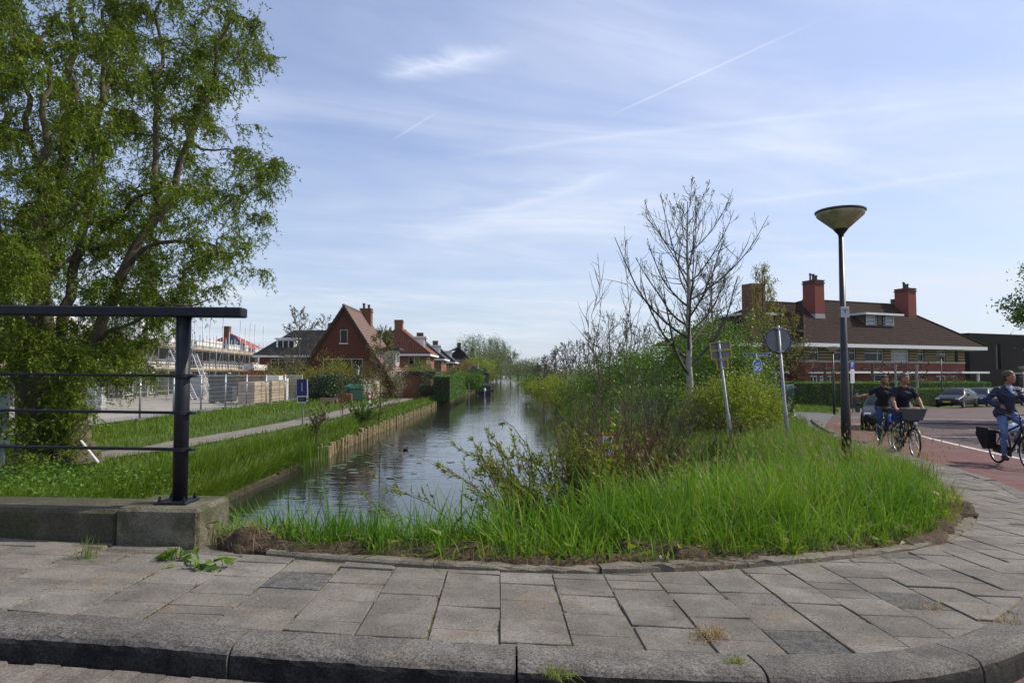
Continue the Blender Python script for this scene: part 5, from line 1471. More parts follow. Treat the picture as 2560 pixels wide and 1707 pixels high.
GS = [
    ('orange_shrub', 'orange leaved shrub behind the site fence', (600, 62, 1.9, 3.0), 6000, L_orange, .09),
    ('twiggy_shrub', 'large brown green twiggy shrub left of the gabled house', (668, 60, 2.4, 3.6), 8000, L_brown, .08),
    ('golden_shrub', 'golden green shrub above the stacked white blocks', (640, 57, 1.0, 2.4), 2500, L_yellow, .08),
    ('golden_shrub', 'golden green shrub left of the porch', (705, 57, 1.3, 2.6), 3500, L_yellow, .08),
    ('golden_shrub', 'tall golden green shrub against the gable window', (768, 59, 2.0, 3.7), 7000, L_yellow, .08),
    ('holly_bush', 'dark evergreen bush behind the green grit bin', (770, 54.5, 2.1, 2.2), 8000, L_dark, .08),
    ('laurel_bush', 'dark evergreen bush beside the blue sign', (735, 55, 1.7, 2.3), 7000, L_dark, .08),
    ('pear_blossom_shrub', 'white blossoming shrub under the garden lantern', (852, 57, 1.1, 1.9), 2600, L_white, .06),
    ('brown_shrub', 'brown budding shrub under the right roof slope of the gabled house', (830, 60, 1.9, 3.1), 5000, L_brown, .08),
    ('brown_shrub', 'brown budding shrub beside the alder sapling', (880, 62, 1.8, 2.6), 4500, L_brown, .08),
    ('blossom_shrub', 'pale blossoming shrub behind the alder sapling', (905, 63, 1.5, 3.0), 2500, L_white, .05),
    ('green_shrub', 'green shrub left of the clipped block hedge', (965, 66, 2.0, 3.2), 6000, L_green, .10),
    ('grey_shrub', 'grey green shrub at the corner of the block hedge', (990, 63, 1.4, 2.4), 4500, L_grey, .08),
    ('garden_shrub', 'mixed green shrub beyond the clipped block hedge', (1078, 88, 2.0, 2.9), 5000, L_green, .13),
    ('garden_shrub', 'dark shrub behind the moored boat', (1092, 97, 1.8, 3.0), 4000, L_dark, .13),
    ('garden_shrub', 'brownish shrub below the first black roofed house', (1040, 104, 3.0, 3.4), 5000, L_brown, .15),
    ('garden_shrub', 'orange brown shrub under the grey boarded house', (1065, 150, 3.5, 4.6), 4500, L_orange, .2),
]
for k, (nm, lab, (u, Y, r, h), n, lf, ls) in enumerate(GS):
    bush(nm, lab, (((u - 1176) / 1568 * Y), Y, LEFT_Z), r, h, n, lf, (ls, ls * .6), seed=100 + k, group='garden shrubs on the left bank', clumps=70, sig=.14, stems=12, twigs=12)
tree('bare_garden_tree', 'bare garden tree in front of the black roofed house', 'tree', (-27.5, 88, LEFT_Z), 10.3, .14, (M_twig_grey, M_twig_grey), L_brown, 900, (.1, .06), seed=121, nb=26, f0=.15, span=.62, elev=(10, 50), up=.1, wob=.06, n2=8, n3=4, group='bare garden trees')
tree('bare_garden_tree', 'bare garden tree just left of the gable peak', 'tree', (-23.0, 84, LEFT_Z), 9.0, .12, (M_twig_grey, M_twig_grey), L_brown, 600, (.1, .06), seed=122, nb=22, f0=.2, span=.55, elev=(10, 50), up=.1, wob=.06, n2=7, n3=4, group='bare garden trees')
tree('bare_garden_tree', 'bare garden tree behind the orange roofed house', 'tree', (-19.5, 104, LEFT_Z), 9.2, .14, (M_twig_grey, M_twig_grey), L_brown, 900, (.12, .07), seed=123, nb=24, f0=.2, span=.62, elev=(10, 50), up=.1, wob=.06, n2=8, n3=4, group='bare garden trees')
tree('sparse_leaf_tree', 'sparsely leaved tree in front of the orange tiled roof', 'tree', (-14.0, 77, LEFT_Z), 6.6, .10, (M_twig, M_twig), L_brown, 5500, (.16, .10), seed=124, nb=26, f0=.12, span=.5, elev=(20, 55), n2=8, n3=3, jit=.12)

# clipped hedges: leafy skin over a clipped block
def hedge(name, label, A, B, wd, h, n, leaf, ls, z0, seed=0, group=None):
    rng = np.random.RandomState(seed); A = np.array(A, float); B = np.array(B, float); L = np.linalg.norm(B - A); e = (B - A) / L; nn = np.array([e[1], -e[0]])
    z0f = z0 if callable(z0) else (lambda x, y: np.full(np.shape(x), z0))
    t = thing(name, label, 'hedge', (A[0], A[1], float(z0f(A[0], A[1]))), 0, group)
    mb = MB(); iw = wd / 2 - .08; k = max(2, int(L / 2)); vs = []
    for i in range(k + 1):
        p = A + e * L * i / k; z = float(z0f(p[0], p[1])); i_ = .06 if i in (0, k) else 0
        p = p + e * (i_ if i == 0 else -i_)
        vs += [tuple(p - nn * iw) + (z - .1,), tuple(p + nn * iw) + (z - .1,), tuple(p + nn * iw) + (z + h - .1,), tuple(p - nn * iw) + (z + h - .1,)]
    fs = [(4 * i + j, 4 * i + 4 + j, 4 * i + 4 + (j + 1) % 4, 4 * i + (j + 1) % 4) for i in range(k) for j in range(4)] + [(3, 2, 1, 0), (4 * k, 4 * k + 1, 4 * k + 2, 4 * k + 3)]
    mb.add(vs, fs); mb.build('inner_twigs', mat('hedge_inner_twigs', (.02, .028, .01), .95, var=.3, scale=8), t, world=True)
    ar = np.array([L * h, L * h, L * wd, wd * h, wd * h]); f = rng.choice(5, n, p=ar / ar.sum())
    s = rng.uniform(0, L, n); a = rng.uniform(-wd / 2, wd / 2, n); z = rng.uniform(0, h, n)
    a = np.where(f == 0, wd / 2, np.where(f == 1, -wd / 2, a)); z = np.where(f == 2, h, z); s = np.where(f == 3, 0, np.where(f == 4, L, s))
    d = np.stack([np.where(f == 0, nn[0], np.where(f == 1, -nn[0], np.where(f == 3, -e[0], np.where(f == 4, e[0], 0)))), np.where(f == 0, nn[1], np.where(f == 1, -nn[1], np.where(f == 3, -e[1], np.where(f == 4, e[1], 0)))), np.where(f == 2, 1.0, .2)], 1)
    x = A[0] + e[0] * s + nn[0] * a; y = A[1] + e[1] * s + nn[1] * a
    P = np.stack([x, y, z0f(x, y) + z], 1) - d * rng.uniform(0, .14, n)[:, None] + rng.normal(0, .025, (n, 3)) + .03 * np.sin(x * 5)[:, None] * d
    V, F = leaf_geo(P, d * .6 + rng.normal(0, .6, (n, 3)), ls * rng.uniform(.6, 1.4, n), ls * .55 * rng.uniform(.7, 1.3, n), rng)
    np_mesh('foliage', V, [F], leaf, t, world=True, rnd=rng.uniform(0, 1, n))['kind'] = 'stuff'
hedge('clipped_hedge', 'tall clipped green block hedge at the water side', (-6.0, 58.5), (-5.9, 76), 1.5, 2.1, 14000, L_hedge, .11, LEFT_Z - .05, 130)
hedge('clipped_hedge', 'long clipped hedge behind the bottle container', (15.0, 47.5), (27.6, 50.8), 1.2, 1.75, 17000, L_hedge, .09, gz, 131, 'hedges before the long house')
hedge('clipped_hedge', 'lower clipped hedge behind the parked cars', (28.6, 53.2), (45, 61.5), 1.2, 1.25, 15000, L_hedge, .10, gz, 132, 'hedges before the long house')
hedge('clipped_hedge', 'clipped hedge nearest the house left of the parked cars', (33, 59.2), (44, 63.6), 1.2, 1.75, 8000, L_hedge, .11, gz, 133, 'hedges before the long house')
for k, (u, Y, lab, lf) in enumerate(((2135, 63, 'dull red barberry under the small ground floor windows', L_red), (2085, 62, 'dull red barberry beside the house door', L_red), (2180, 66, 'reddish shrub at the right end of the long house', L_red))):
    bush('barberry', lab, (((u - 1176) / 1568 * Y), Y, gzf((u - 1176) / 1568 * Y, Y)), 1.7, 2.3, 2600, lf, (.10, .06), seed=140 + k, group='red shrubs before the long house')

# pollarded limes before the long house
def pollard(label, u, Y, seed, flat=True):
    rng = np.random.RandomState(seed); x = (u - 1280) / 1707 * Y; z0 = gzf(x, Y)
    t = thing('pollard_tree', label, 'tree', (x, Y, z0), 0, 'pollarded trees before the long house')
    tr = np.array([(0, 0, -.1), (.02, 0, 1.2), (0, .02, 2.6), (0.02, 0, 3.2)]); V, F = tubes_geo([(tr, [.13, .11, .10, .12])], 8); np_mesh('trunk', V, [F], M_poplar if not flat else M_bark, t, smooth=True)
    ln = []
    for s_ in (-1, 1):
        for lv in ((2.75,) if flat else (1.6, 2.2, 2.75)):
            L = rng.uniform(.8, 1.3); e = np.array([s_ * L, rng.uniform(-.2, .2), lv + (0.05 if flat else .45)]); a = curly(np.array([0, 0, lv]), e, 6, .05, rng); ln.append((a, [.07, .065, .06, .07, .085, .05] if flat else [.05, .045, .04, .035, .03, .05]))
            for q in range(5 if flat else 2):
                i = rng.randint(2, 6); d = np.array([rng.normal(0, .15), rng.normal(0, .1), rng.uniform(.15, .4)]); ln.append((np.array([a[i], a[i] + d * .5, a[i] + d]), [.05, .06, .025]))
    V, F = tubes_geo(ln, 6); np_mesh('arms', V, [F], M_bark if flat else M_twig_grey, t, smooth=True)
pollard('knobbly pollard tree left of the big lamp post', 2062, 55, 1); pollard('knobbly pollard tree right of the parking sign', 2180, 56, 2)
pollard('pale pollard tree above the middle cyclist', 2238, 57, 3, False); pollard('dark pollard tree right of the middle cyclist', 2291, 57, 4, False)

# leafy trees by the road on the right (mostly out of frame, shading the road)
def leafy(name, label, loc, H, R, n, leaf, ls, seed, cz=.6, sz=.42, cat='tree', clumps=120, r0=.16, sig=.10, group=None):
    rng = np.random.RandomState(seed); loc = np.array(loc, float)
    t = thing(name, label, cat, loc, 0, group)
    c = unit(rng.normal(size=(clumps, 3))) * rng.uniform(.3, 1, (clumps, 1)) ** .45
    c = np.stack([c[:, 0] * R, c[:, 1] * R, H * (cz + c[:, 2] * sz * .92)], 1)
    ln = [(np.array([(0, 0, -.2), (0, 0, H * .3), (.05, 0, H * .6), (0, 0, H * .9)]) + loc, [r0 * 1.2, r0, r0 * .6, .02])]
    V, F = tubes_geo(ln, 9); np_mesh('trunk', V, [F], M_bark, t, world=True, smooth=True)
    bl = [(curly(np.array([0, 0, H * rng.uniform(.25, .7)]), e, 5, .02 * H, rng) + loc, np.linspace(r0 * .35, .012, 5)) for e in c[:40]]
    V, F = tubes_geo(bl, 4); np_mesh('branches', V, [F], M_bark, t, world=True)['kind'] = 'stuff'
    ci = rng.randint(0, clumps, n); P = c[ci] + rng.normal(size=(n, 3)) * sig * np.array([R, R, H * sz]) * rng.uniform(.6, 1.4, clumps)[ci][:, None]
    V, F = leaf_geo(P, rng.normal(0, 1, (n, 3)), ls * rng.uniform(.6, 1.4, n), ls * .6 * rng.uniform(.7, 1.3, n), rng)
    np_mesh('crown', V + loc, [F], leaf, t, world=True, rnd=np.clip(rng.uniform(0, 1, clumps)[ci] * .6 + rng.uniform(0, .4, n), 0, 1))['kind'] = 'stuff'
leafy('roadside_tree', 'leafy green tree cut by the right frame edge', (28.6, 31.5, gzf(27, 31)), 8.8, 4.6, 42000, L_green, .17, 151, clumps=120, sig=.085)
leafy('roadside_tree', 'roadside tree just outside the right frame shading the road', (22.5, 23.5, gzf(22.5, 23.5)), 7.0, 3.4, 9000, L_green, .13, 152, clumps=80, sig=.09)

# far trees
k_ = 0
for (u, Y, H, R, lab) in ((1068, 300, 19, 5, 'leftmost of the far round crowned poplars'), (1085, 320, 21, 4.5, 'second far poplar from the left'), (1100, 330, 22, 5, 'far poplar right of the weatherboarded house'), (1126, 360, 23, 5.5, 'far poplar left of the canal vanishing point'), (1140, 350, 22, 5, 'far poplar second left of the vanishing point'), (1150, 300, 17, 4.5, 'lower far tree touching the vanishing point'),
                           (1172, 290, 14, 4.2, 'far tree right of the canal vanishing point'), (1190, 230, 7, 6, 'far low tree behind the walkers'), (1210, 210, 7, 6, 'far low tree right of the walkers'), (1235, 170, 6.5, 5, 'far low tree above the right path')):
    x = (u - 1176) / 1568 * Y
    leafy('far_tree', lab, (x, Y, LEFT_Z), H, R, 2600, L_far, Y / 700 * 1.1, 160 + k_, cz=.58, sz=.42, clumps=60, sig=.14, r0=.3, group='far trees along the canal'); k_ += 1
for k, (u, Y, r, h, lab) in enumerate(((1120, 190, 5, 9, 'leaning far willow on the left bank'), (1100, 165, 4, 6.5, 'far green bush behind the flagpole'), (1128, 240, 5, 11, 'tall far willow on the left bank'), (1140, 260, 4, 8, 'far bush close to the vanishing point'))):
    bush('far_willow', lab, ((u - 1176) / 1568 * Y, Y, LEFT_Z), r, h, 4500, L_far if k != 1 else L_fresh, (.3, .16), seed=180 + k, cat='tree', group='far willows on the left bank', clumps=60)
rng = np.random.RandomState(190); n = 26000
uu = rng.uniform(-1.1, 1.1, n); Y = rng.uniform(620, 760, n); cl = np.sin(uu * 37) * .5 + np.sin(uu * 91 + 1) * .3 + np.sin(uu * 17 + 2) * .4
P = np.stack([uu * Y, Y, LEFT_Z + rng.uniform(0, 1, n) ** 1.2 * (9 + 3.5 * cl)], 1)
V, F = leaf_geo(P, rng.normal(0, 1, (n, 3)), rng.uniform(2.0, 4.5, n), rng.uniform(1.2, 2.4, n), rng)
tag(np_mesh('far_wood', V, [F], L_far, rnd=rng.uniform(0, 1, n)), 'hazy line of far woodland on the horizon', None, kind='stuff')
# ------------------------------------------------------------------ grass, ground cover, path
rng = np.random.RandomState(201)
def scatter(n, x0, x1, y0, y1, dens=None):
    x = rng.uniform(x0, x1, n); y = rng.uniform(y0, y1, n)
    m_ = ~in_poly(x, y, PAVED)
    if dens is not None: m_ &= rng.uniform(0, 1, n) < dens(x, y)
    z = ground_z(x, y, False)
    m_ &= z > WATER_Z - .05
    return np.stack([x, y, z], 1)[m_]
def sd_inner(P):
    d = np.full(len(P), 9.0)
    for s in range(0, len(P), 20000):
        q = P[s:s + 20000]; d[s:s + 20000] = np.min(np.hypot(q[:, 0][:, None] - INNER[None, ::3, 0], q[:, 1][:, None] - INNER[None, ::3, 1]), axis=1)
    return d
def grass(name, label, parts, leaf, parent=None):
    Vs, Q, T, RQ, RT = [], [], [], [], []; off = 0
    for (V, F, r) in parts:
        Vs.append(V)
        if len(F) == 2: Q.append(F[0] + off); T.append(F[1] + off); RQ.append(r[:len(F[0])]); RT.append(r[len(F[0]):])
        else: T.append(F[0] + off); RT.append(r)
        off += len(V)
    fs = ([np.concatenate(Q)] if Q else []) + [np.concatenate(T)]
    o = np_mesh(name, np.concatenate(Vs), fs, leaf, parent, rnd=np.concatenate(RQ + RT))
    return tag(o, label if parent is None else None, None, kind='stuff')

# tall grass of the corner: tussocks that each lean and spread their own way
def tussocks(n, per, x0, x1, y0, y1, dens, sig, lean0):
    C_ = scatter(n, x0, x1, y0, y1, dens); C_ = C_[C_[:, 2] > -1.2]; m_ = len(C_)
    tl = np.stack([rng.normal(lean0[0], .30, m_), rng.normal(lean0[1], .22, m_)], 1); th = rng.uniform(.45, 1.4, m_); tr = np.clip(rng.uniform(0, .62, m_) + .22 * np.sin(C_[:, 0] * 1.9 + .7) * np.sin(C_[:, 1] * 1.5 + 2) + .1, 0, .8)
    k_ = rng.randint(0, m_, m_ * per); o2 = rng.normal(0, 1, (len(k_), 2)) * sig * rng.uniform(.5, 1.5, m_)[k_][:, None]
    x = C_[k_, 0] + o2[:, 0]; y = C_[k_, 1] + o2[:, 1]; ok = ~in_poly(x, y, PAVED); x, y, k_, o2 = x[ok], y[ok], k_[ok], o2[ok]
    P = np.stack([x, y, ground_z(x, y, False)], 1); ld = tl[k_] + o2 * (3.2 / max(sig, .01)) * .10
    return P, th[k_], (ld[:, 0], ld[:, 1]), tr[k_]
P, th_, ld, tr_ = tussocks(4600, 11, -1.95, 4.2, 4.15, 7.2, lambda x, y: np.clip(1.25 - .12 * (y - 4), 0, 1), .035, (-.10, -.12))
d = sd_inner(P); kp = (d > .02) & (rng.uniform(0, 1, len(P)) < np.clip(d / .12, .35, 1))
P, th_, ld, tr_, d = P[kp], th_[kp], (ld[0][kp], ld[1][kp]), tr_[kp], d[kp]
H = (.13 + .35 * np.clip(d / .55, 0, 1)) * th_ * rng.uniform(.5, 1.2, len(P))
a = blades(P, H, rng, lean=ld, spread=.26, wid=.0125, seg=3, curve=.75); a = (a[0], a[1], np.clip(np.concatenate([np.tile(tr_, 2), tr_]) + a[2] * .45, 0, 1))
P2, th2, ld2, tr2 = tussocks(5400, 9, 1.5, 9.6, 5.6, 24, lambda x, y: np.clip(1.25 - .045 * (y - 4), .1, 1) * np.clip((x - 1.9) / 1.0, 0, 1), .055, (-.48, -.14))
d2 = sd_inner(P2); kp = d2 > .04; P2, th2, ld2, tr2, d2 = P2[kp], th2[kp], (ld2[0][kp], ld2[1][kp]), tr2[kp], d2[kp]
H2 = (.15 + .24 * np.clip(d2 / .6, 0, 1)) * th2 * rng.uniform(.5, 1.25, len(P2))
b_ = blades(P2, H2, rng, lean=ld2, spread=.30, wid=.0165, seg=3, curve=.7); b_ = (b_[0], b_[1], np.clip(np.concatenate([np.tile(tr2, 2), tr2]) + b_[2] * .45, 0, 1))
grass('tall_grass', 'tall bright green grass filling the corner before the canal', [a, b_], L_grass)
# broad leaved weeds in it
n = 900; Pw = scatter(n * 6, -1.9, 4.6, 4.2, 8); dw = sd_inner(Pw); Pw = Pw[(dw > .06) & (dw < .55)][:n]
V, F = leaf_geo(Pw + np.stack([rng.normal(0, .02, len(Pw)), rng.normal(0, .02, len(Pw)), rng.uniform(.02, .16, len(Pw))], 1), rng.normal(0, 1, (len(Pw), 3)) * np.array([1, 1, .3]) + np.array([0, -.3, 0]), rng.uniform(.05, .13, len(Pw)), rng.uniform(.025, .05, len(Pw)), rng)
tag(np_mesh('broad_leaf_weeds', V, [F], L_fresh, rnd=rng.uniform(0, 1, len(Pw))), 'broad leaved weeds at the front of the long grass', None, kind='stuff')
# flowering stalks in it
n = 1300
P3 = scatter(n * 2, .8, 7.8, 4.6, 13)[:n]; H3 = rng.uniform(.45, .78, len(P3))
a = blades(P3, H3, rng, lean=(-.25, -.05), spread=.18, wid=.003, seg=3)
tips = a[0].reshape(len(P3), -1, 3)
hd = tips[:, -1]; dr = unit(tips[:, -1] - tips[:, -3])
Vh, Fh = leaf_geo(np.repeat(hd, 4, 0) - np.repeat(dr, 4, 0) * .05, np.repeat(dr, 4, 0) + rng.normal(0, .16, (4 * len(P3), 3)), .055, .007, rng)
o1 = grass('grass_flower_stalks', 'pale flowering grass stalks above the corner grass', [a], L_seed)
np_mesh('seed_heads', Vh, [Fh], L_seed, o1, rnd=rng.uniform(0, 1, len(Fh)))['kind'] = 'stuff'
# dry straw along the edging
n = 5200
P4 = scatter(n * 9, -1.9, 5.2, 4.1, 9); P4 = P4[(sd_inner(P4) < .30 * rng.uniform(.2, 1.2, len(P4)))][:n]
a = blades(P4, rng.uniform(.06, .24, len(P4)), rng, lean=(0, -.35), spread=1.0, wid=.0045, seg=2)
grass('dry_straw', 'dry straw and dead grass along the edging stones', [a], L_dry)

def pathr(y): return 9.2 - .0105 * (y - 60)
# left bank grass
def far_blades(x0, x1, y0, y1, n, hmul, dens=None, lean=(0, 0)):
    t_ = rng.uniform(0, 1, n); y = 1 / (1 / y0 + t_ * (1 / y1 - 1 / y0)); x = rng.uniform(x0, x1, n)
    m_ = ~in_poly(x, y, PAVED)
    if dens is not None: m_ &= dens(x, y)
    z = ground_z(x, y, False); m_ &= z > WATER_Z + .1
    P = np.stack([x, y, z], 1)[m_]; y = P[:, 1]
    return blades(P, hmul * rng.uniform(.5, 1.4, len(P)) * (1 + y * .004), rng, lean=lean, spread=.45, wid=.008 + .0006 * y, seg=2)
def path_c(y): return -9.55 - .9 * np.exp(-(y - 14) / 7.0) * 1.4 + .006 * (y - 20)
def off_path(x, y): return (np.abs(x - path_c(y)) > .72) & (x > -17.3)
p_a = far_blades(-16.8, -6.2, 7.5, 62, 66000, .15, off_path)
p_b = far_blades(-7.4, -5.98, 8.5, 62, 26000, .30, off_path, (.35, 0))
p_c = far_blades(-16.6, -10.4, 16, 55, 11000, .28, lambda x, y: (x < -12.6) & (x > -16.9))
yb = np.concatenate([rng.uniform(8.5, 21.5, 6000), rng.uniform(21.5, 60, 3200)]); xb = xl(yb) - rng.uniform(-.02, .22, len(yb))
p_f = blades(np.stack([xb, yb, np.full(len(yb), WATER_Z + .22) + rng.uniform(-.12, .1, len(yb))], 1), rng.uniform(.15, .42, len(yb)), rng, lean=(.55, 0), spread=.45, wid=.010 + .0005 * yb, seg=3)
grass('bank_grass', 'green grass of the left bank around the footpath', [p_a, p_b, p_c, p_f], L_lawn)
p_a = far_blades(1.5, 20, 9, 60, 52000, .26, lambda x, y: (np.abs(x - (pathr(y))) > .75) | (y < 30))
p_d = far_blades(15, 21, 40, 50, 4000, .22)
p_e = far_blades(1.9, 4.2, 8, 110, 9000, .45)
grass('right_bank_grass', 'green grass on the right bank among the bushes', [p_a, p_d, p_e], L_lawn)
# footpaths
M_path = mat('grey_brown_gravel_path', (0.175, 0.155, 0.135), 0.95, var=.2, scale=2, bump=.5, bscale=60, fine=.35, stain=(.12, .115, .09), stain_scale=1.0)
yy = np.concatenate([np.arange(9, 62, .5)]); V = []
for s_ in (-.7, .7): V.append(np.stack([path_c(yy) + s_ + .05 * np.sin(yy * 1.3), yy, ground_z(path_c(yy) + s_, yy, False) + .035], 1))
k = len(yy); F = np.stack([np.arange(k - 1), np.arange(k - 1) + k, np.arange(1, k) + k, np.arange(1, k)], 1)[:, ::-1]
tag(np_mesh('left_footpath', np.concatenate(V), [F], M_path, smooth=True), 'narrow grey footpath along the left bank', None, kind='structure')
yy = np.arange(30, 300, 2.0); V = []
for s_ in (-.75, .75): V.append(np.stack([pathr(yy) + s_, yy, ground_z(pathr(yy) + s_, yy, False) + .05], 1))
k = len(yy); F = np.stack([np.arange(k - 1), np.arange(k - 1) + k, np.arange(1, k) + k, np.arange(1, k)], 1)[:, ::-1]
tag(np_mesh('right_footpath', np.concatenate(V), [F], M_path, smooth=True), 'grey footpath along the right bank', None, kind='structure')

# nettles and ground ivy behind the parapet
n = 15000
x = rng.uniform(-9.6, -3.4, n); y = rng.uniform(6.0, 13.2, n); z = ground_z(x, y, False); m_ = (z > -1.4) & (x < -4.6 - (y - 6) * .22)
P = np.stack([x, y, z + rng.uniform(.03, .34, n)], 1)[m_]
V, F = leaf_geo(P, rng.normal(0, 1, (len(P), 3)) * np.array([1, 1, .35]), rng.uniform(.05, .11, len(P)), rng.uniform(.035, .07, len(P)), rng)
tag(np_mesh('nettle_patch', V, [F], L_green, rnd=rng.uniform(0, 1, len(P))), 'dense nettles and ground cover behind the concrete parapet', None, kind='stuff')
# reeds at the left bank
def reed(label, x, y, n, h, seed):
    global rng
    P = np.stack([rng.normal(x, .28, n), rng.normal(y, .5, n), np.full(n, WATER_Z - .1)], 1)
    o = grass('reed_clump', label, [blades(P, rng.uniform(.6, 1.15, n) * h, rng, spread=.14, wid=.028, seg=4)], L_green)
    tag(o, label, 'reeds')
reed('clump of iris reeds in the water by the left bank', -5.85, 19.6, 110, 1.15, 1)

# lily pads
M_pad = mat('lily_pad', (0.05, 0.085, 0.03), 0.35, var=.3, scale=8)
pm = MB(); ring = [(math.cos(t) * (1 + .04 * math.sin(3 * t)), math.sin(t), .0) for t in np.linspace(.18, 6.1, 14)]
pm.add([(0, 0, 0)] + ring + [(x * .985, y * .985, .035) for x, y, z in ring], [(0, i, i + 1) for i in range(1, 14)] + [(i, i + 14, i + 15, i + 1) for i in range(1, 14)])
p0 = None
for k in range(64):
    y = rng.uniform(15.0, 27); x = xl(y) + .5 + abs(rng.normal(0, 1.1)) + .4
    if p0 is None:
        o = p0 = pm.build('lily_pad', M_pad)
    else:
        o = p0.copy(); COL.objects.link(o)
    s_ = rng.uniform(.07, .15); o.scale = (s_, s_, s_ * .6); o.location = (x, y, WATER_Z + .006); o.rotation_euler = (rng.normal(0, .03), rng.normal(0, .03), rng.uniform(0, 6.28))
    tag(o, 'small round lily pad floating near the left bank', 'lily pad', 'lily pads on the water')

# timber piles of the left bank
M_pile = mat('weathered_timber_pile', (0.20, 0.155, 0.085), 0.9, var=.3, scale=7, bump=.7, bscale=30, rand=.25, stain=(.10, .085, .05), stain_scale=4)
pl = thing('timber_piling', 'row of weathered timber piles holding the left bank', 'piling', (xl(23), 23, WATER_Z))
pile = None; y = 21.6
while y < 62:
    h = .40 + rng.normal(0, .06); r = .08 + rng.normal(0, .01)
    if pile is None:
        mb = MB(); mb.lathe([(1, -6), (1.0, .86), (.94, .97), (.8, 1.0), (0.001, 1.01)], (0, 0, 0), 8); pile = o = mb.build('pile', M_pile, pl, smooth=False)
    else:
        o = pile.copy(); COL.objects.link(o); o.parent = pl
    o.location = (xl(y) + .05 + rng.normal(0, .02) - xl(23), y - 23, 0); o.scale = (r, r, h); o.rotation_euler = (rng.normal(0, .03), rng.normal(0, .04), rng.uniform(0, 6.28))
    y += .285 + abs(rng.normal(0, .04)) + (.16 if y > 40 else 0)
mb = MB()
for a_, b_ in ((21, 40), (40, 75)): mb.prism([(xl(a_) - .06, a_, WATER_Z - .5), (xl(b_) - .06, b_, WATER_Z - .5), (xl(b_) - .06, b_, WATER_Z + .30), (xl(a_) - .06, a_, WATER_Z + .30)], (-.03, 0, 0), (.03, 0, 0))
mb.build('backing_boards', mat('dark_wet_boards', (.05, .04, .028), .8, var=.3), pl, world=True)
# plank and concrete camp sheeting nearer the bridge
M_darkplank = mat('dark_wet_plank', (.040, .030, .019), .9, var=.35, scale=6, bump=.6, bscale=30, stain=(.03, .03, .015), stain_scale=3)
cs = thing('camp_sheeting', 'low plank and concrete bank edge near the bridge', 'revetment', (xl(14), 14, WATER_Z))
for k, y in enumerate(np.arange(9.0, 20.0, 1.8)):
    mb = MB(); mb.bbox(xl(y) - .02, xl(y) + .05, y, y + 1.77, WATER_Z - .5, WATER_Z + .10 + .05 * (k % 2), .01); mb.build('plank', M_darkplank, cs, world=True)
    mb = MB(); mb.bbox(xl(y) - .16, xl(y) - .025, y + .02, y + 1.75, WATER_Z - .4, WATER_Z + .12, .015); mb.build('concrete_block', mat('bank_concrete', (.09, .078, .055), .9, var=.3, stain=(.07, .065, .035), stain_scale=2), cs, world=True)
mb = MB(); mb.tube([(xl(22.3) + .2, 22.3, WATER_Z - .4), (xl(22.3) + .2, 22.3, WATER_Z + .38)], .12, 10); mb.build('mooring_pile', M_pile, cs, world=True)

# cow parsley in front of the water
def parsley(label, x, y, h, seed):
    rs = np.random.RandomState(seed); b = G3(x, y); t = thing('cow_parsley', label, 'flower', b, 0, 'cow parsley by the water'); ln = []; P = []
    for k in range(5):
        e = b + np.array([rs.normal(0, .10), rs.normal(0, .1), h * rs.uniform(.75, 1.05)]); a = curly(b, e, 6, .015, rs); ln.append((a, np.linspace(.005, .0025, 6)))
        for j in range(9):
            th = rs.uniform(0, 6.28); q = e + np.array([math.cos(th) * .035, math.sin(th) * .035, .03]); ln.append((np.array([e, q]), [.0015, .001]))
            P.append(q + rs.normal(0, .008, (9, 3)) * np.array([1, 1, .3]))
    V, F = tubes_geo(ln, 4); np_mesh('stalks', V, [F], mat('green_stalk', (.07, .12, .03), .6), t, world=True)
    P = np.concatenate(P); V, F = leaf_geo(P, rs.normal(0, 1, (len(P), 3)) * np.array([1, 1, .3]), .014, .012, rs); np_mesh('umbels', V, [F], L_white, t, world=True, rnd=rs.uniform(0, 1, len(P)))['kind'] = 'stuff'
parsley('tallest white cow parsley left of the willow shrub', -.05, 5.9, .86, 1); parsley('white cow parsley just behind the tallest one', .08, 6.1, .85, 2)
parsley('low white cow parsley among the grass blades', -.42, 5.6, .62, 3); parsley('leftmost white cow parsley above the grass', -.78, 5.7, .78, 4)

# soil clods thrown on the edging
M_soil = mat('crumbly_brown_soil', (0.070, 0.048, 0.030), 0.97, var=.35, scale=25, bump=1.0, bscale=70, fine=.4)
def clod(label, x, y, sx, sy, h, seed, straw=60):
    rs = np.random.RandomState(seed); t = thing('soil_clod', label, 'soil', (x, y, gzf(x, y)), 0, 'soil clods along the grass edge')
    n, m_ = 36, 14; V = []; th = np.linspace(0, 2 * math.pi, n, endpoint=False)
    ks = rs.normal(0, 1, (26, 3)) * np.array([16, 16, 22]); ph = rs.uniform(0, 6.28, 26)
    for i in range(m_):
        f = i / (m_ - 1) * math.pi / 2; r = math.cos(f); z = math.sin(f)
        p = np.stack([r * np.cos(th) * sx, r * np.sin(th) * sy, np.full(n, z * h)], 1)
        q = np.sum(np.sin(p @ ks.T + ph), 1) / 26 ** .5
        p *= (1 + .16 * q + rs.normal(0, .03, n))[:, None]; p[:, 2] -= .02; V.append(p)
    V = np.concatenate(V); i = np.arange(m_ - 1)[:, None] * n; j = np.arange(n)[None, :]
    F = np.stack([i + j, i + (j + 1) % n, i + n + (j + 1) % n, i + n + j], -1).reshape(-1, 4)
    np_mesh('clod', V, [F], M_soil, t)
    ii = rs.randint(0, len(V), straw)
    bl = blades(V[ii] - np.array([0, 0, .01]), rs.uniform(.03, .12, straw), rs, spread=1.2, wid=.003, seg=2); o = np_mesh('roots', bl[0], bl[1], L_dry, t, rnd=bl[2]); o['kind'] = 'stuff'
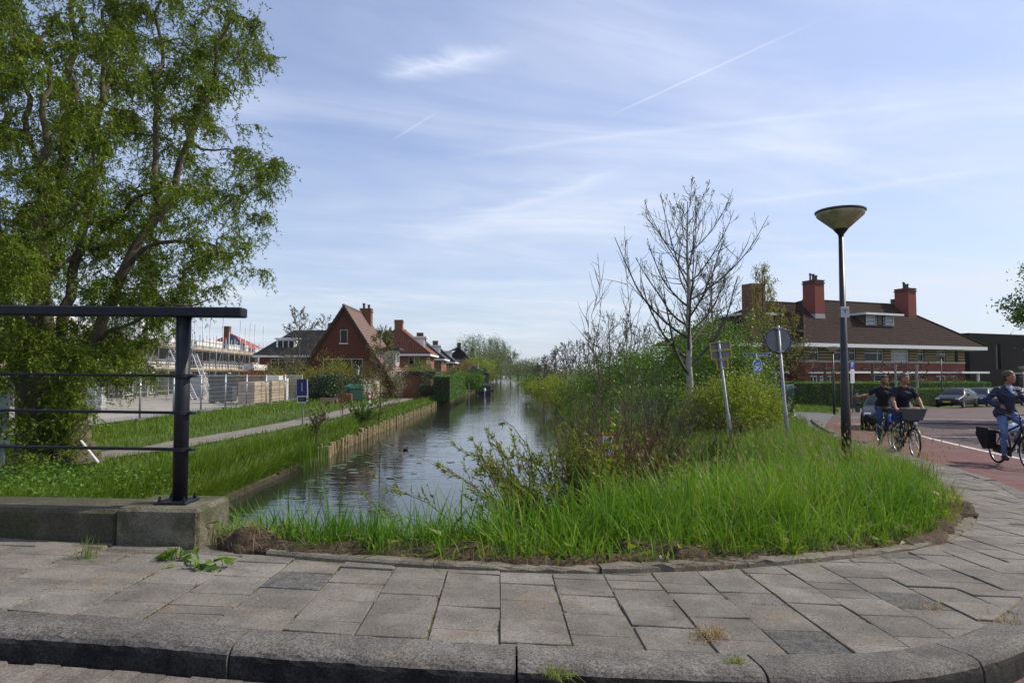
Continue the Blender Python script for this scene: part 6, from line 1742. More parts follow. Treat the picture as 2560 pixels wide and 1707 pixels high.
clod('large dark soil clod lying in the middle of the grass edge', .95, 4.50, .28, .10, .15, 1); clod('smaller soil clod right of the middle one', 1.38, 4.66, .20, .09, .10, 2)
clod('soil and straw clod at the end of the concrete parapet', -1.62, 4.28, .22, .14, .13, 3, 220); clod('soil clod left of the lawn corner curve', 3.1, 5.62, .20, .10, .13, 4); clod('soil clod at the corner curve with roots', 3.6, 6.05, .26, .12, .14, 5)
clod('soil clod furthest round the corner curve', 4.45, 7.05, .28, .16, .16, 6); clod('flat soil patch among the grass roots left of centre', -.35, 4.34, .22, .08, .09, 7); clod('flat soil patch beside the straw', -.75, 4.34, .16, .07, .07, 8)

L_moss = leafmat('joint_moss', [(0.05, 0.075, 0.012), (0.08, 0.10, 0.02), (0.10, 0.11, 0.04)], .2)
# crumbled soil washed over the edging stones
n, k = 260, 7; a_in2 = arc(INNER); sA = float(np.interp(-1.75, INNER[:, 0][:160], a_in2[:160])); ss = np.linspace(sA, sA + 9.5, n); pc, nc = along(INNER, ss)
hw = .040 + .05 * np.sin(ss * 2.3) + .04 * np.sin(ss * 5.1 + 1) + rng.normal(0, .012, n); V = []
for j in range(k):
    f = j / (k - 1); off = -.16 + f * (.16 + np.clip(hw, .01, .2)); x = pc[:, 0] + nc[:, 0] * off; y = pc[:, 1] + nc[:, 1] * off
    bump = (.030 + .022 * np.sin(ss * 3.7 + j) + .02 * np.sin(ss * 9.1 + 2 * j)) * (1 - f) ** .8 + .032 * (f < .99)
    V.append(np.stack([x, y, gz(x, y) + np.where(f > .98, -.02, np.maximum(bump, .004) + rng.normal(0, .006, n))], 1))
V = np.concatenate(V); i = np.arange(k - 1)[:, None] * n; j = np.arange(n - 1)[None, :]
tag(np_mesh('soil_strip', V, [np.stack([i + j, i + n + j, i + n + j + 1, i + j + 1], -1).reshape(-1, 4)], M_soil, smooth=False), 'crumbled brown soil washed over the edging stones', None, kind='stuff')
# tufts in the joints, leaves and litter on the tiles
n = 230; xs_ = rng.uniform(-3.2, 4.6, n); pts = []
for x in xs_:
    y = rng.uniform(2.9, 4.3) + max(0, x - 1) * .35
    ci = round((x) / T); pts.append((ci * T - y * sa + rng.normal(0, .002), y))
    if rng.random() < .5: pts.append((pts[-1][0] + rng.uniform(-.01, .01), y + .03))
pts = np.array(pts); P = np.repeat(pts, 16, 0) + rng.normal(0, 1, (len(pts) * 16, 2)) * np.array([.006, .03])
P = np.stack([P[:, 0], P[:, 1], gz(P[:, 0], P[:, 1]) - .008], 1); m_ = in_poly(P[:, 0], P[:, 1], SIDE); P = P[m_]
grass('joint_moss', None, [blades(P, rng.uniform(.006, .018, len(P)), rng, spread=.8, wid=.005, seg=2)], L_moss, sidewalk)
sx = np.repeat(np.array([(i * T + .15, rng.uniform(2.9, 3.9)) for i in range(-10, 14)]), 50, 0); P = sx + rng.normal(0, 1, sx.shape) * np.array([.07, .004])
P = np.stack([P[:, 0], P[:, 1], gz(P[:, 0], P[:, 1]) - .008], 1); grass('cross_joint_moss', None, [blades(P, rng.uniform(.006, .016, len(P)), rng, spread=.8, wid=.005, seg=2)], L_moss, sidewalk)
# grit and crumbs
n = 2600; x = rng.uniform(-3, 4.5, n); y = rng.uniform(2.5, 5.5, n); m_ = in_poly(x, y, SIDE); x, y = x[m_], y[m_]
V, F = leaf_geo(np.stack([x, y, gz(x, y) + .004], 1), rng.normal(0, 1, (len(x), 3)) * np.array([1, 1, .15]), rng.uniform(.004, .014, len(x)), rng.uniform(.003, .008, len(x)), rng)
o = np_mesh('grit', V, [F], L_dry, sidewalk, rnd=rng.uniform(0, 1, len(x))); o['kind'] = 'stuff'
def tuft(label, u, v, name, leaf, n, h, seed, wid=.004, sp=1.0, rad=.05, cat='weed', grp=None):
    rs = np.random.RandomState(seed); y = CAM_Z * 1568 / (v - 860); x = (u - 1176) / 1568 * y
    for _ in range(4): y = (CAM_Z - gzf(x, y)) * 1568 / (v - 860); x = (u - 1176) / 1568 * y
    t = thing(name, label, cat, (x, y, gzf(x, y)), 0, grp); P = np.stack([rs.normal(0, rad, n), rs.normal(0, rad * .7, n), np.zeros(n)], 1)
    bl = blades(P, rs.uniform(.4, 1.2, n) * h, rs, spread=sp, wid=wid, seg=3); np_mesh('blades', bl[0], bl[1], leaf, t, rnd=bl[2])['kind'] = 'stuff'
    return t, x, y
tuft('dry grass ball lying near the kerb right of centre', 1620, 1450, 'grass_tussock', L_dry, 190, .07, 1, .004, 1.6, .045, 'straw', 'torn off straw balls'); tuft('dry straw ball near the right kerb', 2295, 1420, 'grass_tussock', L_dry, 130, .05, 2, .004, 1.7, .05, 'straw', 'torn off straw balls'); tuft('straw wisp at the right tile edge', 2110, 1388, 'grass_tussock', L_dry, 90, .05, 3, .004, 1.7, .05, 'straw', 'torn off straw balls')
tuft('thin grass tuft in front of the parapet', 210, 1275, 'grass_tuft', L_lawn, 60, .12, 4, .004, .8, .03, 'weed', 'weeds in the joints'); tuft('weed in the kerb joint at bottom centre', 1275, 1535, 'grass_tuft', L_fresh, 80, .045, 5, .005, 1.0, .03, 'weed', 'weeds in the joints'); tuft('weed in the kerb joint right of centre', 1680, 1510, 'grass_tuft', L_fresh, 60, .04, 6, .005, 1.0, .02, 'weed', 'weeds in the joints'); tuft('grass growing along the parapet foot at the left edge', 30, 1190, 'grass_tuft', L_lawn, 120, .14, 7, .005, .7, .10, 'weed', 'weeds in the joints')
# wilted dock leaves
for k, (u, v, lab) in enumerate(((480, 1298, 'wilted green dock plant lying on the tiles'), (415, 1278, 'smaller wilted dock plant beside the parapet end'))):
    t, x, y = tuft(lab, u, v, 'dock_plant', L_green, 14, .10, 20 + k, .006, 1.4, .02, 'weed'); rs = np.random.RandomState(30 + k); n = 26
    P = np.stack([rs.normal(0, .055, n), rs.normal(0, .03, n), rs.uniform(.004, .04, n)], 1); V, F = leaf_geo(P, rs.normal(0, 1, (n, 3)) * np.array([1, 1, .25]), rs.uniform(.05, .10, n), rs.uniform(.025, .05, n), rs); np_mesh('leaves', V, [F], L_green, t, rnd=rs.uniform(0, 1, n))['kind'] = 'stuff'
# crumpled tissue
mb = MB(); rs = np.random.RandomState(8); y = 4.42; x = (1502 - 1176) / 1568 * y; n = 11; V = []
for i in range(n):
    for j in range(n): V.append((x + (i / (n - 1) - .5) * .085 + rs.normal(0, .005), y + (j / (n - 1) - .5) * .07 + rs.normal(0, .005), gzf(x, y) + .035 + abs(rs.normal(0, .010)) + .012 * math.sin(i) * math.cos(j * 1.3)))
mb.add(V, [(i * n + j, (i + 1) * n + j, (i + 1) * n + j + 1, i * n + j + 1) for i in range(n - 1) for j in range(n - 1)]); tag(mb.build('paper_tissue', mat('white_tissue', (.75, .75, .76), .9, var=.05)), 'crumpled white tissue on the edging stones', 'litter')
# ------------------------------------------------------------------ parapet and railing
M_blackpaint = mat('dark_blue_black_paint', (0.010, 0.012, 0.018), 0.45, var=.3, scale=12, spec=.28, bump=.05, bscale=60)
M_parapet = mat('mossy_concrete', (0.078, 0.070, 0.048), 0.95, var=.3, scale=5, bump=.9, bscale=55, fine=.3, stain=(0.055, 0.055, 0.025), stain_scale=3.2, stain_lo=.40, stain_hi=.60)
M_parapet_end = mat('pale_lichen_concrete', (0.14, 0.128, 0.096), 0.95, var=.25, scale=7, bump=.8, bscale=60, fine=.3, stain=(0.065, 0.065, 0.03), stain_scale=4, stain_lo=.45, stain_hi=.6)
RS = 0.012                                     # rise of the railing per metre to the left
def rbox(x0, x1, y0, y1, z0, z1, bev):
    """bevelled bar that follows the fall of the bridge"""
    m_ = MB(); m_.bbox(x0, x1, y0, y1, z0, z1, bev); m_.v = [(x, y + (-2.1 - x) * .035, z + (-2.1 - x) * RS) for x, y, z in m_.v]; return m_
pp = thing('parapet', 'low mossy concrete parapet wall under the black railing', 'wall', (-2.4, 4.4, .1))
m_ = rbox(-7.5, -2.46, 4.22, 4.62, -.1, .318, .025)
# roughen the long block
rs = np.random.RandomState(3)
rbox(-7.5, -5.62, 4.22, 4.62, -.1, .318, .02).build('block', M_parapet, pp, world=True); rbox(-5.605, -4.02, 4.225, 4.62, -.1, .315, .022).build('block', M_parapet, pp, world=True); rbox(-4.005, -2.42, 4.215, 4.62, -.1, .316, .022).build('block', M_parapet, pp, world=True)
rbox(-2.415, -1.90, 4.19, 4.66, -.14, .336, .02).build('end_block', M_parapet_end, pp, world=True)
rbox(-4.4, -2.42, 4.08, 4.205, -.05, .125, .015).build('foot_slab', M_edge, pp, world=True); rbox(-2.41, -1.98, 4.07, 4.18, -.06, .118, .015).build('foot_slab', M_edge, pp, world=True)
rl = thing('bridge_railing', 'dark blue black steel railing with round post and flat rails', 'railing', (-2.12, 4.4, .336))
px_, py_ = -2.12, 4.40
rbox(-7.5, -1.725, 4.345, 4.455, 1.52, 1.583, .008).build('handrail', M_blackpaint, rl, world=True)
for z in (1.140, .905, .672): rbox(-7.5, -2.035, 4.372, 4.424, z - .008, z + .008, .003).build('rail', M_blackpaint, rl, world=True)
for k, x in enumerate((-2.12, -4.6, -7.0)):
    dz = (-2.1 - x) * RS; dy = (-2.1 - x) * .035
    mb = MB(); mb.tube([(x, py_ + dy, .34 + dz), (x, py_ + dy, 1.53 + dz)], .045, 20); po = mb.build('post', M_blackpaint, rl, world=True, smooth=False)
    for p_ in po.data.polygons: p_.use_smooth = len(p_.vertices) == 4
    for z in (1.140, .905, .672): MB().lathe([(.047, z - .013 + dz), (.055, z - .011 + dz), (.055, z + .011 + dz), (.047, z + .013 + dz)], (x, py_ + dy, 0), 20).build('collar', M_blackpaint, po, world=True)
    mb = MB(); mb.bbox(x - .115, x + .085, py_ + dy - .10, py_ + dy + .10, .336 + dz, .352 + dz, .004); pl_ = mb.build('base_plate', M_blackpaint, rl, world=True)
    for sx_ in (-.09, .062):
        for sy_ in (-.075, .075):
            mb = MB(); mb.lathe([(.014, .352 + dz), (.014, .366 + dz), (.008, .367 + dz), (.008, .385 + dz), (.0005, .386 + dz)], (x + sx_, py_ + dy + sy_, 0), 6); mb.build('bolt', M_blackpaint, pl_, world=True)

# ------------------------------------------------------------------ street lamps
M_lamp = mat('opal_lamp_cone', (0.36, 0.33, 0.20), 0.45, var=.25, scale=6, stain=(.22, .20, .10), stain_scale=5)
M_lampblack = mat('black_lamp_post', (0.012, 0.011, 0.014), 0.4, var=.2, scale=9, spec=.5)
def lamp(label, x, y, z0, H, lean=0.0):
    t = thing('street_lamp', label, 'lamp post', (x, y, z0), 0, 'cone shaded street lamps'); t.rotation_euler = (0, lean, 0)
    mb = MB(); mb.tube([(0, 0, -.1), (0, 0, .9), (0, 0, 1.0), (0, 0, H - .38)], [.072, .066, .060, .034], 16); mb.build('post', M_lampblack, t, smooth=True)
    mb = MB(); mb.lathe([(.034, H - .44), (.04, H - .40), (.10, H - .325), (.105, H - .315)], (0, 0, 0), 28); mb.build('collar', M_lampblack, t, smooth=True)
    mb = MB(); mb.lathe([(.10, H - .318), (.325, H - .118), (.335, H - .085), (.335, H - .07)], (0, 0, 0), 36); mb.build('lamp_shade', M_lamp, t, smooth=True)
    mb = MB(); mb.lathe([(.338, H - .072), (.352, H - .065), (.352, H - .045), (.335, H - .035), (.20, H - .010), (.06, H), (.03, H + .004), (.03, H + .018), (.0005, H + .02)], (0, 0, 0), 36); c = mb.build('cap', M_lampblack, t, smooth=False)
    mb = MB(); mb.lathe([(.30, H - .0285), (.06, H + .003), (.0005, H + .004)], (0, 0, 0), 30); mb.build('cap_top', mat('dull_aluminium', (.35, .35, .37), .5, metal=.3), c)
    return t
lz = gh(4.87, 10.0)
big = lamp('large street lamp with cone shade standing in the corner grass', 4.87, 10.0, lz, 3.61 - lz, -.003)
mb = MB(); mb.bbox(-.062, .062, -.066, -.058, 1.98 - lz, 2.14 - lz, .003); st_ = mb.build('number_plate', mat('pale_plate', (.42, .43, .46), .5, var=.12, scale=20), big)
mb = MB(); mb.box(-.04, .04, -.068, -.0665, 2.085 - lz, 2.093 - lz); mb.box(-.006, .006, -.068, -.0665, 2.035 - lz, 2.0845 - lz); mb.build('plate_mark', mat('plate_mark', (.06, .07, .08), .6, var=0), st_)
mb = MB(); mb.torus((0, 0, 2.01 - lz), (0, 0, 1), .050, .010, 20, 6); mb.torus((0, 0, 2.11 - lz), (0, 0, 1), .050, .010, 20, 6); mb.build('plate_clip', M_steel, st_)
for (u, vt, Y, lab) in ((2082, 866, 40, 'small street lamp left of the big lamp post'), (2352, 884, 56, 'small street lamp before the right end of the long house'), (2556, 916, 62, 'small street lamp at the right frame edge')):
    p = at(u, vt, Y); zg = gzf(p.x, p.y); lamp(lab, p.x, p.y, zg, p.z - zg)

# ------------------------------------------------------------------ signs
M_post = mat('grey_sign_post', (0.24, 0.25, 0.27), 0.5, var=.18, scale=10, metal=.3)
M_signback = mat('grey_sign_back', (0.16, 0.165, 0.18), 0.6, var=.12, scale=9)
M_yellow = mat('yellow_sign_edge', (0.55, 0.40, 0.01), 0.5, var=.08)
M_blue = mat('blue_sign_face', (0.012, 0.07, 0.42), 0.4, var=.06)
M_navy = mat('navy_sign_face', (0.012, 0.03, 0.16), 0.4, var=.06)
M_signwhite = mat('white_sign_face', (0.72, 0.72, 0.74), 0.45, var=.05)
M_red = mat('red_sign_paint', (0.42, 0.02, 0.02), 0.5, var=.08)
M_black = mat('black_sign_paint', (0.012, 0.012, 0.014), 0.5, var=0)
def text(parent, s, x, y, z, size, mat_, rx=math.pi / 2, rz=0.0, name='lettering', align='CENTER', ex=.002):
    c = bpy.data.curves.new(name, 'FONT'); c.body = s; c.size = size; c.align_x = align; c.align_y = 'CENTER'; c.extrude = ex; c.materials.append(mat_)
    tmp = bpy.data.objects.new(name, c); COL.objects.link(tmp); me = bpy.data.meshes.new_from_object(tmp.evaluated_get(bpy.context.evaluated_depsgraph_get())); bpy.data.objects.remove(tmp)
    o = bpy.data.objects.new(name, me); COL.objects.link(o); o.parent = parent; o['kind'] = 'stuff'; o.location = (x, y, z); o.rotation_euler = (rx, 0, rz); return o

# leaning direction sign, seen from behind
b0 = Vector((4.50, 14.0, gh(4.5, 14))); top = at(1650 * 2560 / 2352, 783 * 2560 / 2352, 14.0); ax = (top - b0)
ds = thing('direction_sign', 'leaning sign post with three grey backed yellow edged boards', 'sign', b0); hh = ax.length; tilt = math.atan2(ax.x, ax.z); ds.rotation_euler = (0, tilt, 0)
mb = MB(); mb.tube([(0, 0, -.1), (0, 0, .85), (0, 0, .87), (0, 0, hh)], [.042, .042, .030, .030], 12); mb.build('post', M_post, ds, smooth=True)
def board(x0, x1, z0, z1, rot=.0):
    mb = MB(); mb.box(x0, x1, .034, .040, z0, z1); o = mb.build('board', M_signback, ds)
    mb = MB(); w_ = .014
    mb.box(x0 - w_, x0, .012, .05, z0 - w_, z1 + w_); mb.box(x1, x1 + w_ * 1.6, .012, .05, z0 - w_, z1 + w_); mb.box(x0, x1, .012, .05, z1, z1 + w_); mb.box(x0, x1, .012, .05, z0 - w_, z0); mb.build('rim', M_yellow, o)
board(-.165, .225, hh - .175, hh - .035); board(-.165, .225, hh - .36, hh - .215); board(-.075, .13, hh - .57, hh - .405)
mb = MB()
for z in (hh - .03, hh - .19, hh - .215, hh - .37, hh - .40, hh - .57): mb.bbox(-.042, .042, -.034, .034, z - .012, z + .012, .004)
mb.build('brackets', M_steel, ds)
# round sign from behind
b0 = Vector((6.32, 15.7, gh(6.32, 15.7))); top = at(1787 * 2560 / 2352, 748 * 2560 / 2352, 15.7); ax = top - b0; hh = ax.length
rd = thing('round_sign', 'leaning round traffic sign seen from its grey back with blue rim', 'sign', b0); rd.rotation_euler = (0, math.atan2(ax.x, ax.z), math.radians(0))
mb = MB(); mb.tube([(0, 0, -.1), (0, 0, .9), (0, 0, .92), (0, 0, hh)], [.045, .045, .034, .034], 12); mb.build('post', M_post, rd, smooth=True)
MR = Matrix.Rotation(math.pi / 2, 4, 'X'); mb = MB(); mb.lathe([(.288, -.004), (.288, .004)], (0, .045, hh - .33), 40, MR); dk = mb.build('disc', M_signback, rd)
mb = MB(); mb.torus((0, .045, hh - .33), (0, 1, 0), .292, .011, 44, 8, .02); mb.build('rim', M_navy, dk, smooth=True)
mb = MB()
for z in (hh - .06, hh - .60): mb.bbox(-.075, .075, -.038, .036, z - .016, z + .016, .005)
mb.build('brackets', M_steel, rd)
# bicycle sign and street name
p = at(1893, 916, 24.5); zg = gh(p.x, p.y)
bs = thing('bicycle_sign', 'round blue bicycle sign under a street name plate', 'sign', (p.x, p.y, zg), math.radians(38))
H = 1.92 - zg
mb = MB(); mb.tube([(0, .03, -.1), (0, .03, H)], .036, 12); mb.build('post', M_post, bs, smooth=True)
zc = p.z - zg
mb = MB(); mb.lathe([(.285, -.004), (.285, .004)], (0, -.012, zc), 36, MR); d_ = mb.build('disc', M_blue, bs)
mb = MB(); mb.torus((0, -.014, zc), (0, 1, 0), .282, .012, 40, 6); mb.build('rim', M_signwhite, d_)
mb = MB()
for x in (-.115, .115): mb.torus((x, -.020, zc - .05), (0, 1, 0), .082, .012, 24, 6, .004)
for a_, b_ in (((-.115, -.05), (-.05, .07)), ((-.05, .07), (.07, .07)), ((.115, -.05), (.06, .09)), ((.07, .07), (.0, -.05)), ((-.05, .05), (.0, -.05)), ((-.115, -.05), (.0, -.05)), ((-.085, .085), (-.03, .085)), ((.06, .10), (.10, .11)), ((-.05, .07), (-.058, .09))):
    mb.tube([(a_[0], -.021, zc + a_[1]), (b_[0], -.021, zc + b_[1])], .0105, 6)
mb.build('bicycle_symbol', M_signwhite, d_)
np_ = MB(); np_.box(-.47, .47, -.006, .0, H - .12, H); npl = np_.build('name_plate', M_navy, bs); npl.rotation_euler = (0, 0, math.radians(-50))
mb = MB(); mb.box(-.47, .47, -.009, -.0065, H - .012, H); mb.box(-.47, .47, -.009, -.0065, H - .12, H - .108); mb.box(-.47, -.458, -.009, -.0065, H - .108, H - .012); mb.box(.458, .47, -.009, -.0065, H - .108, H - .012); mb.build('border', M_signwhite, npl)
text(npl, 'Rijner Wateringkade', 0, -.009, H - .06, .092, M_signwhite)
# parking sign and cabinet
p = at(2131, 935, 42); zg = gzf(p.x, p.y)
ps = thing('parking_sign', 'narrow blue and white parking sign post beside the grey cabinet', 'sign', (p.x, p.y, zg), math.radians(-27 + 58))
zt = at(2131, 904, 42).z - zg; zb = at(2131, 957, 42).z - zg; zm = zt - (zt - zb) * .36
mb = MB(); mb.tube([(0, .03, -.1), (0, .03, zt)], .035, 10); mb.build('post', M_post, ps, smooth=True)
mb = MB(); mb.box(-.2, .2, -.012, -.006, zm + .01, zt); f_ = mb.build('blue_board', M_blue, ps); text(f_, 'P', 0, -.014, (zm + zt) / 2 + .03, .42, M_signwhite)
mb = MB(); mb.box(-.2, .2, -.012, -.006, zb, zm); f_ = mb.build('white_board', M_signwhite, ps)
mb = MB()
for k in range(7): mb.box(-.15, .15 - .06 * (k % 3), -.0145, -.0125, zb + .08 + k * .1, zb + .105 + k * .1)
mb.build('small_print', M_black, f_)
p = at(2144, 1031, 41.5); cb = thing('service_cabinet', 'slim grey green service cabinet behind the signalling cyclist', 'cabinet', (p.x, p.y, gzf(p.x, p.y)), -.45)
mb = MB(); mb.bbox(-.14, .14, -.12, .12, .06, 1.25, .012); mb.box(-.12, .12, -.1, .1, -.05, .06); b_ = mb.build('body', mat('grey_green_enamel', (.05, .065, .06), .5), cb)
mb = MB(); mb.bbox(-.155, .155, -.135, .135, 1.251, 1.29, .01); mb.build('lid', MATS['grey_green_enamel'], cb); mb = MB(); mb.box(-.06, .06, -.126, -.122, 1.0, 1.12); mb.build('panel', mat('cabinet_panel', (.3, .32, .33), .4), b_)
# red edged board half hidden in the dogwood
p = at(1514, 1112, 9.5); wsn = thing('waterway_sign', 'red bordered white board half hidden in the dogwood twigs', 'sign', (p.x, p.y, gh(p.x, p.y)), .18)
z0 = p.z - gh(p.x, p.y); mb = MB(); mb.tube([(0, .03, -.1), (0, .03, z0 + .15)], .03, 8); mb.build('post', M_post, wsn)
mb = MB(); mb.box(-.15, .15, -.006, 0, z0 - .18, z0 + .16); q_ = mb.build('board', M_signwhite, wsn)
mb = MB(); mb.box(-.15, .15, -.010, -.0065, z0 + .125, z0 + .16); mb.box(-.15, .15, -.010, -.0065, z0 - .18, z0 - .145); mb.box(-.15, -.115, -.010, -.0065, z0 - .145, z0 + .125); mb.box(.115, .15, -.010, -.0065, z0 - .145, z0 + .125); mb.build('border', M_red, q_)
mb = MB(); mb.prism([(-.09, -.0095, z0 - .08), (-.02, -.0095, z0 - .02), (.06, -.0095, z0 + .12), (.09, -.0095, z0 + .1), (.02, -.0095, z0 - .06), (.06, -.0095, z0 - .1)], (0, 0, 0), (0, .003, 0)); mb.build('symbol', M_black, q_)
# blue dead end board on the left bank
p = at(757, 1061, 28.6); bz = gh(p.x, p.y); bd = thing('dead_end_sign', 'blue dead end board with black text plate beside the left footpath', 'sign', (p.x, p.y, bz), math.radians(-12))
bd.rotation_euler = (0, math.radians(-2), math.radians(12)); zt = 1.98
mb = MB(); mb.tube([(0, .03, -.1), (0, .03, zt + .04)], .026, 10); mb.build('post', M_post, bd, smooth=True); mb = MB(); mb.tube([(0, .03, 0), (0, .03, .62)], .035, 10); mb.build('post_sleeve', M_signback, bd)
mb = MB(); mb.box(-.2, .2, -.02, .0, zt - .68, zt); f_ = mb.build('blue_board', M_navy, bd)
mb = MB(); mb.box(-.022, .022, -.0245, -.0205, zt - .50, zt - .17); mb.build('white_bar', mat('faded_white', (.28, .36, .40), .6), f_); MB().box(-.075, .075, -.0245, -.0205, zt - .165, zt - .09).build('red_bar', mat('faded_red', (.16, .02, .02), .6), f_); MB().box(-.1, .1, -.0245, -.0205, zt - .565, zt - .51).build('red_bar', MATS['faded_red'], f_)
mb = MB(); mb.box(-.2, .2, -.02, .0, zt - .98, zt - .70); f2 = mb.build('text_plate', M_signwhite, bd); mb = MB(); mb.box(-.165, .165, -.0235, -.0205, zt - .945, zt - .735); f3 = mb.build('black_field', M_black, f2)
mb = MB()
for k in range(4): mb.box(-.12 + .02 * (k % 2), .12 - .03 * (k % 3), -.0262, -.0242, zt - .775 - k * .045, zt - .757 - k * .045)
mb.build('faded_lettering', M_signback, f2)
mb = MB(); mb.box(.2, .235, -.03, .03, zt - .98, zt); mb.build('edge', M_signwhite, bd)
# poppy picture board at the left edge
p = at(10, 1045, 13.2); pb = thing('picture_board', 'white picture board with red poppies cut by the left frame edge', 'sign', (p.x - .55, p.y, gh(p.x, p.y)), math.radians(4))
z1 = p.z + .45 - pb.location.z; mb = MB()
for k in range(6): mb.bbox(-.62 + k * .207, -.62 + k * .207 + .2, -.012, .012, z1 - .86, z1, .004)
q_ = mb.build('planks', mat('blueish_white_board', (.38, .42, .45), .6), pb); q_['kind'] = 'stuff'
mb = MB(); mb.box(-.64, .64, -.03, .03, z1 - .94, z1 - .865); mb.box(-.64, .64, -.022, -.013, z1 - .24, z1 - .215); mb.build('ledge', MATS['blueish_white_board'], pb)
for x in (-.5, .5): mb = MB(); mb.box(x - .03, x + .03, .013, .06, -.1, z1 - .05); mb.build('leg', M_post, pb)
rs = random.Random(4); mr, mk = MB(), MB()
for k in range(9):
    x = rs.uniform(-.5, .55); z = z1 - rs.uniform(.35, .72); r = rs.uniform(.015, .035); mr.lathe([(r, -.001), (r, .001)], (x, -.0145, z), 10, MR); mk.tube([(x, -.0145, z - r), (x + rs.uniform(-.03, .03), -.0145, z1 - .84)], .004, 4)
for k in range(12): x = rs.uniform(-.58, .58); mk.lathe([(.02, -.001), (.02, .001)], (x, -.0147, z1 - rs.uniform(.05, .75)), 8, MR)
for k in range(30): x = rs.uniform(-.6, .6); mk.prism([(x - .012, -.0146, z1 - .86), (x + .012, -.0146, z1 - .86), (x + rs.uniform(-.03, .03), -.0146, z1 - .86 + rs.uniform(.05, .14))], (0, 0, 0), (0, .001, 0))
mr.build('poppies', M_red, q_); mk.build('grass_print', mat('dark_print', (.01, .03, .03), .7, var=0), q_)
# white stake leaning in the grass by the willow
mb = MB(); mb.tube([atd(186, 1012, 14.0), atd(226, 1062, 13.6)], .022, 6); tag(mb.build('white_stake', M_signwhite), 'white stake leaning in the grass at the willow foot', 'stake')

# ------------------------------------------------------------------ bins, container, bollard, lantern, boat, shed, flag
M_teal = mat('dull_teal_enamel', (0.045, 0.085, 0.085), 0.45, var=.15, scale=3)
p = at(1948, 1036, 34.0); zg = gzf(p.x, p.y); bc = thing('bottle_container', 'dull green recycling container with rounded roof and orange poster', 'container', (p.x, p.y, zg - .03), math.radians(-20))
def arch(r, w0, h0, n=14): return [(r * math.cos(t), h0 + r * math.sin(t)) for t in np.linspace(0, math.pi, n)]
sec = [(.5, .1)] + arch(.5, 0, 1.12) + [(-.5, .1)]
mb = MB(); mb.prism([(0, y, z) for y, z in sec], (-1.2, 0, 0), (.60, 0, 0)); mb.build('body', M_teal, bc)
ring = [(.5, 1.12)] + arch(.5, 0, 1.12) + arch(.40, 0, 1.12)[::-1]
mb = MB(); nA = 14
o_ = arch(.52, 0, 1.12, nA); i_ = arch(.42, 0, 1.12, nA); vs = [(.602, y, z) for y, z in o_] + [(.602, y, z) for y, z in i_] + [(.70, y, z) for y, z in o_] + [(.70, y, z) for y, z in i_]
fs = []
for k in range(nA - 1): fs += [(k, k + 1, nA + k + 1, nA + k), (2 * nA + k, 3 * nA + k, 3 * nA + k + 1, 2 * nA + k + 1), (k, 2 * nA + k, 2 * nA + k + 1, k + 1), (nA + k, nA + k + 1, 3 * nA + k + 1, 3 * nA + k)]
mb.add(vs, fs); mb.build('hood', M_teal, bc)
mb = MB(); mb.prism([(0, y * .82, 1.12 + (z - 1.12) * .82) for y, z in arch(.5, 0, 1.12)], (.601, 0, 0), (.612, 0, 0)); mb.build('opening', M_black, bc)
mb = MB(); mb.box(.602, .66, -.48, .48, .12, 1.08); dr_ = mb.build('door', M_teal, bc); mb = MB(); mb.box(.661, .667, -.22, .20, .30, .86); po = mb.build('poster', mat('orange_poster', (.75, .27, .02), .5, var=.1), dr_)
mb = MB(); mb.box(.668, .671, -.16, .02, .42, .66); mb.box(.668, .671, -.16, .12, .35, .385); mb.build('poster_print', mat('dark_red_print', (.10, .02, .03), .6), po)
mb = MB(); mb.box(.661, .666, .36, .47, 1.0, 1.075); mb.box(.70, .706, .40, .52, 1.13, 1.30); mb.build('sticker', mat('pale_sticker', (.6, .45, .33), .6), dr_)
mb = MB(); mb.box(-1.25, .78, -.56, .56, .0, .1); mb.build('base', mat('pale_base', (.33, .35, .35), .7), bc)
# scrawled graffiti on the long side
rs = random.Random(12); mb = MB(); x = -.35
for k in range(11):
    x0_ = x; mb.tube([(x0_, -.5035, 1.13 + rs.uniform(-.03, .03)), (x0_ + rs.uniform(.02, .05), -.5035, 1.19 + rs.uniform(-.03, .03)), (x0_ + .06, -.5035, 1.10 + rs.uniform(-.03, .03))], .0055, 4); x += .055
mb.build('graffiti', M_signwhite, bc)
# green grit bin
p = at(888, 1003, 52); gb_ = thing('grit_bin', 'dark green box bin with curved lid and white poster', 'bin', (p.x, p.y, LEFT_Z - .02), math.radians(35))
M_bin = mat('dark_green_plastic', (0.012, 0.055, 0.035), 0.45, var=.15)
mb = MB(); mb.bbox(-.62, .42, -.5, .5, .22, 1.12, .03); mb.build('body', M_bin, gb_)
lid = [(-.66, 1.125)] + [(-.66 + 1.14 * k / 10, 1.14 + .32 * math.sin(math.pi * (.12 + .76 * (k / 10)))) for k in range(11)] + [(.48, 1.125)]
mb = MB(); mb.prism([(x, 0, z) for x, z in lid], (0, -.55, 0), (0, .55, 0)); mb.build('lid', mat('green_lid', (.03, .12, .085), .4), gb_)
mb = MB(); mb.box(.421, .428, -.32, .34, .38, 1.02); q_ = mb.build('poster', M_signwhite, gb_); mb = MB(); mb.box(.429, .431, -.18, -.05, .72, .80); mb.box(.429, .431, .0, .22, .74, .78); mb.box(.429, .431, -.2, .2, .55, .6); mb.build('poster_print', mat('pale_blue_print', (.25, .38, .5), .6), q_)
for x in (-.5, .32):
    for y in (-.38, .38): mb = MB(); mb.box(x - .05, x + .05, y - .05, y + .05, -.05, .22); mb.build('leg', M_black, gb_)
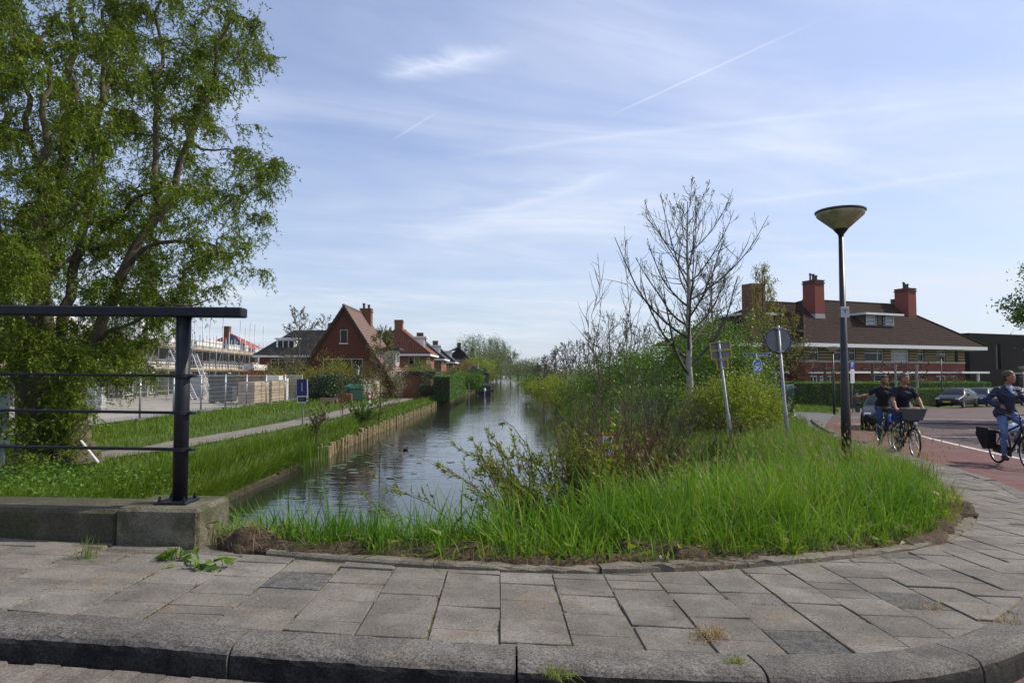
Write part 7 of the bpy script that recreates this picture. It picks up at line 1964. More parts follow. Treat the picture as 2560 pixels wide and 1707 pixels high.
# red and white bollard
p = at(923, 1010, 52.5); bl = thing('bollard', 'short red and white banded bollard on the garden path', 'bollard', (p.x, p.y, LEFT_Z))
for k in range(5): mb = MB(); mb.lathe([(.085, -.05 + k * .19 if k == 0 else k * .19), (.085, (k + 1) * .19)] + ([(.07, .98), (.001, .985)] if k == 4 else []), (0, 0, 0), 14); mb.build('band', M_signwhite if k % 2 == 0 else M_red, bl)
# brick pile with a log
p = at(845, 1012, 50.5); bp = thing('brick_stack', 'rough pile of old bricks beside the green bin', 'bricks', (p.x + .35, p.y, LEFT_Z)); rs = random.Random(6)
for k in range(9):
    for j in range(5):
        for r_ in range(2):
            if k > 6 and rs.random() < .4: continue
            mb = MB(); x = -.5 + j * .215 + .1 * (k % 2) + rs.uniform(-.02, .02); mb.box(x, x + .2, -.22 + r_ * .22 + rs.uniform(-.02, .02), -.01 + r_ * .22, k * .085, k * .085 + .075); mb.build('brick', M_redbrick2, bp)
mb = MB(); a_ = at(802, 1008, 50.2); mb.tube([(a_.x, a_.y, LEFT_Z + .2), (p.x + .1, p.y - .6, LEFT_Z + .24)], [.24, .2], 10); mb.tube([(a_.x + .1, a_.y - .4, LEFT_Z + .12), (p.x - .1, p.y - .9, LEFT_Z + .14)], [.16, .15], 10)
tag(mb.build('log_pile', M_bark), 'two old logs lying before the brick pile', 'logs')
# garden lantern
p = at(894, 925, 57); gl = thing('garden_lantern', 'old fashioned garden lantern on a post by the blossom', 'lantern', (p.x, p.y, LEFT_Z)); z = p.z - LEFT_Z
mb = MB(); mb.tube([(0, 0, -.1), (0, 0, z - .45)], .04, 8); mb.build('post', M_lampblack, gl); mb = MB(); mb.lathe([(.10, z - .4), (.19, z + .12), (.19, z + .13)], (0, 0, 0), 6); mb.build('glass', mat('lantern_glass', (.35, .33, .26), .2), gl); mb = MB(); mb.lathe([(.26, z + .135), (.1, z + .3), (.03, z + .42), (.0005, z + .44)], (0, 0, 0), 6); mb.lathe([(.12, z - .46), (.12, z - .4)], (0, 0, 0), 6); mb.build('roof', M_lampblack, gl)
# covered boat
bt = thing('motor_boat', 'black covered motor boat with white outboard moored at left', 'boat', (-3.55, 88, WATER_Z))
st_x = [(-.0, .80, .45), (.5, .98, .5), (2.0, 1.0, .55), (3.6, .8, .62), (4.8, .1, .75)]; vs = []; fs = []
for y, hw, h in st_x: vs += [(-hw, y, h), (-hw * .92, y, .12), (-hw * .5, y, -.15), (hw * .5, y, -.15), (hw * .92, y, .12), (hw, y, h)]
for k in range(4):
    for j in range(5): fs.append((k * 6 + j, k * 6 + j + 1, k * 6 + j + 7, k * 6 + j + 6))
mb = MB(); mb.add(vs, fs + [(0, 1, 2, 3, 4, 5)]); mb.build('hull', mat('black_hull', (.012, .013, .016), .35, var=.1), bt)
vs = []; fs = []
for y, hw, h in [(-.05, .80, .45), (.1, .72, 1.25), (.4, .66, 1.5), (1.9, .68, 1.55), (2.8, .6, 1.1), (4.7, .1, .78)]: vs += [(-hw - .03, y, h if h < 1 else .5), (-hw, y, h), (hw, y, h), (hw + .03, y, h if h < 1 else .5)]
for k in range(5):
    for j in range(3): fs.append((k * 4 + j, k * 4 + j + 1, k * 4 + j + 5, k * 4 + j + 4))
mb = MB(); mb.add(vs, fs + [(0, 1, 2, 3)]); mb.build('tarpaulin', mat('dark_tarpaulin', (.015, .02, .026), .6, var=.2), bt)
mb = MB(); mb.lathe([(.05, .55), (.15, .6), (.17, .78), (.12, .92), (.001, .95)], (.05, -.28, 0), 12); mb.build('outboard_cowl', M_signwhite, bt); mb = MB(); mb.box(.01, .10, -.32, -.2, -.4, .58); mb.build('outboard_leg', mat('pale_leg', (.5, .5, .5), .5), bt)
for s_ in (-1, 1): mb = MB(); mb.tube([(s_ * 1.08, .9, .75), (s_ * 1.08, .9, .1)], [.1, .1], 8); mb.build('fender', M_black, bt)
mb = MB(); mb.tube([(-5.35, 85, WATER_Z - .5), (-5.35, 85, WATER_Z + 1.7)], .05, 8); tag(mb.build('mooring_post', M_post), 'pale mooring post left of the covered boat', 'post')
sh = thing('boat_shed', 'small black timber shed behind the moored boat', 'shed', (-5.2, 104, LEFT_Z)); mb = MB(); mb.box(-1.6, 1.6, 0, 3, 0, 2.3); mb.build('walls', M_blackbrick, sh); mb = MB(); mb.prism([(-1.8, 0, 2.3), (1.8, 0, 2.3), (0, 0, 3.0)], (0, -.2, 0), (0, 3.2, 0)); mb.build('roof', M_roofblack, sh)
fl = thing('flagpole', 'white flagpole with blue flag on the far left bank', 'flag', (at(1195, 925, 150).x, 150, LEFT_Z)); z = at(1195, 912, 150).z - LEFT_Z
mb = MB(); mb.tube([(0, 0, -.1), (0, 0, z)], .06, 8); mb.build('pole', M_signwhite, fl); mb = MB(); n = 12
V = [( -.05 - 1.7 * i / n, .12 * math.sin(i * .9), z - .15 - .03 * i - j * 1.05) for j in (0, 1) for i in range(n + 1)]
V += [(x, y + .02, zz) for x, y, zz in V]; k = n + 1
mb.add(V, [(i, i + 1, k + i + 1, k + i) for i in range(n)] + [(2 * k + i, 3 * k + i, 3 * k + i + 1, 2 * k + i + 1) for i in range(n)]); mb.build('flag_cloth', mat('bright_blue_cloth', (.03, .14, .55), .8), fl)
mb = MB(); mb.tube([(at(1182, 900, 165).x, 165, LEFT_Z), (at(1182, 900, 165).x, 165, at(1182, 900, 165).z)], .07, 8); tag(mb.build('bare_flagpole', M_signwhite), 'tall bare white pole left of the blue flag', 'pole')
# coot and a half sunk buoy
ct = thing('coot', 'small black coot swimming in mid canal', 'bird', (-3.8, 24.5, WATER_Z)); ct.scale = (.6, .6, .6); mb = MB(); mb.lathe([(.001, -.16), (.06, -.12), (.085, 0), (.075, .08), (.03, .15), (.001, .17)], (0, 0, .05), 10, Matrix.Rotation(math.pi / 2, 4, 'Y')); mb.build('body', M_black, ct, smooth=True); mb = MB(); mb.tube([(.10, 0, .08), (.14, 0, .17), (.17, 0, .2), (.215, 0, .19)], [.03, .025, .035, .006], 8); mb.build('head', M_black, ct, smooth=True); mb = MB(); mb.tube([(.205, 0, .192), (.24, 0, .18)], [.012, .003], 6); mb.build('bill', M_signwhite, ct)
# ------------------------------------------------------------------ cars
M_tyre = mat('black_rubber', (0.014, 0.014, 0.014), 0.8, var=.2)
M_alloy = mat('alloy_rim', (0.35, 0.36, 0.37), 0.35, var=.1, metal=.7)
M_headl = mat('headlight_glass', (0.55, 0.57, 0.6), 0.08, var=.1, spec=.8)
M_carglass = mat('car_glass', (0.008, 0.011, 0.013), 0.05, var=0, spec=.35)
M_plate = mat('yellow_number_plate', (0.55, 0.40, 0.03), 0.5, var=.05)
def car(label, x, y, rz, paint, zoff=-.12, L=4.35, Wd=1.80, H=1.46, plate=True):
    z0 = gzf(x, y) + zoff
    t = thing('parked_car', label, 'car', (x, y, z0), rz, 'cars on the side road')
    h = L / 2; w = Wd / 2
    # stations: x, belt half width, belt height, top half width, top height, sill height
    S = [(h, .52, .52, .50, .56, .30), (h - .06, .74, .60, .66, .66, .22), (h - .28, .84, .68, .74, .76, .20), (h - .8, w - .02, .80, .80, .90, .19), (h - 1.18, w, .86, .80, .98, .19), (h - 1.62, w, .90, .66, 1.30, .19), (h - 1.95, w, .91, .61, H - .03, .19),
         (h - 2.5, w, .93, .61, H, .19), (h - 3.1, w, .95, .60, H - .04, .19), (h - 3.6, w - .01, .97, .58, H - .14, .19), (h - 4.0, w - .04, .98, .56, 1.15, .20), (h - 4.22, w - .10, .95, .60, 1.0, .24), (h - 4.33, w - .2, .80, .60, .86, .3), (-h, .6, .6, .55, .62, .34)]
    V = []; n = 9
    for (xs_, bw, bh, tw, th, sl) in S:
        half = [(0.0, sl), (bw * .9, sl), (bw * .99, sl + .12), (bw * 1.0, (sl + bh) / 2 + .04), (bw * .97, bh), (bw * .5 + tw * .5, (bh + th) / 2 + .01), (tw, th - .03), (tw * .6, th), (0, th + .01)]
        V.append([(xs_, yy, zz) for yy, zz in half])
    vs = []; fs = []
    for s in V: vs += [(a, -b, c) for a, b, c in s] + [(a, b, c) for a, b, c in s]
    m_ = 2 * n
    for k in range(len(V) - 1):
        for j in range(n - 1):
            a = k * m_ + j; b_ = (k + 1) * m_ + j
            fs.append((a, b_, b_ + 1, a + 1)); a += n; b_ += n; fs.append((a, a + 1, b_ + 1, b_))
    e = 0
    fs.append(tuple(range(n)) + tuple(range(m_ - 2, n, -1))); k = (len(V) - 1) * m_; fs.append(tuple(k + i for i in (list(range(n)) + list(range(m_ - 2, n, -1)))[::-1]))
    mb = MB(); mb.add(vs, fs); body = mb.build('body', paint, t, smooth=True)
    def P(k, j, side, off=.012):
        a = Vector(V[k][j]); return Vector((a.x, a.y * side, a.z))
    def panel(name, quads, out, mat_):
        mb = MB()
        for q in quads: mb.add([p + out for p in q], [(0, 1, 2, 3)])
        return mb.build(name, mat_, t)
    lerp = lambda a, b, f: a + (b - a) * f
    # windscreen and rear screen
    for (k0, k1, nm) in ((4, 6, 'windscreen'), (9, 11, 'rear_screen')):
        mb = MB(); rows = []
        for k in range(k0, k1 + 1):
            row = [Vector((V[k][6][0], V[k][6][1] * -.93, V[k][6][2] + .0)), Vector((V[k][7][0], -V[k][7][1], V[k][7][2])), Vector(V[k][8]), Vector((V[k][7][0], V[k][7][1], V[k][7][2])), Vector((V[k][6][0], V[k][6][1] * .93, V[k][6][2]))]
            rows.append(row)
        sgn = 1 if k0 == 4 else -1; off = Vector((.012 * sgn, 0, .010)); vv = [p + off for r_ in rows for p in r_]
        mb.add(vv, [(i * 5 + j, i * 5 + j + 1, i * 5 + j + 6, i * 5 + j + 5) for i in range(len(rows) - 1) for j in range(4)]); mb.build(nm, M_carglass, t, smooth=True)
    for side in (-1, 1):
        for (k0, k1) in ((5, 7), (7, 9)):
            mb = MB(); off = Vector((0, .012 * side, .004))
            lo = [lerp(P(k, 4, side), P(k, 6, side), .12) for k in range(k0, k1 + 1)]; hi = [lerp(P(k, 4, side), P(k, 6, side), .90) for k in range(k0, k1 + 1)]; md = [P(k, 5, side) for k in range(k0, k1 + 1)]
            lo[0] += Vector((-.05, 0, 0)); lo[-1] += Vector((.04, 0, 0)); hi[-1] += Vector((.04, 0, 0)); md[-1] += Vector((.04, 0, 0))
            vv = [p + off for p in lo + md + hi]; m2 = len(lo)
            mb.add(vv, [(r_ * m2 + i, r_ * m2 + i + 1, r_ * m2 + m2 + i + 1, r_ * m2 + m2 + i) for r_ in (0, 1) for i in range(m2 - 1)]); mb.build('side_window', M_carglass, t)
        mb = MB(); mb.bbox(h - 1.42, h - 1.28, side * (w + .12) - .09, side * (w + .12) + .09, .93, 1.05, .03); mb.build('mirror', paint, t)
        mb = MB(); mb.bbox(h - .42, h - .10, side * .66 - .14, side * .66 + .14, .58, .72, .04, None); mb.build('headlight', M_headl, t)
        mb = MB(); mb.bbox(-h + .06, -h + .18, side * .66 - .1, side * .66 + .1, .72, .92, .03); mb.build('tail_light', M_red, t)
    mb = MB(); mb.bbox(h - .12, h + .01, -.42, .42, .40, .50, .02); mb.bbox(h - .14, h - .02, -.55, .55, .26, .36, .02); mb.build('grille', M_black, t)
    if plate: mb = MB(); mb.box(h + .012, h + .02, -.26, .26, .40, .51); mb.build('number_plate', M_plate, t)
    for xw in (h - .82, -h + .80):
        for side in (-1, 1):
            mb = MB(); mb.lathe([(.37, -.004), (.37, .004)], (xw, side * (w - .012), .34), 24, Matrix.Rotation(math.pi / 2, 4, 'X')); mb.build('wheel_arch', M_black, t)
            mb = MB(); mb.torus((xw, side * (w - .07), .315), (0, 1, 0), .245, .07, 28, 8, .09); wl = mb.build('wheel', M_tyre, t, smooth=True)
            mb = MB(); mb.torus((xw, side * (w - .02), .315), (0, 1, 0), .185, .018, 24, 6)
            for k in range(7):
                a_ = 2 * math.pi * k / 7; mb.tube([(xw, side * (w - .02), .315), (xw + .18 * math.cos(a_), side * (w - .02), .315 + .18 * math.sin(a_))], .02, 4)
            mb.build('rim', M_alloy, wl)
    return t
Pblack = mat('black_car_paint', (0.006, 0.006, 0.009), 0.35, var=0, spec=.3, coat=.05)
Pblue = mat('blue_car_paint', (0.012, 0.018, 0.05), 0.35, var=0, spec=.3, coat=.05)
Psilver = mat('silver_blue_car_paint', (0.20, 0.24, 0.33), 0.22, var=0, metal=.4, coat=.8)
Pgrey = mat('dark_grey_car_paint', (0.012, 0.013, 0.017), 0.35, var=0, spec=.3, coat=.05)
car('black hatchback with yellow plate parked before the hedge', 34.2, 52.6, math.radians(-141), Pblack)
car('dark blue car parked right of the black hatchback', 37.4, 54.6, math.radians(-141), Pblue)
car('dark car parked furthest right by the hedge', 41.6, 56.6, math.radians(-141), Pgrey)
car('dark car driving up behind the two cyclists', 15.15, 27.6, math.radians(-120), Pgrey, ROAD_DZ + .006, plate=False)
car('silver blue car cut by the right frame edge', 15.75, 18.2, math.radians(178), Psilver, ROAD_DZ + .006)

# ------------------------------------------------------------------ bodies as smooth implicit surfaces
def sdf_mesh(prims, vox, k=0.025, fold=()):
    """prims: (p0, p1, r0, r1, material). Returns verts, quads, material per quad"""
    lo = np.min([np.minimum(np.array(p[0]) - p[2], np.array(p[1]) - p[3]) for p in prims], axis=0) - 3 * vox
    hi = np.max([np.maximum(np.array(p[0]) + p[2], np.array(p[1]) + p[3]) for p in prims], axis=0) + 3 * vox
    n = np.ceil((hi - lo) / vox).astype(int) + 1
    F = np.full(n, 1.0, dtype=np.float32); B = np.full(n, 9.0, dtype=np.float32); Mi = np.zeros(n, dtype=np.int8)
    ax_ = [lo[i] + vox * np.arange(n[i]) for i in range(3)]
    for (p0, p1, r0, r1, m) in prims:
        p0 = np.array(p0, float); p1 = np.array(p1, float); R = max(r0, r1) + .07
        a = np.maximum(((np.minimum(p0, p1) - R - lo) / vox).astype(int), 0); b = np.minimum(((np.maximum(p0, p1) + R - lo) / vox).astype(int) + 2, n)
        sl = tuple(slice(a[i], b[i]) for i in range(3))
        X = np.stack(np.meshgrid(ax_[0][sl[0]], ax_[1][sl[1]], ax_[2][sl[2]], indexing='ij'), -1)
        d = p1 - p0; L2 = max(d @ d, 1e-12); t = np.clip(((X - p0) @ d) / L2, 0, 1)
        ds = np.linalg.norm(X - p0 - t[..., None] * d, axis=-1) - (r0 + (r1 - r0) * t)
        f = F[sl]; h = np.clip(.5 + .5 * (f - ds) / k, 0, 1)
        kk = min(k, min(r0, r1) * 1.2); h = np.clip(.5 + .5 * (f - ds) / kk, 0, 1)
        F[sl] = f * (1 - h) + ds * h - kk * h * (1 - h)
        bb = B[sl]; mm = ds < bb; bb[mm] = ds[mm]; Mi[sl][mm] = m
    if fold:
        X = np.stack(np.meshgrid(*ax_, indexing='ij'), -1).astype(np.float32); rs = np.random.RandomState(len(prims)); q = 0
        for m in range(7):
            kv = rs.normal(0, 1, 3) * np.array([26, 26, 40]); q = q + np.sin(X @ kv.astype(np.float32) + rs.uniform(0, 6.28))
        F = F + np.where(np.isin(Mi, fold), .0042 * np.abs(q) - .004, 0).astype(np.float32)
    S = F < 0
    cells = np.zeros(n - 1, dtype=np.int8); acc = np.zeros(tuple(n - 1) + (3,), np.float32); cnt = np.zeros(n - 1, np.float32)
    c8 = [(i, j, l) for i in (0, 1) for j in (0, 1) for l in (0, 1)]
    def cs(A, o): return A[o[0]:n[0] - 1 + o[0], o[1]:n[1] - 1 + o[1], o[2]:n[2] - 1 + o[2]]
    for a in c8:
        for d in range(3):
            if a[d] == 0:
                b = list(a); b[d] = 1; fa, fb = cs(F, a), cs(F, b); cr = (fa < 0) != (fb < 0)
                t = np.where(cr, fa / np.where(cr, fa - fb, 1), 0)
                for e in range(3): acc[..., e] += np.where(cr, a[e] + (t if e == d else 0), 0)
                cnt += cr
    idx = np.full(n - 1, -1, np.int64); act = cnt > 0; idx[act] = np.arange(act.sum())
    ii = np.argwhere(act); V = (ii + acc[act] / cnt[act][:, None]) * vox + lo
    Q = []; QM = []
    for d in range(3):
        e1, e2 = [(1, 2), (2, 0), (0, 1)][d]
        o = [0, 0, 0]; o[d] = 1
        s0 = S[:n[0] - o[0], :n[1] - o[1], :n[2] - o[2]]; s1 = S[o[0]:, o[1]:, o[2]:]
        for flip in (False, True):
            g_ = np.argwhere((s0 & ~s1) if not flip else (~s0 & s1)); g_ = g_[(g_[:, e1] > 0) & (g_[:, e2] > 0)]
            def at_(da, db): q = g_.copy(); q[:, e1] += da; q[:, e2] += db; return idx[q[:, 0], q[:, 1], q[:, 2]]
            quad = np.stack([at_(-1, -1), at_(0, -1), at_(0, 0), at_(-1, 0)], 1)
            if flip: quad = quad[:, ::-1]
            Q.append(quad); QM.append(Mi[g_[:, 0], g_[:, 1], g_[:, 2]])
    Q = np.concatenate(Q); QM = np.concatenate(QM); ok = (Q >= 0).all(1)
    return V, Q[ok], QM[ok]

def V3(*a): return np.array(a, float)
def nrm(a): return a / max(np.linalg.norm(a), 1e-9)
def hand(pr, wrist, d, npalm, sthumb, curl, m):
    """palm, four fingers of different length and a thumb from the side of the palm"""
    d = nrm(d); npalm = nrm(npalm - d * (npalm @ d)); s = nrm(sthumb - d * (sthumb @ d) - npalm * (sthumb @ npalm))
    pr.append((wrist - d * .02, wrist + d * .03, .024, .022, m))
    for i, (off, ln) in enumerate(((.030, .074), (.011, .082), (-.009, .076), (-.027, .060))):
        k = wrist + d * .082 + s * off; pr.append((wrist + d * .015 + s * off * .5, k, .016, .0125, m))
        a = curl * .9; d1 = d * math.cos(a) + npalm * math.sin(a); k1 = k + d1 * ln * .5; a2 = curl * 1.9; d2 = d * math.cos(a2) + npalm * math.sin(a2); k2 = k1 + d2 * ln * .5
        pr.append((k, k1, .0105, .0098, m)); pr.append((k1, k2, .0098, .0085, m))
    tb = wrist + d * .022 + s * .026; t1 = tb + nrm(d * .6 + s * .7 + npalm * .25) * .042; t2 = t1 + nrm(d * .85 + s * .2 + npalm * (.25 + .5 * curl)) * .032
    pr.append((tb, t1, .0150, .0122, m)); pr.append((t1, t2, .0118, .0095, m))

def rider(label, root_loc, rz, look=0.0, colors=None, right_arm='bar', left_arm='bar', right_down=True, sleeves='short', hairc=None, beard=False, jacket=False, lean=.12, seat=.98, bald=False):
    """person astride a bicycle; local x forward, y to the left, z up from the road"""
    SHIRT, SKIN, TROU, SHOE, COLL, SOLE = range(6)
    pr = []
    pel = V3(-.20, 0, seat + .09); ch = pel + V3(lean, 0, .40); nb = pel + V3(lean + .03, 0, .545)
    # torso
    pr.append((pel + V3(0, -.075, -.03), pel + V3(0, .075, -.03), .125, .125, TROU))
    pr.append((pel + V3(.0, -.06, .07), pel + V3(0, .06, .07), .13, .13, SHIRT)); pr.append((pel + V3(.02, 0, .08), ch + V3(.02, 0, -.06), .145, .15, SHIRT))
    pr.append((ch + V3(.01, -.085, -.04), ch + V3(.01, .085, -.04), .125, .125, SHIRT)); pr.append((ch + V3(0, -.12, .06), ch + V3(0, .12, .06), .085, .085, SHIRT))
    pr.append((ch + V3(.01, -.07, .09), ch + V3(.02, .07, .09), .075, .075, SHIRT))
    pr.append((nb + V3(-.01, 0, -.05), nb + V3(.02, 0, .09), .060, .054, SKIN))
    if jacket:
        pr.append((nb + V3(-.03, -.035, -.02), nb + V3(-.03, .035, -.02), .062, .062, SHIRT)); pr.append((nb + V3(.065, -.01, -.02), nb + V3(.12, .01, -.13), .030, .022, COLL))
        pr.append((nb + V3(.055, -.045, -.01), nb + V3(.075, -.03, -.04), .022, .016, COLL)); pr.append((nb + V3(.055, .045, -.01), nb + V3(.075, .03, -.04), .022, .016, COLL))
        pr.append((pel + V3(0, -.09, .0), pel + V3(0, .09, .0), .138, .138, SHIRT))
    # head, turned by look
    hc = nb + V3(.045, 0, .195); cl, sl = math.cos(look), math.sin(look)
    def hd(x, y, z): return hc + V3(x * cl - y * sl, x * sl + y * cl, z)
    H = [(hd(-.02, 0, .03), hd(.015, 0, .035), .091, .088), (hd(.02, 0, .0), hd(.045, 0, -.045), .074, .058), (hd(.055, 0, -.085), hd(.03, 0, -.08), .040, .046), (hd(.02, -.045, -.06), hd(.02, .045, -.06), .034, .034),
         (hd(.098, 0, .012), hd(.112, 0, -.026), .011, .0165), (hd(.078, -.032, .03), hd(.078, .032, .03), .022, .022), (hd(.080, -.04, -.022), hd(.080, .04, -.022), .020, .020), (hd(.090, -.018, -.062), hd(.090, .018, -.062), .013, .013), (hd(.083, 0, -.096), hd(.080, 0, -.096), .020, .02)]
    for a in H: pr.append(a + (SKIN,))
    for s in (-1, 1): pr.append((hd(-.005, s * .083, .012), hd(.002, s * .085, -.03), .017, .012, SKIN))
    # legs
    bb = V3(-.04, 0, .30)
    for s in (-1, 1):
        down = right_down if s < 0 else not right_down
        ped = bb + (V3(.05, s * .14, -.155) if down else V3(.02, s * .14, .165))
        ank = ped + V3(-.07, -s * .01, .10); hip = pel + V3(.02, s * .088, -.04)
        d = ank - hip; L = np.linalg.norm(d); l1, l2 = .435, .425
        a = (L * L + l1 * l1 - l2 * l2) / (2 * L); hgt = math.sqrt(max(0, l1 * l1 - a * a)); u = d / L
        fw = nrm(V3(1, s * .22, 0) - u * (V3(1, s * .22, 0) @ u)); knee = hip + u * a + fw * hgt
        pr += [(hip, hip + (knee - hip) * .5, .098, .083, TROU), (hip + (knee - hip) * .5, knee, .083, .062, TROU), (knee, knee + (ank - knee) * .35, .060, .061, TROU), (knee + (ank - knee) * .35, ank + (knee - ank) * .10, .061, .048, TROU)]
        pr += [(ank + (knee - ank) * .12, ank, .034, .036, SKIN if jacket else SHOE), (ank + V3(-.03, 0, -.055), ank + V3(.06, 0, -.062), .036, .038, SHOE), (ank + V3(.06, 0, -.064), ank + V3(.165, s * .012, -.072), .040, .030, SHOE), (ank + V3(-.045, 0, -.092), ank + V3(.17, s * .012, -.10), .018, .016, SOLE)]
    # arms
    for s, mode in ((-1, right_arm), (1, left_arm)):
        sh = ch + V3(.0, s * .185, .075)
        if mode == 'bar': wr = V3(.30, s * .285, 1.115); dv = nrm(V3(.6, -s * .1, -.25)); npal = V3(-.2, 0, -1); th = V3(0, -s, 0); curl = 1.35; pole = V3(-.3, s * .8, -.6)
        elif mode == 'hip': wr = pel + V3(.11, s * .17, .13); dv = nrm(V3(.5, -s * .9, -.1)); npal = V3(-.8, -s * .4, 0); th = V3(0, 0, 1); curl = .45; pole = V3(-.25, s * 1.0, .05)
        else: wr = sh + V3(.10, s * .50, -.20); dv = nrm(V3(.12, s * .85, -.12)); npal = V3(.8, 0, -.5); th = V3(.2, 0, .9); curl = .22; pole = V3(-.2, 0, -1)
        d = wr - sh; L = np.linalg.norm(d); l1, l2 = .295, .265
        if L > l1 + l2 - .005: wr = sh + d / L * (l1 + l2 - .008); d = wr - sh; L = np.linalg.norm(d)
        a = (L * L + l1 * l1 - l2 * l2) / (2 * L); hgt = math.sqrt(max(0, l1 * l1 - a * a)); u = d / L; po = nrm(pole - u * (pole @ u)); el = sh + u * a + po * hgt
        if sleeves == 'short':
            m = sh + (el - sh) * .62
            pr += [(sh, m, .074, .070, SHIRT), (m, el, .046, .041, SKIN), (el, el + (wr - el) * .4, .042, .041, SKIN), (el + (wr - el) * .4, wr, .041, .027, SKIN)]
        else: pr += [(sh, el, .076, .060, SHIRT), (el, el + (wr - el) * .92, .060, .044, SHIRT)]
        hand(pr, wr, dv, npal, th, curl, SKIN)
    V, Q, QM = sdf_mesh(pr, .0115, fold=(SHIRT, TROU))
    t = thing('person', label, 'person', root_loc, rz, 'cyclists on the red lane')
    mats = colors
    me_o = np_mesh('body', V, [Q], mats, t, smooth=True); me_o.data.polygons.foreach_set('material_index', QM.astype(np.int32)); me_o.data.update()
    # hair: cap over skull, trimmed off the face
    hp = [(hd(-.030, 0, .046), hd(.006, 0, .054), .0955, .091, 0), (hd(-.045, 0, -.01), hd(-.046, 0, .03), .072, .078, 0), (hd(-.012, -.056, .03), hd(-.012, .056, .03), .046, .046, 0)]
    if not bald: hp += [(hd(.052, -.035, .086), hd(.052, .035, .086), .036, .036, 0)]
    hv, hq, _ = sdf_mesh(hp, .008); np_mesh('hair', hv, [hq], hairc, t, smooth=True)
    if beard:
        bv, bq, _ = sdf_mesh([(hd(.070, -.03, -.092), hd(.070, .03, -.092), .030, .03, 0), (hd(.03, -.058, -.06), hd(.06, -.04, -.09), .020, .022, 0), (hd(.03, .058, -.06), hd(.06, .04, -.09), .020, .022, 0)], .008); np_mesh('beard', bv, [bq], hairc, t, smooth=True)
    for s in (-1, 1):
        mb = MB(); mb.lathe([(.0005, -.008), (.008, -.005), (.010, 0), (.008, .005), (.0005, .008)], tuple(hd(.091, s * .031, .006)), 8); mb.build('eye', M_black, t, smooth=True)
    mb = MB(); mb.tube([hd(.099, -.022, -.060), hd(.104, 0, -.063), hd(.099, .022, -.060)], .0045, 6); mb.build('mouth', mat('lips', (.22, .07, .06), .5, var=0), t)
    return t

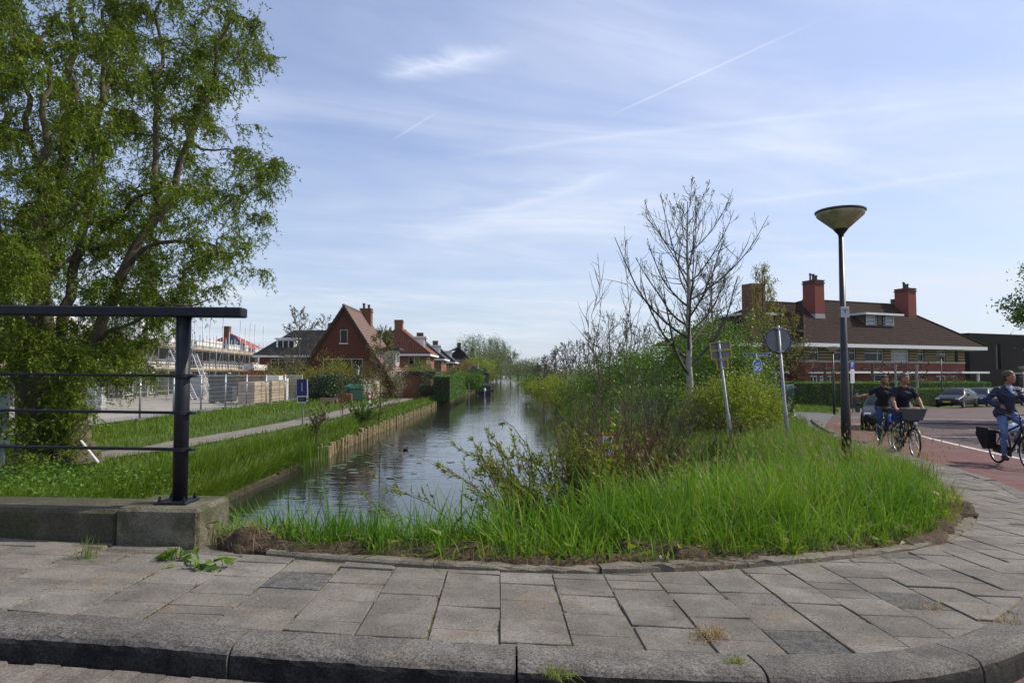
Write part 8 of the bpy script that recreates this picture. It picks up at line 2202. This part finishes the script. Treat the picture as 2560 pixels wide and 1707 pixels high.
M_cuff = mat('bike_black', (0.012, 0.012, 0.013), 0.4, var=.1)
M_spoke = mat('spoke_steel', (0.5, 0.5, 0.5), 0.3, var=0, metal=.8)
def bicycle(label, root_loc, rz, frame_mat, basket=False, lean=0.0, bottle=False):
    t = thing('bicycle', label, 'bicycle', root_loc, rz, 'bicycles on the red lane')
    R = .345; ra = Vector((-.54, 0, R)); fa = Vector((.58, 0, R)); bb = Vector((-.04, 0, .30)); st = Vector((-.17, 0, .82)); hd0 = Vector((.36, 0, .74)); hd1 = Vector((.32, 0, .98))
    mb = MB(); mb.tube([bb, st], .019, 10); mb.tube([bb, hd0], .024, 10); mb.tube([st * .8 + bb * .2, hd1 * .6 + hd0 * .4], .020, 10); mb.tube([hd0, hd1], .022, 10)
    for s in (-1, 1): mb.tube([bb + Vector((0, s * .03, 0)), ra + Vector((0, s * .06, 0))], .011, 6); mb.tube([st * .92 + bb * .08 + Vector((0, s * .02, 0)), ra + Vector((0, s * .06, 0))], .009, 6)
    mb.build('frame', frame_mat, t, smooth=True)
    mb = MB()
    for s in (-1, 1): mb.tube([hd0 + Vector((.005, s * .03, -.02)), Vector((.46, s * .055, .55)), fa + Vector((0, s * .055, 0))], [.016, .014, .010], 8)
    mb.build('fork', frame_mat, t, smooth=True)
    mb = MB(); mb.tube([st, Vector((-.215, 0, .95))], .014, 8); mb.build('seat_post', M_spoke, t)
    mb = MB(); mb.lathe([(.001, 0), (.05, .005), (.10, .02), (.11, .045), (.085, .06), (.001, .065)], (-.27, 0, .935), 14); mb.tube([(-.24, 0, .97), (-.10, 0, .965), (-.04, 0, .955)], [.07, .035, .02], 8); mb.build('saddle', M_cuff, t, smooth=True)
    mb = MB(); mb.tube([hd1, (.30, 0, 1.06)], .014, 8); mb.tube([(.16, -.30, 1.09), (.27, -.29, 1.10), (.36, -.17, 1.09), (.33, 0, 1.07), (.36, .17, 1.09), (.27, .29, 1.10), (.16, .30, 1.09)], .013, 8); hb = mb.build('handlebar', M_cuff, t, smooth=True)
    for s in (-1, 1): mb = MB(); mb.tube([(.15, s * .30, 1.09), (.28, s * .288, 1.10)], .018, 8); mb.build('grip', M_cuff, hb); mb = MB(); mb.tube([(.30, s * .27, 1.085), (.38, s * .20, 1.05)], .006, 5); mb.build('brake_lever', M_spoke, hb)
    for c in (ra, fa):
        mb = MB(); mb.torus(c, (0, 1, 0), R - .022, .022, 44, 8); wl = mb.build('wheel', M_tyre, t, smooth=True)
        mb = MB(); mb.torus(c, (0, 1, 0), R - .05, .010, 44, 6, .013); mb.build('rim', M_spoke, wl, smooth=True)
        mb = MB()
        for k in range(28):
            a = 2 * math.pi * k / 28; e = c + Vector(((R - .05) * math.cos(a), 0, (R - .05) * math.sin(a))); mb.tube([c + Vector((.02 * math.cos(a + 1.2), .03 * (-1) ** k, .02 * math.sin(a + 1.2))), e], .0016, 3, cap=False)
        mb.tube([c + Vector((0, -.055, 0)), c + Vector((0, .055, 0))], .022 if c is fa else .035, 10); o = mb.build('spokes', M_spoke, wl); o['kind'] = 'stuff'
        # mudguard
        mb = MB(); a0, a1 = (math.radians(-5), math.radians(170)) if c is ra else (math.radians(25), math.radians(165)); vs = []; n = 18
        for k in range(n):
            a = a0 + (a1 - a0) * k / (n - 1)
            for y, r_ in ((-.028, R + .012), (0, R + .022), (.028, R + .012)): vs.append((c.x + r_ * math.cos(a), y, c.z + r_ * math.sin(a)))
        mb.add(vs, [(k * 3 + j, k * 3 + j + 1, k * 3 + j + 4, k * 3 + j + 3) for k in range(n - 1) for j in (0, 1)]); mb.build('mudguard', M_cuff, t, smooth=True)
    mb = MB(); mb.prism([(-.60, 0, .26), (.06, 0, .20), (.06, 0, .40), (-.60, 0, .42)], (0, -.062, 0), (0, -.042, 0)); mb.build('chain_case', M_cuff, t)
    mb = MB(); mb.tube([bb + Vector((0, -.10, 0)), bb + Vector((0, .10, 0))], .02, 8); mb.tube([bb + Vector((0, -.095, 0)), bb + Vector((.045, -.095, -.165))], .011, 6); mb.tube([bb + Vector((0, .095, 0)), bb + Vector((-.03, .095, .165))], .011, 6); ck = mb.build('crank', M_spoke, t)
    for (p, s) in ((bb + Vector((.045, -.15, -.165)), -1), (bb + Vector((-.01, .15, .16)), 1)): mb = MB(); mb.bbox(p.x - .045, p.x + .045, p.y - .045, p.y + .045, p.z - .012, p.z + .012, .004); mb.build('pedal', M_cuff, ck)
    mb = MB()
    for s in (-1, 1): mb.tube([(-.30, s * .06, .74), (-.82, s * .06, .74)], .007, 5); mb.tube([(-.60, s * .06, .74), (-.54, s * .07, .36)], .006, 5)
    for k in range(4): mb.tube([(-.36 - k * .14, -.06, .74), (-.36 - k * .14, .06, .74)], .006, 5)
    mb.build('carrier', M_cuff, t)
    if basket:
        b = MB(); lo = [(.42, -.15), (.66, -.15), (.66, .15), (.42, .15)]; hi = [(.36, -.22), (.74, -.22), (.74, .22), (.36, .22)]
        vs = [(x, y, .86) for x, y in lo] + [(x, y, 1.12) for x, y in hi] + [(x * .98 + .011, y * .95, 1.12) for x, y in hi] + [(x * .98 + .01, y * .95, .87) for x, y in lo]
        b.add(vs, [(3, 2, 1, 0)] + [(i, (i + 1) % 4, 4 + (i + 1) % 4, 4 + i) for i in range(4)] + [(4 + i, 4 + (i + 1) % 4, 8 + (i + 1) % 4, 8 + i) for i in range(4)] + [(8 + i, 8 + (i + 1) % 4, 12 + (i + 1) % 4, 12 + i) for i in range(4)] + [(12, 13, 14, 15)])
        bo = b.build('basket', mat('grey_woven_plastic', (.085, .085, .09), .6, var=.25, scale=70, bump=.5, bscale=120), t)
        b = MB(); b.tube([(.74, -.22, 1.12), (.74, .22, 1.12), (.36, .22, 1.12), (.36, -.22, 1.12), (.74, -.22, 1.12)], .012, 6); b.build('basket_rim', mat('grey_rim', (.12, .12, .13), .6), bo)
        b = MB(); b.lathe([(.001, .06), (.03, .055), (.045, .02), (.045, 0), (.03, -.02)], (.66, 0, .79), 14, Matrix.Rotation(math.pi / 2, 4, 'Y')); b.build('headlamp', M_headl, t)
    else:
        b = MB(); b.lathe([(.001, .05), (.025, .045), (.035, .01), (.03, -.02)], (.44, 0, .88), 12, Matrix.Rotation(math.pi / 2, 4, 'Y')); b.build('headlamp', M_headl, t)
    return t
M_skin = mat('skin', (0.31, 0.15, 0.105), 0.55, var=.1, scale=14, spec=.3)
M_skin2 = mat('tanned_skin', (0.24, 0.115, 0.075), 0.55, var=.1, scale=14, spec=.3)
M_jeans = mat('blue_jeans', (0.030, 0.055, 0.14), 0.85, var=.3, scale=6, bump=.25, bscale=18)
M_jeans_l = mat('light_blue_jeans', (0.105, 0.16, 0.31), 0.85, var=.22, scale=6, bump=.3, bscale=18)
M_jeans_d = mat('dark_blue_jeans', (0.016, 0.028, 0.075), 0.85, var=.3, scale=6, bump=.25, bscale=18)
M_tee = mat('navy_t_shirt', (0.008, 0.009, 0.020), 0.85, var=.2, scale=8, bump=.25, bscale=14)
M_polo = mat('black_polo', (0.007, 0.007, 0.009), 0.85, var=.2, scale=8, bump=.25, bscale=14)
M_jacket = mat('navy_jacket', (0.016, 0.022, 0.055), 0.6, var=.25, scale=7, bump=.35, bscale=16)
M_shoe = mat('dark_shoe', (0.014, 0.014, 0.017), 0.6, var=.2); M_shoeb = mat('navy_shoe', (0.02, 0.025, 0.045), 0.7, var=.2)
M_soleg = mat('pale_shoe_sole', (0.35, 0.35, 0.33), 0.8, var=.1); M_shirt_l = mat('light_blue_shirt', (0.22, 0.33, 0.50), 0.8, var=.1)
M_hair_d = mat('dark_hair', (0.018, 0.013, 0.010), 0.6, var=.3, scale=40); M_hair_g = mat('greying_hair', (0.085, 0.075, 0.066), 0.6, var=.35, scale=40); M_hair_b = mat('brown_hair', (0.07, 0.042, 0.026), 0.6, var=.3, scale=40)
def road_at(x, y): return (x, y, gzf(x, y) + ROAD_DZ + .006)
# heading: towards the camera side, slightly across the view
R1_ = road_at(10.28, 14.12); hA = math.radians(-98)
bicycle('black bicycle of the man in the navy jacket', R1_, hA, M_cuff)
rider('man in navy jacket and light jeans cycling with one hand on his hip', R1_, hA, .75, [M_jacket, M_skin, M_jeans_l, M_shoeb, M_shirt_l, M_soleg], right_arm='hip', sleeves='long', hairc=M_hair_b, jacket=True, bald=True, lean=.10, seat=1.0)
R2_ = road_at(9.22, 16.1); hB = math.radians(-101)
bicycle('dark bicycle with big grey front basket', R2_, hB, M_cuff, basket=True)
rider('man in navy t shirt riding the bicycle with the front basket', R2_, hB, .55, [M_tee, M_skin, M_jeans_d, M_shoe, M_tee, M_soleg], hairc=M_hair_g, lean=.16, seat=.97)
R3_ = road_at(10.2, 18.75); hC = math.radians(-103)
bicycle('bicycle with blue bottle ridden by the man with outstretched arm', R3_, hC, mat('blue_black_frame', (.01, .03, .06), .35))
rider('bearded man in black polo shirt stretching out his right arm', R3_, hC, .10, [M_polo, M_skin2, M_jeans, M_shoe, M_polo, M_soleg], right_arm='out', hairc=M_hair_d, beard=True, lean=.12, seat=.98)
def on_bike(name, label, cat, R_, h, build):
    t = thing(name, label, cat, R_, h); build(t); return t
def pannier(t):
    mb = MB(); mb.prism([(-.36, 0, .72), (-.84, 0, .76), (-.88, 0, .60), (-.72, 0, .42), (-.60, 0, .30), (-.42, 0, .34), (-.38, 0, .5)], (0, -.26, 0), (0, -.10, 0)); mb.build('bag', mat('black_bag_cloth', (.009, .009, .010), .85, var=.2, bump=.3, bscale=20), t)
    mb = MB(); mb.box(-.80, -.36, -.275, -.262, .58, .76); mb.build('flap', MATS['black_bag_cloth'], t); mb = MB(); mb.box(-.62, -.59, -.28, -.276, .38, .7); mb.build('strap', M_cuff, t)
on_bike('pannier_bag', 'black pannier bag hanging on the navy jacket man bicycle', 'bag', R1_, hA, pannier)
def bag3(t): mb = MB(); mb.bbox(.33, .60, -.17, .17, .98, 1.08, .03); mb.tube([(.46, -.15, 1.08), (.46, 0, 1.12), (.46, .15, 1.08)], .012, 6); mb.build('bag', MATS['black_bag_cloth'], t)
on_bike('handlebar_bag', 'flat black bag on the handlebar of the signalling man', 'bag', R3_, hC, bag3)
def bottle(t): mb = MB(); mb.lathe([(.001, 0), (.036, .005), (.036, .15), (.025, .17), (.025, .19), (.001, .195)], (.40, 0, .70), 12); mb.build('bottle_body', mat('blue_bottle', (.02, .14, .65), .35, var=0), t); mb = MB(); mb.lathe([(.022, .19), (.022, .215), (.001, .22)], (.40, 0, .70), 10); mb.build('cap', M_cuff, t)
on_bike('water_bottle', 'bright blue water bottle on the rearmost bicycle', 'bottle', R3_, hC, bottle)
def cargo(t):
    for (x, y, c, r) in ((.55, .06, (.65, .07, .02), .09), (.50, -.10, (.05, .05, .05), .08)):
        mb = MB(); mb.lathe([(.001, -r * .8), (r * .8, -r * .4), (r, 0), (r * .8, r * .45), (r * .3, r * .62), (.001, r * .65)], (x, y, 1.09), 12); mb.build('bundle', mat('cloth_%d' % int(c[0] * 100), c, .8), t, smooth=True)
on_bike('shopping_bundle', 'red orange bundle inside the front basket', 'bag', R2_, hB, cargo)

# ------------------------------------------------------------------ far walkers on the right hand path
def walker(label, x, y, coat, legs, seed):
    z0 = gh(x, y) + .05; t = thing('person', label, 'person', (x, y, z0), 0, 'walkers on the far right path')
    pr = [((0, -.09, .82), (.15, -.10, .08), .08, .05, 1), ((0, .09, .82), (-.12, .10, .08), .08, .05, 1), ((.15, -.1, .05), (.24, -.1, .04), .05, .04, 1), ((-.12, .1, .05), (-.03, .1, .04), .05, .04, 1), ((0, -.06, .9), (0, .06, .9), .15, .15, 0), ((0, 0, .95), (.02, 0, 1.35), .16, .15, 0), ((.02, -.13, 1.38), (.02, .13, 1.38), .09, .09, 0), ((.02, -.2, 1.36), (-.08, -.24, 1.05), .065, .05, 0), ((-.08, -.24, 1.05), (.05, -.22, .85), .05, .04, 0), ((.02, .2, 1.36), (.1, .24, 1.06), .065, .05, 0), ((.1, .24, 1.06), (.22, .2, .9), .05, .04, 0), ((.02, 0, 1.45), (.03, 0, 1.55), .055, .055, 2), ((.03, 0, 1.62), (.05, 0, 1.66), .09, .095, 2)]
    V, Q, QM = sdf_mesh(pr, .03); o = np_mesh('body', V, [Q], [coat, legs, M_skin], t, smooth=True); o.data.polygons.foreach_set('material_index', QM.astype(np.int32))
    hv, hq, _ = sdf_mesh([((.01, 0, 1.67), (.03, 0, 1.70), .1, .1, 0)], .03); np_mesh('hair', hv, [hq], M_hair_d, t, smooth=True)
walker('far walker in red coat on the right hand path', 7.6, 250, mat('red_coat', (.5, .03, .04), .8), M_jeans_d, 1)
walker('far walker in white on the right hand path', 4.6, 262, M_signwhite, M_jeans_d, 2)
walker('far walker in black beside the one in white', 5.3, 262, M_polo, M_jeans_d, 3)

# ------------------------------------------------------------------ thin spring haze
hm = bpy.data.materials.new('haze_air'); hm.use_nodes = True; hm.node_tree.nodes.clear()
G = NG(hm.node_tree); o_ = G.n('ShaderNodeOutputMaterial'); pv = G.n('ShaderNodeVolumePrincipled')
pv.inputs['Color'].default_value = (.86, .92, 1, 1); pv.inputs['Density'].default_value = 0.0001; pv.inputs['Anisotropy'].default_value = 0.3
hm.node_tree.links.new(pv.outputs[0], o_.inputs['Volume'])
tag(MB().box(-2700, 2700, -100, 4200, -3.4, 34).build('haze', hm), 'thin pale spring haze over the canal', None, kind='stuff')
